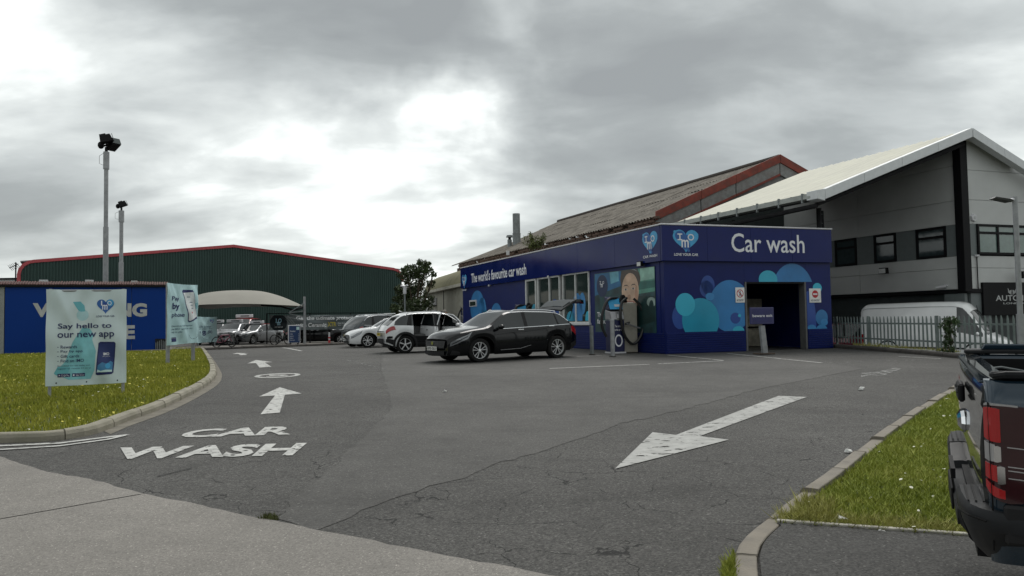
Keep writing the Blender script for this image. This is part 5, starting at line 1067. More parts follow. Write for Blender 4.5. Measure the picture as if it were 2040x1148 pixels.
# ------------------------------------------------------------ palisade fence, its kerb and climbing plant
f0, f1 = G(1640, 692), G(1925, 716); kd = (f1-f0).normalized(); 
kerb_run([f0+kd*(f1-f0).length*1.25*k/12 for k in range(13)], .2, .13, .95, M_dkerb, 'dark kerb wall carrying the palisade fence', None)
M_pal = mat('palisade_grey_green', (.155, .19, .18), .5, metal=.15, var=.2, vs=3, dirt=.2)
p0, p1 = G(1661, 691.5), G(1912, 711); FL = Wall(p0, p1); fen = thing('palisade_fence', 'grey green steel palisade fence in front of the white van', 'fence', (p0.x, p0.y, hh(p0.y)))
ug = lambda px: FL.uz(px, 690)[0]
oo = None; ztop = FL.uz(1800, 631)[1]; zb_ = hh(p0.y)+.12; npl = 46
for k in range(npl):
    u = ug(1663)+(ug(2034)-ug(1663))*k/(npl-1)
    if oo is None:
        h = ztop-zb_-.05; w = .042; mb = MB(); sec = [(-w, .0), (-w*.45, -.018), (w*.45, -.018), (w, .0), (w*.45, -.010), (-w*.45, -.010)]
        vs = [(x, y, 0) for x, y in sec]+[(x, y, h-.10) for x, y in sec]+[(x*.25, y, h) for x, y in sec]
        mb.add(vs, [(i, (i+1) % 6, 6+(i+1) % 6, 6+i) for i in range(6)]+[(6+i, 6+(i+1) % 6, 12+(i+1) % 6, 12+i) for i in range(6)]+[(12, 13, 14, 15, 16, 17)]); oo = mb.build('pale', M_pal, fen); o = oo
    else: o = oo.copy(); COL.objects.link(o); o.parent = fen
    o.location = FL.p(u, zb_+.06, .0)-root_of(fen); o.rotation_euler = (random.uniform(-.01, .01), random.uniform(-.012, .012), FL.rot())
for z in (zb_+.22, ztop-.24): MB().prism([FL.p(ug(1661), z, -.04), FL.p(ug(2045), z, -.04), FL.p(ug(2045), z+.05, -.04), FL.p(ug(1661), z+.05, -.04)], FL.n*.03).build('rail', M_pal, fen, world=True)
for px in (1664, 1727, 1863, 2040): MB().prism([FL.p(ug(px)-.04, zb_-.1, -.05), FL.p(ug(px)+.04, zb_-.1, -.05), FL.p(ug(px)+.04, ztop+.02, -.05), FL.p(ug(px)-.04, ztop+.02, -.05)], -FL.n*.06).build('post', M_pal, fen, world=True)
a = FL.p(ug(1893), zb_, .05); cl = thing('climbing_plant', 'dark climbing plant with a white flower on the palisade fence', 'plant', a)
cs = []; r = random.Random(3)
for k in range(60):
    px = 1893+r.gauss(0, 5)*(1 if k % 3 else 2.0); py = 705-r.random()*72; 
    if py < 645: px += r.uniform(-6, 14)
    u, z = FL.uz(px, py); q = FL.p(u, z, .05); cs.append((q.x, q.y, q.z, .07))
leaves('foliage', cs, 2000, 1.2, .030, mat('ivy_leaf', (.035, .07, .018), .5, var=.5, vs=5), cl, 7)
st = MB()
for k in range(6): u = ug(1886+k*3); st.tube([FL.p(u, zb_-.1, .03), FL.p(u+.04, zb_+.5, .05), FL.p(u-.03, ztop-.1, .03)], .008, 5)
st.build('stems', MATS['twig'], cl, world=True); u, z = FL.uz(1889, 666); MB().ball(FL.p(u, z, .12), (.04, .04, .035), 8).build('flower', M_white, cl, world=True)
weed = [FL.p(ug(1700), 0, .08), FL.p(ug(1910), 0, .08), FL.p(ug(1910), 0, -.05), FL.p(ug(1700), 0, -.05)]
blades('weeds', [(p.x, p.y) for p in weed], 500, .05, .14, .010, MATS['dry_grass'], 'straggly weeds along the foot of the palisade fence', 14, lift=.12, lean=.9)
# ------------------------------------------------------------ lamp post at the right edge
Y_ = 17.5; a = at(2033, 640, Y_); t = thing('street_lamp', 'grey lamp post with flat dark lamp head at the right edge', 'lamp post', (a.x, a.y, hh(Y_))); zt = zat(2033, 392, Y_)-hh(Y_)
MB().cyl((0, 0, 0), (0, 0, zt), .062, .055, n=14).build('pole', M_galv, t, smooth=True); MB().cyl((0, 0, 0), (0, 0, 1.2), .085, n=14).build('base_sleeve', M_galv, t, smooth=True)
MB().prism([(-.56, -.1, zt-.04), (-.5, -.1, zt+.0), (-.12, -.07, zt-.06), (-.04, -.05, zt-.10), (-.14, -.05, zt-.13)], (0, .2, 0)).build('lamp_head', mat('lamp_dark', (.035, .035, .035), .5), t, bevel=.008); MB().cyl((-.12, 0, zt-.09), (0, 0, zt-.06), .045).build('bracket', M_trim, t)
# ------------------------------------------------------------ bollards
def bollard(px, py, ytop, rp, label, group, m=None, lean=0.0):
    b = G(px, py); s = b.y/FOC; t = thing('bollard', label, 'bollard', b, 0, group); h = (py-ytop)*s; R = rp*s; t.rotation_euler = (lean, lean*.7, 0)
    MB().cyl((0, 0, -.05), (0, 0, h-.02), R, n=16).build('post', m or M_galv, t, smooth=True); MB().cyl((0, 0, h-.02), (0, 0, h+.01), R*1.08, R*.9, n=16).build('cap', m or M_galv, t); MB().cyl((0, 0, -.02), (0, 0, .03), R*1.6, n=16).build('base', M_dkerb, t)
bollard(1221, 711, 637, 4.4, 'light grey steel bollard in front of the vacuum machine', 'bollards by the vacuum machine'); bollard(1179.5, 707, 650, 3.9, 'darker grey bollard between black estate car and vacuum machine', 'bollards by the vacuum machine', M_flue)
M_bd = mat('bollard_grey', (.13, .13, .125), .6, var=.2)
for px, py, yt, l in ((466.5, 689, 667, 'leftmost short grey bollard, in front of the white taxi'), (510, 687, 667, 'short grey bollard in front of the silver taxi'), (552, 685.5, 663, 'short grey bollard beside the black bicycle'), (634, 683, 660.5, 'short grey bollard right of the blue price board'), (672.5, 682, 659, 'rightmost short grey bollard, before the grey suv'), (579, 684, 664, 'short grey bollard half hidden by the blue price board')): bollard(px, py, yt, 1.6, l, 'short bollards along the far pavement', M_bd)
b = G(656, 687.5); s = b.y/FOC; t = thing('safety_post', 'small red and white striped post on the far kerb', 'bollard', b); MB().cyl((0, 0, 0), (0, 0, 10*s), 2.3*s, 2.0*s).build('red_base', mat('safety_red', (.45, .03, .04), .5), t); MB().cyl((0, 0, 10*s), (0, 0, 25*s), 1.9*s, 1.7*s).build('white_sleeve', M_trim, t); MB().cyl((0, 0, 13*s), (0, 0, 16*s), 2.0*s).build('red_band', MATS['safety_red'], t)
# ------------------------------------------------------------ shade sail and its post
Yc = 46; M_sail = mat('sail_cloth', (.24, .23, .20), .8, var=.06, vs=1)
sl_ = thing('shade_sail', 'taut beige arched shade sail over the taxis with a grey post at its right tip', 'canopy', (at(607, 680, Yc).x, Yc, hh(Yc)))
tp_ = [(352, 604), (375, 595), (405, 585), (440, 580), (480, 578.5), (520, 580.5), (555, 589), (585, 601), (603, 609.5)]
bt_ = [(352, 611), (375, 609), (405, 607), (440, 606), (480, 605.5), (520, 606), (555, 607.5), (585, 609), (603, 610)]
T_, B_ = smooth_line([Vector((x, y, 0)) for x, y in tp_], 4), smooth_line([Vector((x, y, 0)) for x, y in bt_], 4); n = len(T_); vs = []; J = 6
for i in range(n):
    sp_ = min(1, max(0, (604-B_[i].x)/60)); b_ = at(B_[i].x, B_[i].y, Yc-1.5*sp_); t_ = at(T_[i].x, T_[i].y, Yc+2.5*sp_)
    for j in range(J+1): f = j/J; p = b_.lerp(t_, f); p.z += .25*math.sin(math.pi*f)*(t_.z-b_.z); vs.append(p)
    vs.append(Vector((t_.x, t_.y+5*sp_, b_.z)))
J += 1
MB().add(vs, [(i*(J+1)+j, (i+1)*(J+1)+j, (i+1)*(J+1)+j+1, i*(J+1)+j+1) for i in range(n-1) for j in range(J)]).build('sail', M_sail, sl_, world=True, smooth=True)
a = at(607, 680, Yc); zt = zat(607, 591, Yc)-hh(Yc); MB().cyl((0, 0, 0), (0, 0, zt), .085, .075, n=14).build('post', M_galv, sl_, smooth=True)
for z0, x1, z1 in ((zt-.4, -.8, zt-1.0), (zt-1.3, -.8, zt-1.05), (zt-.9, -.75, zt-1.0), (zt-1.5, -.9, zt-1.25)): MB().tube([(0, 0, z0), (x1, -.6, z1)], .03, 6).build('stay', M_flue, sl_)
MB().tube([at(603, 613, Yc-.8), at(585, 618, Yc), at(560, 611, Yc), at(520, 608, Yc)], .06, 6).build('lower_arch', M_dark, sl_, world=True)
# ------------------------------------------------------------ long banner on a rail, price board
ba, bb_ = G(533, 690), G(760, 682.5); RWl = Wall(ba, bb_); M_ban = mat('slate_banner', (.11, .13, .135), .55, var=.25, vs=.5)
lb = thing('long_banner', 'long slate grey banner promising ultimate protection, on a rail by the far kerb', 'banner', (ba.x, ba.y, hh(ba.y)))
uu = lambda px: RWl.uz(px, 660)[0]
c = Cloth(RWl, uu(537), uu(752), RWl.uz(640, 657)[1], RWl.uz(640, 627)[1], 5.0, .05, .02); c.build(lb, M_ban, 40)
for px in (533, 619, 700, 752): MB().prism([RWl.p(uu(px)-.03, hh(ba.y)-.1, -.07), RWl.p(uu(px)+.03, hh(ba.y)-.1, -.07), RWl.p(uu(px)+.03, c.z1+.12, -.07), RWl.p(uu(px)-.03, c.z1+.12, -.07)], -RWl.n*.06).build('post', M_black, lb, world=True)
MB().prism([RWl.p(uu(533), c.z1+.07, -.07), RWl.p(uu(752), c.z1+.07, -.07), RWl.p(uu(752), c.z1+.12, -.07), RWl.p(uu(533), c.z1+.12, -.07)], -RWl.n*.05).build('top_rail', M_black, lb, world=True)
cu = lambda px: (uu(px)-c.u0)/(c.u1-c.u0)
M_dt = mat('banner_disc', (.012, .018, .022), .5); M_pt = mat('banner_print', (.75, .77, .78), .5)
c.poly([(cu(539), .02), (cu(541), .97), (cu(548), .97), (cu(545), .5), (cu(548), .02)], .5, mat('banner_light', (.22, .25, .25), .5), 'print', lb)
c.poly(clip_rect(circ(cu(555), .5, cu(572)-cu(555), .56, 30), 0, 1, .01, .99), 1, M_dt, 'disc', lb); c.logo(cu(555), .58, cu(563)-cu(555), 15, lb, None, M_heart2, M_heart) if 0 else None
c.text('I O', cu(549.5), .48, cu(561), .78, mat('pale_blue_print', (.35, .60, .72), .5), lb, .02); c.text('m', cu(552), .33, cu(558), .55, MATS['pale_blue_print'], lb, .02); c.text('LOVE YOUR CAR', cu(547), .18, cu(563), .25, M_pt, lb, .01)
c.text('Get the ultimate protection', cu(590), .58, cu(714.5), .92, M_pt, lb, .035); c.text('with Ceramic', cu(590), .18, cu(650), .46, M_pt, lb, .035); c.text('XTR', cu(652.5), .2, cu(670), .50, mat('xtr_gold', (.42, .35, .05), .5), lb, .03)
c.text('Our best protection and', cu(673), .36, cu(712), .46, M_pt, lb, .0); c.text('with a high gloss finish', cu(673), .22, cu(710), .32, M_pt, lb, .0)
c.poly(circ(cu(649), .25, cu(653)-cu(649), .22, 20), 1, MATS['banner_light'], 'print', lb); c.poly([(cu(616), .8), (cu(620), .97), (cu(637), .97), (cu(634), .8), (cu(628), .7)], 1, MATS['banner_light'], 'print', lb)
for x0, x1 in ((567, 584), (572, 588), (562, 578)): c.poly([(cu(x0), .97), (cu(x0+2), .97), (cu(x1), .4), (cu(x1-2), .4)], .8, MATS['banner_light'], 'print', lb)
b = G(586, 690.5); s = b.y/FOC; ab = thing('price_board', 'navy price board in a silver frame on a concrete base at the far kerb', 'sign', b, RWl.rot())
MB().box((0, 0, .06), (46*s/1.3, .5, .10)).build('base', mat('board_base', (.30, .30, .29), .8), ab, bevel=.02)
for x in (-8, 8): MB().cyl((x*s, 0, .1), (x*s, 0, .25), .05).build('foot', M_black, ab)
MB().box((0, 0, 24.5*s), (25.5*s, .08, 36*s)).build('frame', M_trim, ab, bevel=.01); MB().box((0, -.045, 24.5*s), (22.5*s, .02, 33*s)).build('panel', mat('board_navy', (.02, .045, .12), .4), ab)
MB().box((7*s, -.06, 36*s), (6*s, .01, 6*s)).build('corner_label', M_clothL, ab)
L_ = lambda t, x0, z0, x1, z1, nm='lettering': text_on(lambda u, v: (s*(x0+(x1-x0)*u), -.06, s*(z0+(z1-z0)*v)), t, .01, nm, M_white, ab, world=False)
L_('Exterior', -9, 29, 2, 32)
for k, tt in enumerate(('Wash', 'Bronze', 'Silver', 'Gold wash')): L_(tt, -9, 24-k*4, -9+2+len(tt)*.8, 25.6-k*4); L_('£8', 8, 24-k*4, 10, 25.6-k*4)
# ------------------------------------------------------------ bicycles
def bicycle(px, py, wpx, label, mf, rz, cat='bicycle'):
    b = G(px, py, .12); s = 1.0; t = thing('bicycle', label, cat, b, rz, None, wpx*b.y/FOC/1.75)
    M_ty = M_black
    for x, nm in ((-.52, 'wheel'), (.52, 'wheel')):
        w_ = MB().tube([(x+.33*math.cos(a), 0, .34+.33*math.sin(a)) for a in np.arange(28)*.2244], .032, 6, closed=True).build(nm, M_ty, t)
        for k in range(9): a = k*.698; MB().tube([(x, 0, .34), (x+.31*math.cos(a), 0, .34+.31*math.sin(a))], .004, 3).build('spoke', M_flue, w_)
    J = dict(bb=(-.08, 0, .30), st=(-.22, 0, .78), hd=(.33, 0, .80), h2=(.36, 0, .66), ra=(-.52, 0, .34), fa=(.52, 0, .34))
    for a, c_ in (('bb', 'st'), ('st', 'hd'), ('bb', 'h2'), ('bb', 'ra'), ('st', 'ra'), ('hd', 'h2')): MB().tube([J[a], J[c_]], .034, 7).build('frame_tube', mf, t)
    MB().tube([J['h2'], J['fa']], .02, 6).build('fork', mf, t); MB().tube([(-.22, 0, .78), (-.25, 0, .92)], .014, 6).build('seat_post', M_flue, t); MB().box((-.26, 0, .94), (.26, .13, .05), taper=.8).build('saddle', M_black, t, bevel=.015)
    MB().tube([(.33, 0, .80), (.31, 0, .95), (.36, -.26, .98)], .014, 6).build('handlebar', M_black, t); MB().tube([(.31, 0, .95), (.36, .26, .98)], .014, 6).build('handlebar', M_black, t)
    MB().cyl((-.08, -.05, .30), (-.08, -.06, .30), .09).build('chainring', M_black, t); return t
bicycle(447, 691.5, 52, 'dusty pink bicycle leaning beside the price banner', mat('dusty_pink', (.20, .06, .09), .45), RWl.rot()+.05)
bicycle(561, 687, 52, 'black bicycle with a white trimmed frame by the long banner', M_black, RWl.rot()+.1+math.pi)
# bits under banner 2: pale machine legs seen below
# ------------------------------------------------------------ tree by the warehouse and camera pole
def tree(px, py, Y, parts_, n, size, label, seed):
    a = at(px, py, Y); z0 = hh(Y); t = thing('tree', label, 'tree', (a.x, a.y, z0)); r = random.Random(seed); cs = []; br = MB()
    for cx, cy, rr in parts_:
        q = at(cx, cy, Y+r.uniform(-1.2, 1.2)); R = rr*Y/FOC; cs.append((q.x, q.y, q.z, R)); p = q-Vector((a.x, a.y, z0))
        br.tube([(0, 0, p.z*.15), (p.x*.3, p.y*.3, p.z*.5), p*.97], [.09, .05, .012], 6)
        for k in range(7): d = Vector((r.gauss(0, 1), r.gauss(0, 1), abs(r.gauss(0, 1)))).normalized(); e = p+d*R*1.15; br.tube([p*.85, e], [.02, .006], 4); cs.append((q.x+d.x*R*.95, q.y+d.y*R*.95, q.z+d.z*R*.95, R*.35))
    MB().tube([(0, 0, -.2), (.05, 0, 1.2), (-.05, 0, 2.4)], [.17, .14, .10], 10).build('trunk', MATS['twig'], t, smooth=True); br.build('branches', MATS['twig'], t)
    leaves('crown', cs, n, 1.0, size, mat('tree_leaf_%d' % seed, (.035, .055, .014), .55, var=.55, vs=1.2), t, seed); return t
tree(828, 640, 47, [(812, 548, 18), (838, 542, 20), (826, 580, 24), (808, 600, 22), (846, 606, 20), (858, 566, 9), (795, 580, 11), (848, 528, 9), (836, 524, 7), (822, 622, 24), (790, 618, 12), (864, 548, 6)], 9500, .085, 'bushy dark green tree between the green warehouse and the cream outbuilding', 21)
Y_ = 44; a = at(807, 640, Y_); t = thing('camera_pole', 'pole with a white security camera in front of the tree', 'camera', (a.x, a.y, hh(Y_))); zt = zat(806, 571, Y_)-hh(Y_)
MB().cyl((0, 0, 0), (0, 0, zt), .05).build('pole', M_flue, t); MB().box((0, 0, zt-.25), (.18, .18, .42)).build('housing', M_trim, t, bevel=.03); MB().cyl((0, 0, zt-.02), (-.22, -.1, zt+.04), .06).build('camera_body', M_trim, t); MB().cyl((0, 0, zt-.02), (.18, -.1, zt+.08), .06).build('camera_body', M_trim, t)
# ------------------------------------------------------------ vacuum machines
M_cab = mat('cabinet_cream', (.34, .32, .27), .5, var=.08, dirt=.3, ds=2); M_hose = mat('black_hose', (.012, .012, .012), .45); M_steel = mat('brushed_steel', (.34, .34, .35), .35, metal=.7, var=.15)
def vacuum(px, py, H, label, detail=True, rz=None, group='vacuum machines along the navy wall'):
    b = G(px, py); t = thing('vacuum_machine', label, 'vacuum machine', b, FW.rot() if rz is None else rz, group, H*b.y/FOC/1.95)
    MB().box((.22, .05, .83), (.50, .5, 1.62)).build('cabinet', M_cab, t, bevel=.02); MB().box((-.28, -.05, .55), (.46, .46, 1.06)).build('front_cabinet', M_navyD, t, bevel=.015)
    MB().box((-.28, -.05, .03), (.52, .5, .05)).build('plinth', M_trim, t); MB().prism([(-.51, -.29, 1.10), (-.51, .18, 1.10), (-.51, .18, 1.42), (-.51, -.20, 1.36)], (.46, 0, 0)).build('control_panel', M_steel, t, bevel=.01)
    MB().prism([(-.50, -.14, 1.42), (-.50, .2, 1.42), (-.50, .25, 1.86), (-.50, .06, 1.80)], (.5, 0, 0)).build('header', M_navyD, t, bevel=.01)
    MB().add([(-.49, -.148, 1.44), (-.01, -.148, 1.44), (-.01, .05, 1.79), (-.49, .05, 1.79)], [(0, 1, 2, 3)]).build('header_print', M_heart, t); MB().add([(-.30, -.11, 1.52), (-.10, -.11, 1.52), (-.10, -.06, 1.60), (-.30, -.06, 1.60)], [(0, 1, 2, 3)]).build('label', M_trim, t)
    MB().box((.05, -.02, 1.78), (.28, .2, .26), taper=.5).build('hose_arm', M_black, t, bevel=.03)
    L = [(.10, -.2, 1.80), (-.15, -.30, 1.62), (-.22, -.36, 1.2), (-.1, -.36, .6), (.20, -.33, .30), (.48, -.33, .5), (.66, -.30, 1.0), (.58, -.26, 1.5), (.35, -.2, 1.78)]
    MB().tube(smooth_line([Vector(p) for p in L], 6), .046, 8).build('hose', M_hose, t, smooth=True)
    L = [(-.1, .1, 1.80), (-.5, -.05, 1.75), (-.72, -.08, 1.35), (-.76, -.08, .9), (-.62, -.1, .55)]
    MB().tube(smooth_line([Vector(p) for p in L], 6), .046, 8).build('hose', M_hose, t, smooth=True)
    MB().tube([(-.05, -.34, .95), (.1, -.35, 1.0)], .035, 8).build('cuff', M_hose, t); MB().tube([(-.02, -.36, .97), (.48, -.36, .80)], .024, 8).build('nozzle', M_steel, t)
    if detail:
        MB().add([(-.31, -.29, 1.15), (-.25, -.29, 1.15), (-.25, -.272, 1.28), (-.31, -.272, 1.28)], [(0, 1, 2, 3)]).build('coin_slot', M_trim, t)
        f = lambda u, v: (-.40+.24*u, -.286, .85+.08*v); text_on(f, 'The world\'s', .015, 'lettering', M_white, t, world=False); text_on(lambda u, v: (-.49+.42*u, -.286, .74+.07*v), 'favourite car wash', .015, 'lettering', M_white, t, world=False)
        mb = MB(); P = circ(-.27, .42, .14, .20, 24); Q = circ(-.27, .42, .10, .15, 24); mb.add([(x, -.287, z) for x, z in P+Q], [(i, (i+1) % 24, 24+(i+1) % 24, 24+i) for i in range(24)]); mb.build('ring_print', M_white, t)
    return t
vacuum(1240, 703.5, 118, 'nearest vacuum machine with black hoses in front of the printed poster')
vacuum(1052, 690, 88, 'middle vacuum machine, its top showing above the black estate car', False); vacuum(940, 684, 77, 'farthest vacuum machine with black hoses, beyond the white hatchback', False)

# ------------------------------------------------------------ building across the road, behind the viewer (its reflection is in the glossy fascia and car sides)
ob = thing('opposite_warehouse', 'long dark warehouse on the other side of the road behind the viewer', 'building', (0, -34, 0))
M_opp = mat('opposite_cladding', (.06, .065, .07), .7); M_roofo = mat('opposite_roof', (.12, .12, .12), .7)
for k in range(12): MB().box((-66+k*12, -.1, 3.4), (11.97, .2, 6.8)).build('wall_panel', M_opp, ob)
MB().prism([(-72, .2, 6.8), (-72, -10, 9.2), (-72, -20, 6.8)], (144, 0, 0)).build('roof', M_roofo, ob)
for k in range(5): MB().box((-50+k*25, .04, 2.2), (4.5, .1, 4.4)).build('shutter_door', M_panel, ob)
# ------------------------------------------------------------ vehicles
def paint(name, c, metal=.0, rough=.22, coat=1.0, dirt=0.0): return mat(name, c, rough, metal, var=.05, vs=2, coat=coat, dirt=dirt, ds=2.5, dcol=tuple(q*.6+.01 for q in c), spec=.15 if max(c) < .1 else .3)
M_tyre = mat('tyre', (.012, .012, .012), .85, var=.2); M_alloy = mat('alloy', (.78, .79, .80), .3, metal=.6); M_chrome = mat('chrome', (.75, .76, .78), .08, metal=1.0, var=.02)
M_cg = mat('car_glass', (.012, .016, .017), .03, var=.1, spec=.8); M_clad = mat('black_plastic', (.016, .016, .017), .55); M_lamp = mat('headlight_glass', (.20, .21, .22), .08, metal=.4, coat=.5); M_red = mat('tail_red', (.30, .006, .010), .12, coat=.5)
M_seat = mat('seat_grey', (.07, .07, .07), .8); M_seam = mat('seam', (.004, .004, .004), .8); M_plw = mat('plate_white', (.62, .62, .60), .4); M_ply = mat('plate_yellow', (.62, .48, .04), .4)
def wheel(car, x, y, r, w, side, style='five', rim=.70, m=None):
    """side +1 left, -1 right"""
    m = m or M_alloy; o = y; t = MB().lathe([(r*rim, -w/2), (r*.93, -w/2), (r, -w*.36), (r, w*.36), (r*.93, w/2), (r*rim, w/2), (r*rim*.96, w*.3), (r*rim*.96, -w*.3), (r*rim, -w/2)], 36, 'y').build('wheel', M_tyre, car, smooth=True)
    t.location = (x, y, r)
    f = side*w*.40; R = r*rim
    mb = MB().lathe([(R, f*1.12), (R*.95, f*1.12), (R*.93, f*.9), (R*.95, f*.2)], 36, 'y'); mb.build('rim', m, t, smooth=True)
    MB().lathe([(.0, f*.35), (R*.95, f*.35)], 24, 'y').build('brake_disc', M_black, t)
    n, dbl, tw = {'five': (5, 0, .30), 'ten': (5, 1, .12), 'wide': (5, 0, .42), 'fan': (5, 1, .22), 'plain': (7, 0, .22)}[style]
    for k in range(n):
        for q in ((-.16, .16) if dbl else (0,)):
            a = 2*math.pi*k/n+q+.3; a2 = a+q*.4; c, s = math.cos(a), math.sin(a); c2, s2 = math.cos(a2), math.sin(a2); h = R*tw/2*.5
            P = [(c*.10*R-s*h*.6, s*.10*R+c*h*.6), (c*.10*R+s*h*.6, s*.10*R-c*h*.6), (c2*.96*R+s2*h, s2*.96*R-c2*h), (c2*.96*R-s2*h, s2*.96*R+c2*h)]
            MB().prism([(px, f*.78, pz) for px, pz in P], (0, f*.28, 0)).build('spoke', m, t)
    MB().lathe([(0, f*1.12), (R*.15, f*1.10), (R*.18, f*.8)], 14, 'y').build('hub_cap', m, t); return t
def gsm(xs, ys, X, sg):
    y = np.interp(X, xs, ys)
    if sg <= 0: return y
    k = np.exp(-.5*(np.arange(-12, 13)*.03/sg)**2); k /= k.sum(); yp = np.concatenate([np.full(12, y[0]), y, np.full(12, y[-1])]); return np.convolve(yp, k, 'valid')
class Car:
    ROWS = 11
    def __init__(s, C, name, label, cat, loc, rz, scale, mp, group=None):
        s.C = C; s.mp = mp; s.root = thing(name, label, cat, loc, rz, group, scale)
        c = lambda k: (np.array([a for a, b in C[k]])[np.argsort([a for a, b in C[k]])], np.array([b for a, b in C[k]])[np.argsort([a for a, b in C[k]])])
        xr, xf = C['x']; X = np.arange(xr, xf+.001, .03); X[-1] = xf; s.X = X
        zt = gsm(*c('top'), X, .05); zb = gsm(*c('belt'), X, .06); w = gsm(*c('w'), X, .05); zl = gsm(*c('low'), X, .04)
        hood = C.get('hoodx', 9); s.arch = C['arch']
        zc = np.minimum(zt-.045, np.maximum(zb+.015, zt-C.get('crown', .07)))
        zc = np.maximum(zc, np.minimum(zb+.012, zt-.01)); zb = np.minimum(zb, zc-.008)
        tum = C.get('tumble', .40); wr = w*.955-.01-np.maximum(zc-zb-.02, 0)*tum
        for xc in C['wheels']:
            in_ = np.abs(X-xc) < s.arch; zl = np.where(in_, np.maximum(zl, C['r']+np.sqrt(np.maximum(s.arch**2-(X-xc)**2, 0))), zl)
        bow = gsm(*c('bow'), X, .05); sl = gsm(*c('slant'), X, .02) if 'slant' in C else 0*X
        P = np.zeros((len(X), 11, 3)); inarch = np.zeros(len(X))
        for i, x in enumerate(X):
            L = lambda f: zl[i]+(zb[i]-zl[i])*f
            arch_ = zl[i] > np.interp(x, *c('low'))+.01
            pts = [(w[i]*(.985 if arch_ else .93), zl[i]), (w[i]*.985, zl[i]+min(.09, (zb[i]-zl[i])*.15)), (w[i]*1.0, L(.34)), (w[i]*1.002, L(.60)), (w[i]*.99, L(.84)), (w[i]*.958, zb[i]),
                   ((w[i]*.955-.01+wr[i])/2+.006, (zb[i]+zc[i])/2), (wr[i], zc[i]), (wr[i]*.9, zc[i]+(zt[i]-zc[i])*.5), (wr[i]*.6, zc[i]+(zt[i]-zc[i])*.85), (0, zt[i])]
            for j, (y, z) in enumerate(pts):
                xx = x-bow[i]*(y/.9)**2
                if j > 5: xx += sl[i]*max(0, min(z, zc[i])-zb[i])
                P[i, j] = (xx, y, z)
        s.P = P; s.n = len(X)
    def idx(s, x): return int(np.clip(round((x-s.X[0])/.03), 0, s.n-1))
    def surf(s, x, v, side, off=0.0):
        fi = np.clip((x-s.X[0])/.03, 0, s.n-1.001); i = int(fi); j = min(int(v), 9); a, b = fi-i, v-j
        p = (s.P[i, j]*(1-a)+s.P[i+1, j]*a)*(1-b)+(s.P[i, j+1]*(1-a)+s.P[i+1, j+1]*a)*b
        if off:
            du = s.P[i+1, j]-s.P[i, j]; dv = s.P[i, j+1]-s.P[i, j]; n = np.cross(du, dv); l = np.linalg.norm(n)
            if l > 1e-9: n = n/l; n = n if (n[1] > 0 or (abs(n[1]) < .05 and n[2] > 0)) else -n; p = p+n*off
        return Vector((p[0], p[1]*side, p[2]))
    def shell(s, skip=lambda i, j, sd: False, caps=(1, 1)):
        body = MB(); gl = {}
        C = s.C; ws = C['ws']; rg = C.get('rg'); g0, g1 = C['glass']; pil = C['pillars']
        for sd in (1, -1):
            vs = [(p[0], p[1]*sd, p[2]) for row in s.P for p in row]; k0 = len(body.v); body.v += vs
            for i in range(s.n-1):
                xm = (s.X[i]+s.X[i+1])/2
                for j in range(10):
                    f = (i*11+j, (i+1)*11+j, (i+1)*11+j+1, i*11+j+1); key = None
                    if j in (5, 6) and g0 < xm < g1:
                        pn = 0
                        for a, b in pil:
                            if a <= xm <= b: pn = -1; break
                            if xm > b: pn += 1
                        if s.P[i, 7, 2]-s.P[i, 5, 2] > .03: key = ('pillar', sd, a) if pn < 0 else ('side_window', sd, pn)
                    if j in (8, 9) and ws[0] < xm < ws[1]: key = ('windscreen',)
                    if rg and j in (8, 9) and rg[0] < xm < rg[1]: key = ('rear_window',)
                    if skip(xm, j, sd): continue
                    if key: 
                        m = gl.setdefault(key, MB()); k = len(m.v); m.v += [vs[q] for q in f]; m.f.append((k, k+1, k+2, k+3)); m.m.append(0)
                    else: body.f.append(tuple(q+k0 for q in f)); body.m.append(0)
        N = s.n*11
        for e, i in ((0, 0), (1, s.n-1)):
            if not caps[e]: continue
            for j in range(10): body.f.append((i*11+j, i*11+j+1, N+i*11+j+1, N+i*11+j)); body.m.append(0)
        b = body.build('body', s.mp, s.root, smooth=True)
        for k, m in gl.items():
            if k[0] == 'pillar': m.build('pillar_trim', M_clad if not C.get('body_pillar') else s.mp, s.root, smooth=True)
            else: m.build(k[0], M_cg, s.root, smooth=True)
        r = C['r']; xr, xf = C['x']; Wm = max(b_ for a_, b_ in C['w'])
        MB().box(((xr+xf)/2, 0, .42), (xf-xr-.55, 2*(Wm-.27), .42)).build('underbody', M_black, s.root)
        for xc in C['wheels']: MB().box((xc, 0, .55), (2*s.arch, 2*(Wm-.24), .5)).build('wheel_housing', M_black, s.root)
        return b
    def patch(s, q, side, m, name, off=.008, nx=8, nv=4, parent=None):
        """q: four (x, v) corners"""
        a, b, c, d = [Vector(t) for t in q]; mb = MB(); vs = []
        for j in range(nv+1):
            for i in range(nx+1):
                t = (a.lerp(b, i/nx)).lerp(d.lerp(c, i/nx), j/nv); vs.append(s.surf(t.x, t.y, side, off))
        return mb.add(vs, [(j*(nx+1)+i, j*(nx+1)+i+1, (j+1)*(nx+1)+i+1, (j+1)*(nx+1)+i) for j in range(nv) for i in range(nx)]).build(name, m, parent or s.root, smooth=True)
    def seam(s, pts, side, w=.007, m=None, off=.002, name='panel_gap', r=None):
        P = [s.surf(x, v, side, off) for x, v in pts]; return MB().tube(P, r or w/2, 4).build(name, m or M_seam, s.root)
    def trim_line(s, v, x0, x1, side, r, m, off=.004, name='window_trim'):
        return MB().tube([s.surf(x, v, side, off) for x in np.linspace(x0, x1, 24)], r, 5).build(name, m, s.root)
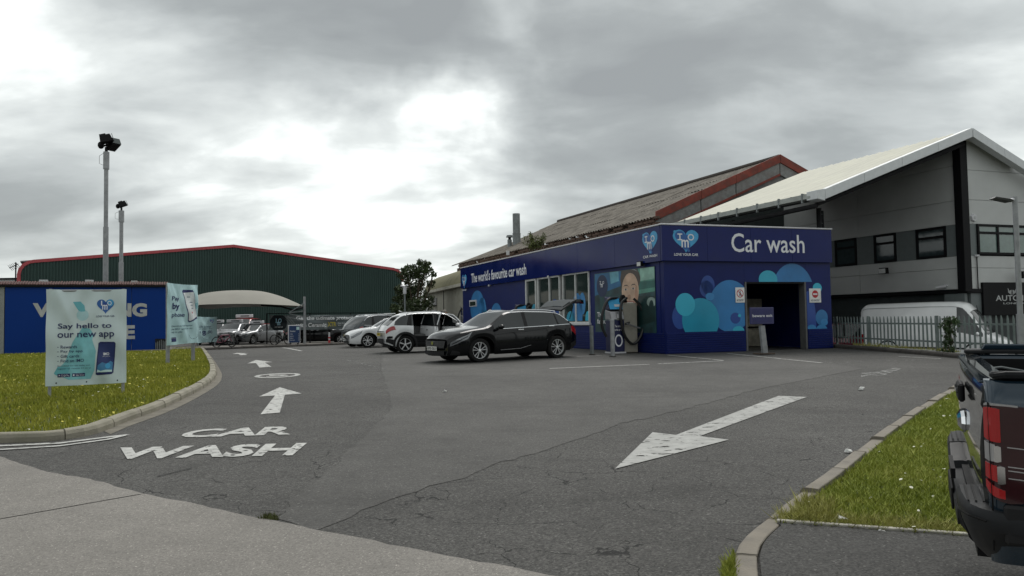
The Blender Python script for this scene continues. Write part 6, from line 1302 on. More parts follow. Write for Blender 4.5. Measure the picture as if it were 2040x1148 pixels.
    def common(s, style='five', sides=(1, -1), rim=.70, m=None, clad=0.0, door=None, rails=None, mirror=None, plate=None, handle=None, trim=None, wm=None):
        C = s.C; r = C['r']; Wm = max(b for a, b in C['w'])
        for xc in C['wheels']:
            for sd in sides:
                wheel(s.root, xc, sd*(Wm-.125), r, .215, sd, style, rim, wm)
                if clad:
                    mb = MB(); A = np.linspace(-.25, math.pi+.25, 22); vs = []
                    for R, o in ((s.arch-.015, -.03), (s.arch-.01, .016), (s.arch+clad, .012), (s.arch+clad, -.02)):
                        for a in A: vs.append((xc+R*math.cos(a), sd*(Wm+o), r+R*math.sin(a)))
                    n = len(A); mb.add(vs, [(k*n+i, k*n+i+1, (k+1)*n+i+1, (k+1)*n+i) for k in range(3) for i in range(n-1)]).build('arch_trim', M_clad, s.root, smooth=True)
        xr, xf = C['x']
        for sd in sides:
            if clad: s.patch([(C['wheels'][1]+s.arch+.02, 0.02), (C['wheels'][0]-s.arch-.02, 0.02), (C['wheels'][0]-s.arch-.02, 1.4), (C['wheels'][1]+s.arch+.02, 1.4)], sd, M_clad, 'sill_trim', .006, 20, 3)
            for dx in (door or ()): s.seam([(dx, .6), (dx, 1.5), (dx, 3), (dx, 4.9)], sd)
            for hx, hz in (handle or ()):
                p = s.surf(hx, hz, sd, .012); MB().box(p, (.20, .03, .035)).build('door_handle', m if m else s.mp, s.root, bevel=.008)
            if trim:
                x0, x1, mm = trim; s.trim_line(5.0, x0, x1, sd, .010, mm, .003); s.trim_line(7.05, x0-.02, x1-.62, sd, .009, mm, .003)
            if rails:
                x0, x1, mm = rails; P = [s.surf(x, 7.6, sd, .0)+Vector((0, 0, .045 if .03 < f < .97 else .0)) for f, x in zip(np.linspace(0, 1, 20), np.linspace(x0, x1, 20))]; MB().tube(P, .017, 6).build('roof_rail', mm, s.root, smooth=True)
            if mirror is not None:
                p = s.surf(mirror, 5.3, sd, .0)+Vector((0, sd*.13, .03)); MB().ball(p, (.075, .12, .07), 12).build('mirror', s.mp, s.root, smooth=True); MB().tube([p+Vector((0, -sd*.14, -.06)), p+Vector((0, 0, -.04))], .02, 5).build('mirror_arm', M_clad, s.root)
    def front_x(s, y, i=-1): return s.P[i, 5, 0] if False else s.X[i]-np.interp(s.X[i], *zip(*sorted(s.C['bow'])))*(y/.9)**2
    def cap_panel(s, y0, y1, z0, z1, end, m, name, off=.01, n=8, taper=1.0, parent=None):
        i = -1 if end > 0 else 0; d = 1 if end > 0 else -1; vs = []
        for z, k in ((z0, taper), (z1, 1)):
            for q in range(n+1): y = (y0+(y1-y0)*q/n)*k; vs.append((s.front_x(y, i)+d*off, y, z))
        return MB().add(vs, [(q, q+1, n+2+q, n+1+q) for q in range(n)]).build(name, m, parent or s.root)
    def plate(s, z, end, m, txt, off=.02):
        i = -1 if end > 0 else 0; x = s.X[i]+end*off; o = MB().box((x, 0, z), (.014, .52, .115)).build('number_plate', m, s.root); e = end
        text_on(lambda u, v: (x+e*.009, e*(-.23+.46*u)*1.0, z-.035+.07*v), txt, .03, 'plate_lettering', M_black, o, world=False); return o
WAG = dict(x=(-2.27, 2.30), wheels=(1.335, -1.335), r=.338, arch=.395,
    top=[(-2.27, .86), (-2.22, .98), (-2.02, 1.12), (-1.78, 1.36), (-1.6, 1.43), (-1.0, 1.475), (-.2, 1.49), (.2, 1.47), (.42, 1.42), (1.02, 1.075), (1.14, 1.02), (1.6, .955), (2.0, .87), (2.2, .78), (2.30, .66)],
    belt=[(-2.27, .84), (-2.2, .95), (-2.0, 1.03), (-1.2, 1.0), (0, .955), (.9, .925), (1.15, .93), (1.6, .88), (2.0, .80), (2.2, .71), (2.30, .60)],
    w=[(-2.27, .70), (-2.2, .79), (-2.0, .865), (-1.3, .905), (0, .91), (1.3, .905), (1.8, .875), (2.05, .82), (2.2, .73), (2.3, .60)],
    low=[(-2.27, .36), (-2.0, .25), (-1.7, .22), (1.7, .20), (2.15, .19), (2.3, .23)], bow=[(-2.3, -.16), (-1.8, -.10), (-1.3, 0), (.2, 0), (.9, .10), (1.5, .05), (2.0, .12), (2.3, .22)],
    ws=(.40, 1.10), rg=(-2.08, -1.72), glass=(-1.98, .93), pillars=[(-1.46, -1.38), (-.30, -.18)], slant=[(-2.2, .55), (-1.9, .50), (-1.5, .25), (-1.2, .0), (1, 0)], tumble=.42)
def place(Pf, Pr, side, C, scale=None, half=None):
    """wheel contact points of one side (front, rear) -> location, heading, scale"""
    d = Vector((Pf.x-Pr.x, Pf.y-Pr.y, 0)); L = d.length; u = d.normalized(); left = Vector((-u.y, u.x, 0)); wb = C['wheels'][0]-C['wheels'][1]; s = scale or L/wb
    h = max(b for a, b in C['w'])-.02; c = (Pf+Pr)/2-left*side*h*s; c.z = (hh(Pf.y)+hh(Pr.y))/2+.005; return c, math.atan2(u.y, u.x), s
# --- black estate car with its tailgate up
loc, rz, sc = place(G(955, 723), G(1117, 713.5), 1, WAG); print('wagon scale', sc)
mpb = paint('black_car_paint', (.002, .0025, .0035), .0, .15, .4)
k = Car(WAG, 'parked_car', 'black estate car with chrome window line and raised tailgate, nearest car to the camera', 'car', loc, rz, min(sc, 1.06), mpb, 'cars on the car wash forecourt'); k.root.scale.z *= .955
k.shell(skip=lambda x, j, sd: (j >= 7 and x < -1.74) or (j in (8, 9) and x < -1.70), caps=(0, 1))
k.common('ten', door=(.86, -.26, -1.28), handle=((-.02, 4.45), (-1.12, 4.5)), trim=(-1.93, .90, M_chrome), rails=(-1.6, .15, M_chrome), mirror=.78, m=M_chrome)
for sd in (1, -1):
    k.patch([(1.72, 3.7), (2.26, 2.9), (2.24, 3.9), (1.62, 4.65)], sd, M_lamp, 'headlight', .007); k.patch([(1.80, 3.95), (2.22, 3.25), (2.22, 3.45), (1.76, 4.15)], sd, M_black, 'lamp_bezel', .011)
    k.patch([(-2.24, 2.9), (-1.98, 3.6), (-2.0, 4.7), (-2.25, 4.7)], sd, M_red, 'taillight', .007); k.patch([(2.0, .4), (2.24, .4), (2.22, 1.9), (2.05, 1.4)], sd, M_clad, 'air_intake', .006)
    k.seam([(-1.2, 4.15), (-.4, 4.0), (.4, 3.9), (.9, 3.8)], sd, r=.004, m=mpb, off=.004, name='crease'); k.seam([(-.95, 1.6), (0, 1.3), (.75, 1.2)], sd, r=.006, m=M_steel, off=.001, name='lower_crease'); k.seam([(1.15, 4.9), (1.6, 4.9), (2.1, 4.8)], sd, name='bonnet_gap')
k.cap_panel(-.55, .55, .42, .63, 1, mat('grille_black', (.02, .02, .022), .35, bump=1, bs=80), 'grille', taper=.9); k.cap_panel(-.5, .5, .235, .34, 1, M_clad, 'lower_grille'); k.plate(.41, 1, M_plw, 'LF73 OLU', .035); MB().cyl((2.31, 0, .56), (2.325, 0, .56), .055, n=12).build('badge', M_chrome, k.root)
MB().prism([(2.34, 0, .20), (2.22, .45, .20), (2.05, .68, .20), (2.0, .6, .20), (2.0, -.6, .20), (2.05, -.68, .20), (2.22, -.45, .20)], (0, 0, .025)).build('splitter', M_clad, k.root)
# raised tailgate, strut, dark load space
def tg(sec, y0, y1, m, name, th=.05, y2=None, parent=None):
    y2 = y1 if y2 is None else y2; vs = []; n = len(sec)
    for i, (x, z) in enumerate(sec):
        w = y1+(y2-y1)*i/(n-1)
        for y in (-w, -w*.5, 0, w*.5, w): vs.append((x-.05*(1-(y/w)**2), y, z+.03*(1-(y/w)**2)))
    m_ = len(vs); vs += [(x, y, z-th) for x, y, z in vs]; fs = []
    for i in range(n-1):
        for j in range(4): q = (i*5+j, i*5+j+1, (i+1)*5+j+1, (i+1)*5+j); fs += [q, tuple(m_+e for e in reversed(q))]
        for j in (0, 4): fs.append((i*5+j, (i+1)*5+j, m_+(i+1)*5+j, m_+i*5+j))
    for j in range(4): fs += [(j, j+1, m_+j+1, m_+j), ((n-1)*5+j, (n-1)*5+j+1, m_+(n-1)*5+j+1, m_+(n-1)*5+j)]
    return MB().add(vs, fs).build(name, m, parent or k.root, smooth=True)
gt = tg([(-1.72, 1.47), (-1.80, 1.53), (-2.10, 1.73), (-2.22, 1.78)], 0, .60, mpb, 'tailgate', .05, .68); tg([(-1.84, 1.575), (-2.07, 1.735)], 0, .52, M_cg, 'tailgate_glass', .02, .58, gt)
tg([(-2.22, 1.78), (-2.42, 1.80), (-2.56, 1.765), (-2.58, 1.72)], 0, .68, mpb, 'tailgate_lower', .07, .62, gt); tg([(-2.44, 1.73), (-2.57, 1.70)], 0, .62, M_red, 'taillight', .03, .58, gt)
for sd in (1, -1): MB().tube([(-2.02, sd*.62, 1.18), (-2.2, sd*.62, 1.70)], .012, 6).build('gas_strut', M_black, k.root)
MB().box((-1.6, 0, .78), (1.1, 1.3, .08)).build('load_floor', M_black, k.root); MB().box((-1.15, 0, 1.05), (.12, 1.3, .6)).build('rear_seat', M_seat, k.root); MB().box((-2.2, 0, .58), (.1, 1.2, .46)).build('rear_bumper', mpb, k.root, bevel=.02); k.patch([(-2.22, .5), (-1.95, .5), (-1.95, 1.6), (-2.22, 1.9)], 1, M_clad, 'bumper_trim', .006)
# --- white hatchback with its doors open
HAT = dict(x=(-2.15, 2.15), wheels=(1.33, -1.33), r=.335, arch=.40,
    top=[(-2.15, .78), (-2.1, 1.0), (-1.98, 1.12), (-1.72, 1.43), (-1.5, 1.50), (-.8, 1.555), (-.1, 1.565), (.35, 1.52), (1.0, 1.14), (1.12, 1.08), (1.6, 1.01), (1.95, .92), (2.08, .84), (2.15, .72)],
    belt=[(-2.15, .77), (-2.08, .97), (-1.9, 1.06), (-1.2, 1.04), (0, .98), (.9, .96), (1.12, .99), (1.6, .94), (1.95, .85), (2.15, .66)],
    w=[(-2.15, .68), (-2.05, .80), (-1.85, .87), (-1.3, .90), (0, .905), (1.3, .90), (1.8, .87), (2.02, .79), (2.15, .64)],
    low=[(-2.15, .40), (-1.9, .28), (-1.7, .25), (1.7, .24), (2.0, .24), (2.15, .30)], bow=[(-2.15, -.16), (-1.8, -.12), (-1.3, 0), (.2, 0), (.9, .10), (1.5, .05), (2.0, .14), (2.15, .2)],
    ws=(.38, 1.07), rg=(-2.02, -1.66), glass=(-1.86, .9), pillars=[(-1.28, -1.06), (-.16, -.05)], slant=[(-2.1, .4), (-1.7, .5), (-1.3, .35), (-1.0, .0), (1, 0)], tumble=.42)
mpw = paint('white_car_paint', (.66, .67, .68), .0, .25)
va = math.atan2(190, 1473); Pr = G(808, 704.5); rz = va+rad(15); u = Vector((math.cos(rz), math.sin(rz), 0)); loc, _, _ = place(Pr+u*2.66, Pr, -1, HAT, 1.0)
opn = lambda x, j, sd: sd < 0 and 1 <= j <= 6 and ((-1.02 < x < -.20) or (-.06 < x < .80)) and not (j == 6 and x > .62)
k = Car(HAT, 'parked_car', 'white hatchback with both right doors standing open and red tail lights, behind the black estate', 'car', loc, rz, 1.0, mpw, 'cars on the car wash forecourt')
HAT['body_pillar'] = 0; k.shell(skip=opn)
k.common('wide', clad=.075, handle=(), rails=(-1.4, .2, mpw), mirror=None, m=mpw)
k.seam([(-1.04, .6), (-1.02, 3), (-1.04, 4.9)], 1); k.seam([(-.12, .6), (-.12, 4.9)], 1); k.seam([(.84, .6), (.84, 4.9)], 1)
for sd in (1, -1):
    k.patch([(1.7, 3.9), (2.1, 3.3), (2.1, 4.3), (1.62, 4.8)], sd, M_lamp, 'headlight'); k.patch([(-2.13, 3.6), (-1.80, 3.8), (-1.84, 4.75), (-2.12, 4.95)], sd, M_red, 'taillight', .012); k.patch([(-2.13, .6), (-1.86, .6), (-1.88, 1.9), (-2.13, 2.0)], sd, M_clad, 'bumper_trim', .01); k.patch([(-2.1, 2.0), (-1.92, 2.1), (-1.92, 2.5), (-2.1, 2.6)], sd, M_black, 'fog_lamp', .012)
k.cap_panel(-.6, .6, .40, .56, -1, M_clad, 'rear_bumper_trim', .015); k.plate(.72, -1, M_ply, 'KT21 WNV', .008); k.cap_panel(-.5, .5, .5, .7, 1, M_clad, 'grille', .012)
MB().box((-1.72, 0, 1.50), (.22, 1.05, .035)).build('spoiler', mpw, k.root, bevel=.01); MB().prism([(-1.2, -.01, 1.56), (-1.34, -.01, 1.58), (-1.36, -.01, 1.64)], (0, .02, 0)).build('roof_fin', mpw, k.root)
MB().box((-.1, 0, .40), (2.1, 1.5, .12)).build('cabin_floor', M_black, k.root)
for sx, sy in ((.35, -.38), (.35, .38), (-.72, -.38), (-.72, .38)):
    st = MB().box((sx, sy, .62), (.5, .48, .2)).build('seat', M_seat, k.root, bevel=.04); MB().box((sx-.30, sy, .95), (.16, .48, .62)).build('seat_back', M_seat, st, bevel=.05); MB().box((sx-.34, sy, 1.32), (.10, .26, .16)).build('headrest', M_seat, st, bevel=.03)
MB().box((.86, 0, .88), (.3, 1.5, .24)).build('dashboard', M_clad, k.root, bevel=.03); MB().tube([(.62+.06*math.sin(a)*0+.04*math.sin(a), -.38+.18*math.cos(a), .95+.18*math.sin(a)) for a in np.arange(20)*.3142], .018, 6, closed=True).build('steering_wheel', M_black, k.root)
def door(k, x0, x1, ang, nm='door', side=-1):
    H = k.surf(x1, 2.5, side); hx, hy = H.x, H.y; c_, s_ = math.cos(ang*side*1), math.sin(ang*side*1)
    def R(p): dx, dy = p.x-hx, p.y-hy; return Vector((hx+dx*c_-dy*s_, hy+dx*s_+dy*c_, p.z))
    def grid(v0, v1, nx, nv, off): return [R(k.surf(x0+(x1-x0)*i/nx, v0+(v1-v0)*j/nv, side, off)) for j in range(nv+1) for i in range(nx+1)]
    def both(v0, v1, nx, nv, t, m1, m2, name, par):
        A, B = grid(v0, v1, nx, nv, .0), grid(v0, v1, nx, nv, -t); N = len(A); f = [(j*(nx+1)+i, j*(nx+1)+i+1, (j+1)*(nx+1)+i+1, (j+1)*(nx+1)+i) for j in range(nv) for i in range(nx)]
        o = MB().add(A, f).build(name, m1, par, smooth=True); mb = MB().add(B, f)
        E = [i for i in range(nx+1)]+[j*(nx+1)+nx for j in range(1, nv+1)]+[nv*(nx+1)+i for i in range(nx-1, -1, -1)]+[j*(nx+1) for j in range(nv-1, 0, -1)]
        mb.add(A+B, [(E[q], E[(q+1) % len(E)], N+E[(q+1) % len(E)], N+E[q]) for q in range(len(E))]); mb.build('inner_trim', m2, o); return o
    d = both(.9, 5, 8, 8, .10, k.mp, mat('door_trim', (.05, .05, .05), .6), nm, k.root); A = [R(k.surf(x0+(x1-x0)*i/8, 5.2, side, .0)) for i in range(9)]; B = [R(k.surf(x0+(x1-x0)*i/8, 6.9, side, .0)) for i in range(9)]
    MB().add(A+B, [(i, i+1, 10+i, 9+i) for i in range(8)]).build('door_glass', M_cg, d); MB().tube([A[0]]+B+[A[-1]], .022, 6).build('window_frame', k.mp, d)
    p = R(k.surf(x0+.14, 4.4, side, .015)); MB().box(p, (.16, .03, .035)).build('door_handle', k.mp, d); MB().box(R(k.surf((x0+x1)/2, 4.0, side, -.12)), (.3, .05, .05)).build('armrest', M_seat, d); return d, R
door(k, -1.02, -.14, rad(62)); d, R = door(k, -.05, .82, rad(55)); p = R(k.surf(.70, 5.3, -1, .0))+Vector((0, -.12, .03)); MB().ball(p, (.08, .12, .07), 12).build('mirror', mpw, d, smooth=True)
p = k.surf(.78, 5.3, 1)+Vector((0, .12, .03)); MB().ball(p, (.08, .12, .07), 12).build('mirror', mpw, k.root, smooth=True)
# --- white saloon, nose to the left
SAL = dict(x=(-2.35, 2.35), wheels=(1.42, -1.42), r=.335, arch=.385,
    top=[(-2.35, .85), (-2.25, 1.0), (-1.75, 1.06), (-1.2, 1.30), (-.7, 1.40), (-.1, 1.44), (.3, 1.40), (.95, 1.06), (1.08, 1.0), (1.6, .93), (2.05, .82), (2.25, .74), (2.35, .62)],
    belt=[(-2.35, .83), (-2.2, .96), (-1.6, .98), (0, .93), (.9, .90), (1.08, .93), (1.6, .87), (2.05, .76), (2.35, .56)],
    w=[(-2.35, .68), (-2.2, .80), (-1.9, .87), (-1.3, .905), (1.3, .905), (1.8, .88), (2.1, .82), (2.25, .75), (2.35, .62)],
    low=[(-2.35, .36), (-2.0, .24), (1.7, .19), (2.1, .18), (2.35, .22)], bow=[(-2.35, -.16), (-1.8, -.08), (-1.3, 0), (.2, 0), (.9, .12), (1.5, .05), (2.0, .14), (2.35, .22)],
    ws=(.33, 1.03), rg=(-1.68, -.95), glass=(-1.35, .86), pillars=[(-1.35, -1.2), (-.32, -.2)], slant=[(-2, .6), (-1.2, .6), (-.9, 0), (1, 0)], tumble=.48)
def simple_car(C, name, label, px, py, rz, mp, scale=1.0, style='five', group=None, dz=0.0, board=False, wm=None, Y=None, grille=M_black, cat='car', trim=None, clad=0.0, rails=None, z=None):
    b = G(px, py) if Y is None else Vector((at(px, 640, Y).x, Y, hh(Y))); b.z += dz
    if z is not None: b.z = z
    k = Car(C, name, label, cat, b, rz, scale, mp, group); k.shell(); xr, xf = C['x']
    k.common(style, door=(C['glass'][1]-.05, (C['pillars'][-1][0]+C['pillars'][-1][1])/2), handle=((.0, 4.45),), mirror=C['glass'][1]-.12, m=mp, trim=trim, wm=wm, clad=clad, rails=rails)
    zf = k.P[-1, 5, 2]
    for sd in (1, -1):
        k.patch([(xf-.55, 3.7), (xf-.05, 3.0), (xf-.05, 4.2), (xf-.62, 4.6)], sd, M_lamp, 'headlight', .008); k.patch([(xr+.02, 3.1), (xr+.30, 3.5), (xr+.26, 4.6), (xr+.02, 4.8)], sd, M_red, 'taillight', .008)
    k.cap_panel(-.42, .42, zf-.17, zf-.02, 1, grille, 'grille', .012, taper=.85); k.cap_panel(-.55, .55, .24, .34, 1, M_clad, 'lower_grille', .012); k.plate(.40, 1, M_plw, 'LD19 TXE', .03); k.plate(.60, -1, M_ply, 'LD19 TXE', .03)
    for sd in (1, -1): k.cap_panel(sd*.36, sd*.60, zf-.10, zf+.0, 1, M_lamp, 'headlight_front', .015, n=3)
    if board:
        bd = MB().box((.0, 0, max(b_ for a_, b_ in C['top'])+.14), (.3, 1.15, .22)).build('roof_board', M_trim, k.root, bevel=.02); MB().box((.155, .1, max(b_ for a_, b_ in C['top'])+.14), (.01, .62, .07)).build('board_print', M_clad, bd)
    return k
gf = G(733, 693); rzm = math.pi+math.atan2(300, 1473)*1.0+rad(12)
mu_ = Vector((math.cos(rzm), math.sin(rzm), 0)); lf = Vector((-mu_.y, mu_.x, 0)); cN = gf-mu_*1.42-lf*.885
simple_car(SAL, 'parked_car', 'white saloon car, its nose showing at left of the white hatchback', 0, 0, rzm, mpw, 1.0, 'fan', 'cars on the car wash forecourt', Y=cN.y, z=hh(gf.y)).root.location.x = cN.x
SUV = dict(HAT); SUV['top'] = [(a, b*1.06) for a, b in HAT['top']]; SUV['belt'] = [(a, b*1.04) for a, b in HAT['belt']]
mpg = paint('slate_car_paint', (.035, .042, .048), .4, .2); mps = paint('silver_car_paint', (.30, .31, .32), .6, .28); mpsw = paint('pearl_car_paint', (.46, .47, .49), .2, .25)
simple_car(SUV, 'parked_car', 'slate grey suv seen from behind, beyond the white saloon', 762, 686, va+rad(38), mpg, 1.03, 'plain', 'cars on the car wash forecourt', Y=40.0, trim=(-1.8, .85, M_chrome), rails=(-1.4, .2, M_chrome))
simple_car(SAL, 'parked_car', 'black saloon car parked behind the long grey banner', 640, 680, rad(6), mpb, 1.0, 'plain', 'cars behind the far pavement', Y=50.5)
simple_car(HAT, 'parked_car', 'grey hatchback nose between the long banner and the slate suv', 712, 680, rad(-110), mpg, 1.0, 'plain', 'cars behind the far pavement', Y=52)
simple_car(HAT, 'parked_car', 'pearl white hatchback taxi with white roof board and black grille, facing the road', 468, 684, rad(-97), mpsw, 1.0, 'plain', 'cars behind the far pavement', Y=54.5, board=True)
simple_car(SAL, 'parked_car', 'silver saloon taxi with white roof board, right of the pearl white one', 512, 684, rad(-112), mps, 1.0, 'plain', 'cars behind the far pavement', Y=55.5, board=True, grille=M_chrome)
simple_car(HAT, 'parked_car', 'dark hatchback taxi with white roof board, half hidden by the price banner', 430, 684, rad(-85), mpg, 1.0, 'plain', 'cars behind the far pavement', Y=55.5, board=True)
mpr = paint('red_car_paint', (.32, .012, .015), 0, .25)
simple_car(SUV, 'parked_car', 'red car with white roof board behind the taxis', 487, 680, rad(-95), mpr, 1.18, 'plain', 'cars behind the far pavement', Y=61, board=True)
simple_car(HAT, 'parked_car', 'low red car partly hidden by the end of the long banner', 534, 680, rad(-75), mpr, .95, 'plain', 'cars behind the far pavement', Y=61)
simple_car(HAT, 'parked_car', 'dark red car behind the palisade fence, left of the white van', 1668, 690, rad(165), paint('crimson_car_paint', (.16, .012, .03), 0, .3), 1.0, 'plain', 'vehicles behind the fence', Y=31.5, z=-.32)
# --- white van behind the fence
VAN = dict(x=(-2.95, 2.95), wheels=(1.95, -1.75), r=.36, arch=.42,
    top=[(-2.95, 2.30), (-2.9, 2.42), (-2.7, 2.47), (0, 2.50), (1.0, 2.49), (1.35, 2.42), (1.65, 2.15), (2.22, 1.38), (2.35, 1.28), (2.7, 1.15), (2.88, 1.0), (2.95, .85)],
    belt=[(-2.95, 1.35), (1.3, 1.35), (2.0, 1.22), (2.35, 1.16), (2.7, 1.05), (2.95, .78)],
    w=[(-2.95, .96), (-2.85, 1.0), (-2, 1.02), (1.5, 1.02), (2.2, .98), (2.6, .90), (2.85, .80), (2.95, .68)],
    low=[(-2.95, .45), (-2.4, .38), (2.3, .32), (2.95, .30)], bow=[(-2.95, 0), (1.0, 0), (1.6, .12), (2.2, .12), (2.5, .1), (2.95, .2)], ws=(1.62, 2.28), glass=(1.05, 2.12), pillars=[], crown=.20, tumble=.13)
v0, v1 = at(1709, 605, 29.0), at(2006, 605, 25.6); vd = Vector((v1.x-v0.x, v1.y-v0.y, 0)); print('van len', vd.length)
rzv = math.atan2(vd.y, vd.x); c = (v0+v1)/2; nl = Vector((-vd.y, vd.x, 0)).normalized(); c = c+nl*1.0
mpv = paint('van_white', (.82, .83, .83), 0, .3, dirt=.1); k = Car(VAN, 'white_van', 'long white high roofed panel van behind the palisade fence', 'van', (c.x, c.y, -.50), rzv, vd.length/5.9, mpv); k.root.scale.z = (v0.z+v1.z+1.0)/2/2.42; k.shell()
k.common('plain', mirror=1.95, door=(1.0, 2.2, -.6), m=M_clad, wm=M_steel)
for sd in (1, -1):
    k.patch([(2.35, 3.2), (2.85, 2.9), (2.82, 4.0), (2.45, 4.5)], sd, M_lamp, 'headlight'); k.trim_line(2.4, -2.9, 2.3, sd, .03, M_clad, 0, 'rub_strip'); k.trim_line(7.0, -2.85, 1.5, sd, .012, M_steel, .0, 'roof_gutter'); k.patch([(-2.92, 2.5), (-2.8, 2.5), (-2.8, 4.6), (-2.92, 4.6)], sd, M_red, 'taillight')
    k.seam([(-2.9, 4.95), (.9, 4.95)], sd, r=.008, off=.0, name='side_crease')
MB().tube([k.surf(1.75, 9.5, -1), k.surf(1.75, 9.5, -1)+Vector((.14, 0, -.0))+Vector((-.2, 0, .32))], .012, 5).build('aerial', M_black, k.root); MB().tube([k.surf(2.20, 9.2, -1, .02), k.surf(2.1, 8.3, -1, .03)], .01, 4).build('wiper', M_black, k.root)
# ------------------------------------------------------------ people beyond the cars
def person(px, py, Y, label, top, hairc, rz, legs=(.03, .035, .06)):
    a = at(px, py, Y); z0 = hh(Y); H = a.z-z0; s = H/1.76; t = thing('person', label, 'person', (a.x, a.y, z0), rz, None, s)
    sk = mat('skin_tone', (.42, .25, .17), .55)
    def skin(name, V, E, R, m, sub=2):
        me = bpy.data.meshes.new(name); me.from_pydata(V, E, []); o = bpy.data.objects.new(name, me); COL.objects.link(o); o.parent = t; me.materials.append(m)
        md = o.modifiers.new('skin', 'SKIN'); md.use_smooth_shade = True
        for i, r in enumerate(R): me.skin_vertices[0].data[i].radius = (r, r)
        me.skin_vertices[0].data[0].use_root = True; sb = o.modifiers.new('sub', 'SUBSURF'); sb.levels = sb.render_levels = sub; return o
    V = [(0, 0, .95), (0, 0, 1.15), (0, 0, 1.35), (0, 0, 1.48), (0, -.01, 1.56), (0, -.02, 1.65), (0, -.01, 1.72)]; R = [.14, .13, .13, .06, .055, .085, .06]; E = [(i, i+1) for i in range(6)]
    for sd in (1, -1):
        k = len(V); V += [(sd*.17, 0, 1.42), (sd*.24, .03, 1.15), (sd*.25, -.10, .93), (sd*.25, -.14, .86)]; R += [.055, .045, .035, .03]; E += [(2, k), (k, k+1), (k+1, k+2), (k+2, k+3)]
        for q in range(4): m = len(V); x = sd*(.225+.017*q); V += [(x, -.17, .81), (x, -.185, .775-.008*(q in (1, 2)))]; R += [.009, .007]; E += [(k+3, m), (m, m+1)]
        m = len(V); V += [(sd*.21, -.17, .86), (sd*.20, -.20, .83)]; R += [.010, .008]; E += [(k+3, m), (m, m+1)]
        k = len(V); V += [(sd*.10, 0, .86), (sd*.11, -.01, .48), (sd*.11, .02, .09), (sd*.12, -.14, .04)]; R += [.09, .06, .04, .035]; E += [(0, k), (k, k+1), (k+1, k+2), (k+2, k+3)]
    skin('body', V, E, R, sk)
    T_ = [(0, 0, .93), (0, 0, 1.15), (0, 0, 1.36), (0, 0, 1.45)]; TR = [.165, .155, .16, .09]; TE = [(0, 1), (1, 2), (2, 3)]
    for sd in (1, -1): k = len(T_); T_ += [(sd*.18, 0, 1.42), (sd*.245, .03, 1.15), (sd*.25, -.09, .95)]; TR += [.075, .062, .05]; TE += [(2, k), (k, k+1), (k+1, k+2)]
    skin('jacket', T_, TE, TR, top)
    T_ = [(0, 0, .95)]; TR = [.16]; TE = []
    for sd in (1, -1): k = len(T_); T_ += [(sd*.10, 0, .85), (sd*.11, -.01, .48), (sd*.11, .02, .10)]; TR += [.105, .08, .06]; TE += [(0, k), (k, k+1), (k+1, k+2)]
    skin('trousers', T_, TE, TR, mat('trousers', (.02, .025, .04), .8))
    MB().ball((0, .012, 1.69), (.088, .10, .09), 14).build('hair', hairc, t, smooth=True); MB().ball((0, -.115, 1.63), (.013, .02, .022), 8).build('nose', sk, t)
    for sd in (1, -1): MB().ball((sd*.032, -.098, 1.655), (.012, .008, .008), 8).build('eye', M_black, t); MB().ball((sd*.088, -.01, 1.64), (.012, .022, .03), 8).build('ear', sk, t); MB().box((sd*.12, -.06, .03), (.09, .26, .07)).build('shoe', M_black, t, bevel=.02)
    MB().box((0, -.104, 1.595), (.045, .006, .010)).build('mouth', mat('lip', (.25, .08, .07), .6), t)
person(886, 618, 32.0, 'person with grey hair in a dark jacket, standing beyond the bonnet of the white hatchback', mat('dark_jacket', (.035, .035, .045), .8), mat('grey_hair', (.22, .20, .18), .9), 2.0)
person(976, 617.5, 33.5, 'person with pale cap in a blue jacket, standing beyond the windscreen of the black estate', mat('blue_jacket', (.03, .06, .12), .8), mat('pale_cap', (.35, .33, .30), .9), -1.2)
# ------------------------------------------------------------ pickup truck at the right edge
TA, TB = Vector((1.885, 2.95, 0)), Vector((2.948, 4.876, 0)); tb = (TB-TA).normalized(); ta = Vector((tb.y, -tb.x, 0))
M_tp = paint('midnight_car_paint', (.012, .028, .045), .35, .16, dirt=.06); M_tg = paint('dark_tailgate_paint', (.035, .04, .042), .3, .16, dirt=.1); M_bed = mat('bed_liner', (.010, .010, .011), .75, var=.3); M_step = mat('bumper_plastic', (.014, .015, .017), .5, var=.15, dirt=.2, ds=5, dcol=(.035, .035, .033))
trk = thing('pickup_truck', 'dark blue pickup truck with open load bed and red tail lamp at the right edge', 'pickup truck', (TA.x, TA.y, 0), math.atan2(ta.y, ta.x))
WT = 2.2                                   # x forward, y to the far side, z up
def loft(secs, name, m, parent=trk, cap=True, smooth=True, closed=True):
    n = len(secs[0]); vs = [p for s in secs for p in s]; fs = []
    for i in range(len(secs)-1):
        for j in range(n if closed else n-1): fs.append((i*n+j, i*n+(j+1) % n, (i+1)*n+(j+1) % n, (i+1)*n+j))
    if cap: fs += [tuple(range(n-1, -1, -1)), tuple((len(secs)-1)*n+j for j in range(n))]
    return MB().add(vs, fs).build(name, m, parent, smooth=smooth)
ZR = 1.345
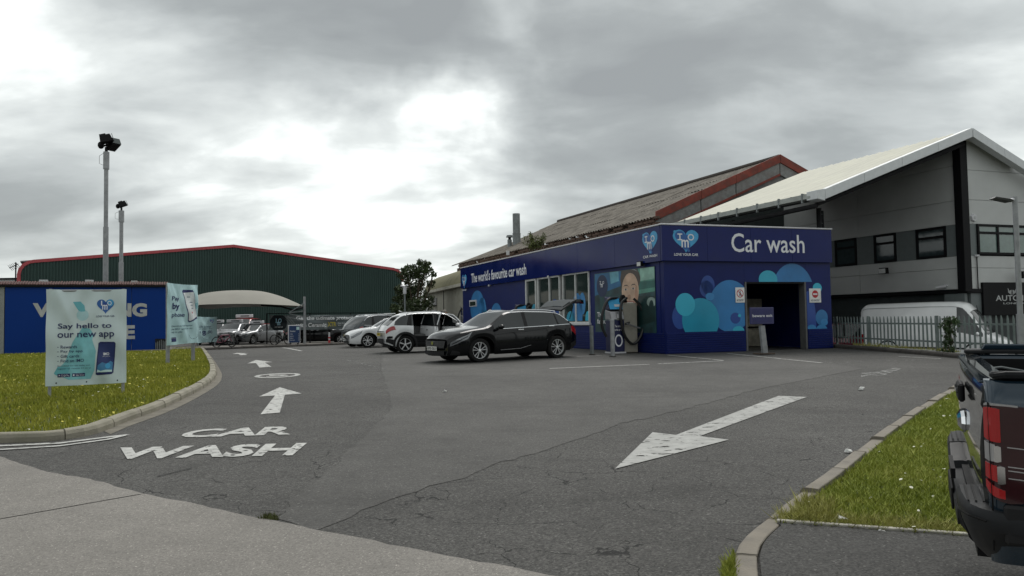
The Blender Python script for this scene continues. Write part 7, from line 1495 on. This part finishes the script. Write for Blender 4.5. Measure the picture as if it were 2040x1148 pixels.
# tailgate: gently curved outer skin
def tgx(z): return -.035*math.sin(math.pi*min(1, max(0, (z-.70)/.62)))-.012*(z > 1.22)
secs = []
for i in range(13):
    y = .085+(WT-.17)*i/12; c = .018*(1-(2*i/12-1)**2)
    out = [(tgx(z)-c, y, z) for z in (.68, .76, .86, .96, 1.06, 1.16, 1.22, 1.24, 1.28, 1.315)]; inn = [(.015-c, y, ZR), (.075, y, ZR-.005), (.085, y, ZR-.03), (.08, y, .68)]
    secs.append(out+inn)
tgate = loft(secs, 'tailgate', M_tg)
MB().prism([(-.028, .1, 1.325), (.08, .1, 1.338), (.08, WT-.1, 1.338), (-.028, WT-.1, 1.325)], (0, 0, .010)).build('tailgate_cap', M_tp, trk, bevel=.004)
MB().box((-.062, .95, 1.215), (.03, .26, .09)).build('tailgate_handle', M_black, tgate, bevel=.01); MB().box((-.078, .95, 1.225), (.014, .20, .03)).build('handle_lever', M_tg, tgate, bevel=.005)
bb2 = MB().lathe([(.0, -.030), (.045, -.030), (.085, -.016), (.095, .0), (.09, .02)], 10, 'y', M=Matrix.Translation((-.052, .95, 1.065)) @ Matrix.Rotation(rad(-90), 4, 'Z') @ Matrix.Diagonal((1.7, 1, .62, 1))).build('chrome_badge', M_chrome, tgate)
# near and far bed sides with rolled shoulder
def side(yo, sg, name):
    secs = []
    for x in [-.012, .0, .02, .06, .2, .6, 1.0, 1.55]:
        k = .03 if x < 0 else (.012 if x < .02 else 0)
        secs.append([(x, yo+sg*(.035+k), .62), (x, yo+sg*(.0+k), .70), (x, yo+sg*(-.012+k), .95), (x, yo+sg*(-.004+k), 1.16), (x, yo+sg*(.004+k), 1.24), (x, yo+sg*(.026+k), 1.30), (x, yo+sg*(.055+k), ZR-.005), (x, yo+sg*.10, ZR), (x, yo+sg*.115, ZR-.02), (x, yo+sg*.13, .70)])
    return loft(secs, name, M_tp)
near = side(0, 1, 'bed_side'); far = side(WT, -1, 'bed_side')
for yo, sg in ((0, 1), (WT, -1)):
    MB().prism([(.01, yo+sg*.045, ZR+.002), (.06, yo+sg*.03, ZR+.012), (1.55, yo+sg*.03, ZR+.012), (1.55, yo+sg*.125, ZR+.012), (.01, yo+sg*.125, ZR+.002)], (0, 0, .028)).build('rail_cap', M_step, trk, bevel=.008)
MB().prism([(0.1, WT-.12, ZR+.03), (.12, WT-.12, ZR+.065), (1.55, WT-.12, ZR+.065), (1.55, WT-.12, ZR+.03)], (0, .06, 0)).build('rail_lip', M_tp, trk, bevel=.006)
MB().box((.8, WT/2, .74), (1.5, WT-.24, .06)).build('bed_floor', M_bed, trk); MB().box((1.56, WT/2, 1.02), (.05, WT-.1, .66)).build('bed_front', M_bed, trk); MB().box((.8, WT-.15, 1.03), (1.5, .03, .58)).build('bed_liner', M_bed, trk); MB().box((.8, .15, 1.03), (1.5, .03, .58)).build('bed_liner', M_bed, trk)
MB().box((.095, WT/2, 1.0), (.02, WT-.3, .6)).build('tailgate_liner', M_bed, tgate); MB().tube([(.12, WT-.20, 1.26), (.2, WT-.19, 1.27), (.45, WT-.18, 1.22)], .008, 6).build('tailgate_cable', M_flue, trk)
# tail lamps wrapping the corner
M_rb = mat('lamp_bright_red', (.34, .008, .010), .12, coat=.6, var=.05); M_rd = mat('lamp_dark_red', (.028, .003, .006), .10, coat=.6); M_cl = mat('lamp_clear', (.45, .45, .46), .12, metal=.5, coat=.5)
for yo, sg in ((0, 1), (WT, -1)):
    L = lambda x, z, o=.0: (x, yo-sg*(.016+o) if x > .004 else yo+sg*(-.002-o), z)
    def lampface(xs, zs0, zs1, m, nm, o, parent=trk, th=.02):
        vs = []; n = len(xs)
        for x, a, b in zip(xs, zs0, zs1):
            yy = yo-sg*(.012+o)+sg*(.05*max(0, (.022-x)/.034)**2); vs += [(x-.004-o*.6, yy, a), (x-.004-o*.6, yy, b)]
        k = len(vs); vs += [(a+.004, b+sg*th, c) for a, b, c in vs]; fs = []
        for i in range(n-1): q = (2*i, 2*i+2, 2*i+3, 2*i+1); fs += [q, tuple(k+e for e in reversed(q)), (2*i, 2*i+2, k+2*i+2, k+2*i), (2*i+1, 2*i+3, k+2*i+3, k+2*i+1)]
        fs += [(0, 1, k+1, k), (2*n-2, 2*n-1, k+2*n-1, k+2*n-2)]
        return MB().add(vs, fs).build(nm, m, parent)
    X = [-.012, .0, .012, .03, .06, .10, .15, .20, .25]
    tl = lampface(X, [.90, .895, .885, .875, .868, .872, .90, .95, 1.02], [1.245, 1.25, 1.25, 1.25, 1.248, 1.245, 1.24, 1.235, 1.23], M_rd, 'tail_lamp', .006)
    lampface([-.010, .0, .012, .028, .042], [1.118, 1.112, 1.108, 1.105, 1.105], [1.236, 1.24, 1.24, 1.238, 1.234], M_rb, 'brake_lens', .013, tl); lampface([-.010, .0, .012, .03, .050], [.925, .905, .895, .888, .886], [.955, .945, .935, .925, .918], M_rb, 'lower_red_lens', .013, tl)
    lampface([-.010, .0, .012, .026], [.965, .960, .955, .95], [1.022, 1.02, 1.016, 1.014], M_rb, 'side_lens', .013, tl)
    lampface([-.010, .0, .012, .022], [1.035, 1.03, 1.03, 1.03], [1.105, 1.10, 1.098, 1.095], M_cl, 'reversing_lens', .013, tl); lampface([.022, .032, .045], [1.03, 1.028, 1.032], [1.09, 1.092, 1.088], M_chrome, 'chrome_fin', .020, tl)
    lampface([.030, .042, .056], [.945, .943, .947], [1.012, 1.014, 1.010], M_chrome, 'chrome_fin', .020, tl)
    for z in (1.085, 1.01, .995, .965): lampface([.06, .10, .14], [z, z-.003, z-.006], [z+.004, z+.001, z-.003], M_cl, 'inner_line', .009, tl)
    lampface([-.010, .0, .012, .03, .06, .10], [1.244, 1.248, 1.248, 1.247, 1.246, 1.242], [1.252, 1.256, 1.256, 1.255, 1.253, 1.249], M_cl, 'lamp_edge', .008, tl)
    MB().tube([(-.006, yo-sg*.006, .68), (-.004, yo-sg*.012, .9), (-.006, yo-sg*.008, 1.26)], .003, 5).build('gap', M_seam, trk)
# rear step bumper
def bsec(x0, y, nx, ny, zt, zb, d, lip=.0):
    """section at a path point; outward direction (nx, ny)"""
    P = [(-d, zt-.012), (-d*.4, zt), (0.0, zt-.006), (.012, zt-.03), (.010, zt-.08), (.0, (zt+zb)/2), (-.03, zb+.04), (-.07, zb), (-d, zb+.02)]
    return [(x0+nx*o, y+ny*o, z) for o, z in P]
path = [(.62, -.015, 0, -1), (.40, -.03, 0, -1), (.20, -.035, 0, -1), (.08, -.035, -.15, -1), (.0, -.028, -.5, -.87), (-.045, .0, -.87, -.5), (-.075, .06, -1, -.1), (-.09, .16, -1, 0), (-.098, .32, -1, 0), (-.10, .46, -1, 0)]
zts = [.80, .82, .83, .835, .84, .845, .845, .845, .84, .84]; zbs = [.70, .68, .675, .67, .66, .645, .63, .61, .60, .59]
s1 = [bsec(a, b, c, d, t, z, .15) for (a, b, c, d), t, z in zip(path, zts, zbs)]; bmp = loft(s1, 'bumper', M_step)
s2 = [bsec(a, WT-b, c, -d, t, z, .15) for (a, b, c, d), t, z in zip(path, zts, zbs)][::-1]; loft(s2, 'bumper_end', M_step)
s3 = [bsec(-.10, y, -1, 0, t, .56, .13) for y, t in ((.455, .838), (.50, .76), (.52, .72), (.80, .715), (1.24, .715), (1.52, .72), (1.54, .76), (WT-.455, .838))]; loft(s3, 'bumper_step', M_step)
MB().box((-.115, 1.22, .66), (.012, .52, .11)).build('number_plate', M_black, bmp, bevel=.004); MB().box((-.11, WT/2, .80), (.02, .4, .05)).build('step_tread', M_black, bmp)
for y0, y1 in ((.07, .46), (WT-.46, WT-.07)):
    for k in range(4): x = -.085+k*.027; MB().prism([(x, y0+.02, .8455), (x+.007, y0+.02, .8455), (x+.007, y1-.02, .8435), (x, y1-.02, .8435)], (0, 0, .003)).build('tread_groove', M_black, bmp)
MB().tube([(-.03, -.045, .80), (-.085, .01, .805), (-.118, .10, .805), (-.122, .3, .80)], .004, 5).build('bumper_crease', M_seam, bmp)
MB().box((.25, WT/2, .66), (.6, WT-.5, .16)).build('chassis', M_black, trk); MB().box((.22, .10, .655), (.30, .12, .03)).build('amber_reflector', mat('amber', (.45, .22, .01), .4), trk); MB().box((.33, -.022, .79), (.60, .04, .15)).build('lower_side_shade', M_clad, trk, bevel=.01); MB().box((.33, WT+.022, .79), (.60, .04, .15)).build('lower_side_shade', M_clad, trk, bevel=.01)  # last two boxes: black over the blue sides, standing in for shadow there
# wheels and the cab beyond the frame
for x, y, sd in ((1.05, .17, -1), (1.05, WT-.17, 1), (4.3, .17, -1), (4.3, WT-.17, 1)): wheel(trk, x, y, .40, .27, sd, 'plain', .62)
for y in (-.0, WT): 
    A = np.linspace(0, math.pi, 16); MB().tube([(1.05+.47*math.cos(a), y, .42+.47*math.sin(a)) for a in A], .035, 6).build('arch_trim', M_clad, trk)
MB().box((1.05, .17, .62), (.92, .34, .5)).build('wheel_housing', M_black, trk); MB().box((1.05, WT-.17, .62), (.92, .34, .5)).build('wheel_housing', M_black, trk)
CAB = dict(x=(-1.95, 1.95), wheels=(.75, -9), r=.40, arch=.47,
    top=[(-1.95, 1.70), (-1.85, 1.82), (-1.4, 1.88), (-.6, 1.90), (-.3, 1.84), (.35, 1.36), (.5, 1.30), (1.2, 1.24), (1.7, 1.15), (1.9, 1.0), (1.95, .9)], belt=[(-1.95, 1.30), (-.2, 1.24), (.4, 1.22), (1.3, 1.14), (1.95, .82)],
    w=[(-1.95, .98), (-1.5, 1.01), (1.2, 1.0), (1.6, .95), (1.95, .72)], low=[(-1.95, .50), (1.4, .48), (1.95, .5)], bow=[(-1.95, 0), (0, .05), (1.2, .08), (1.95, .2)], ws=(-.30, .42), glass=(-1.75, .2), pillars=[(-1.0, -.88)], tumble=.3)
kc = Car(CAB, 'cab_temp', 'x y z w', 'cab', (0, 0, 0), 0, 1.0, M_tp); kc.shell()
for o in [o for o in bpy.data.objects if o.parent == kc.root]:
    o.parent = trk; o.location = (3.55, WT/2, 0)
    if o.name.startswith('body'): o.name = 'cab'
    if o.name.startswith('wheel_housing') and abs(sum(v.co.x for v in o.data.vertices)/8) > 3: bpy.data.objects.remove(o)
bpy.data.objects.remove(kc.root)
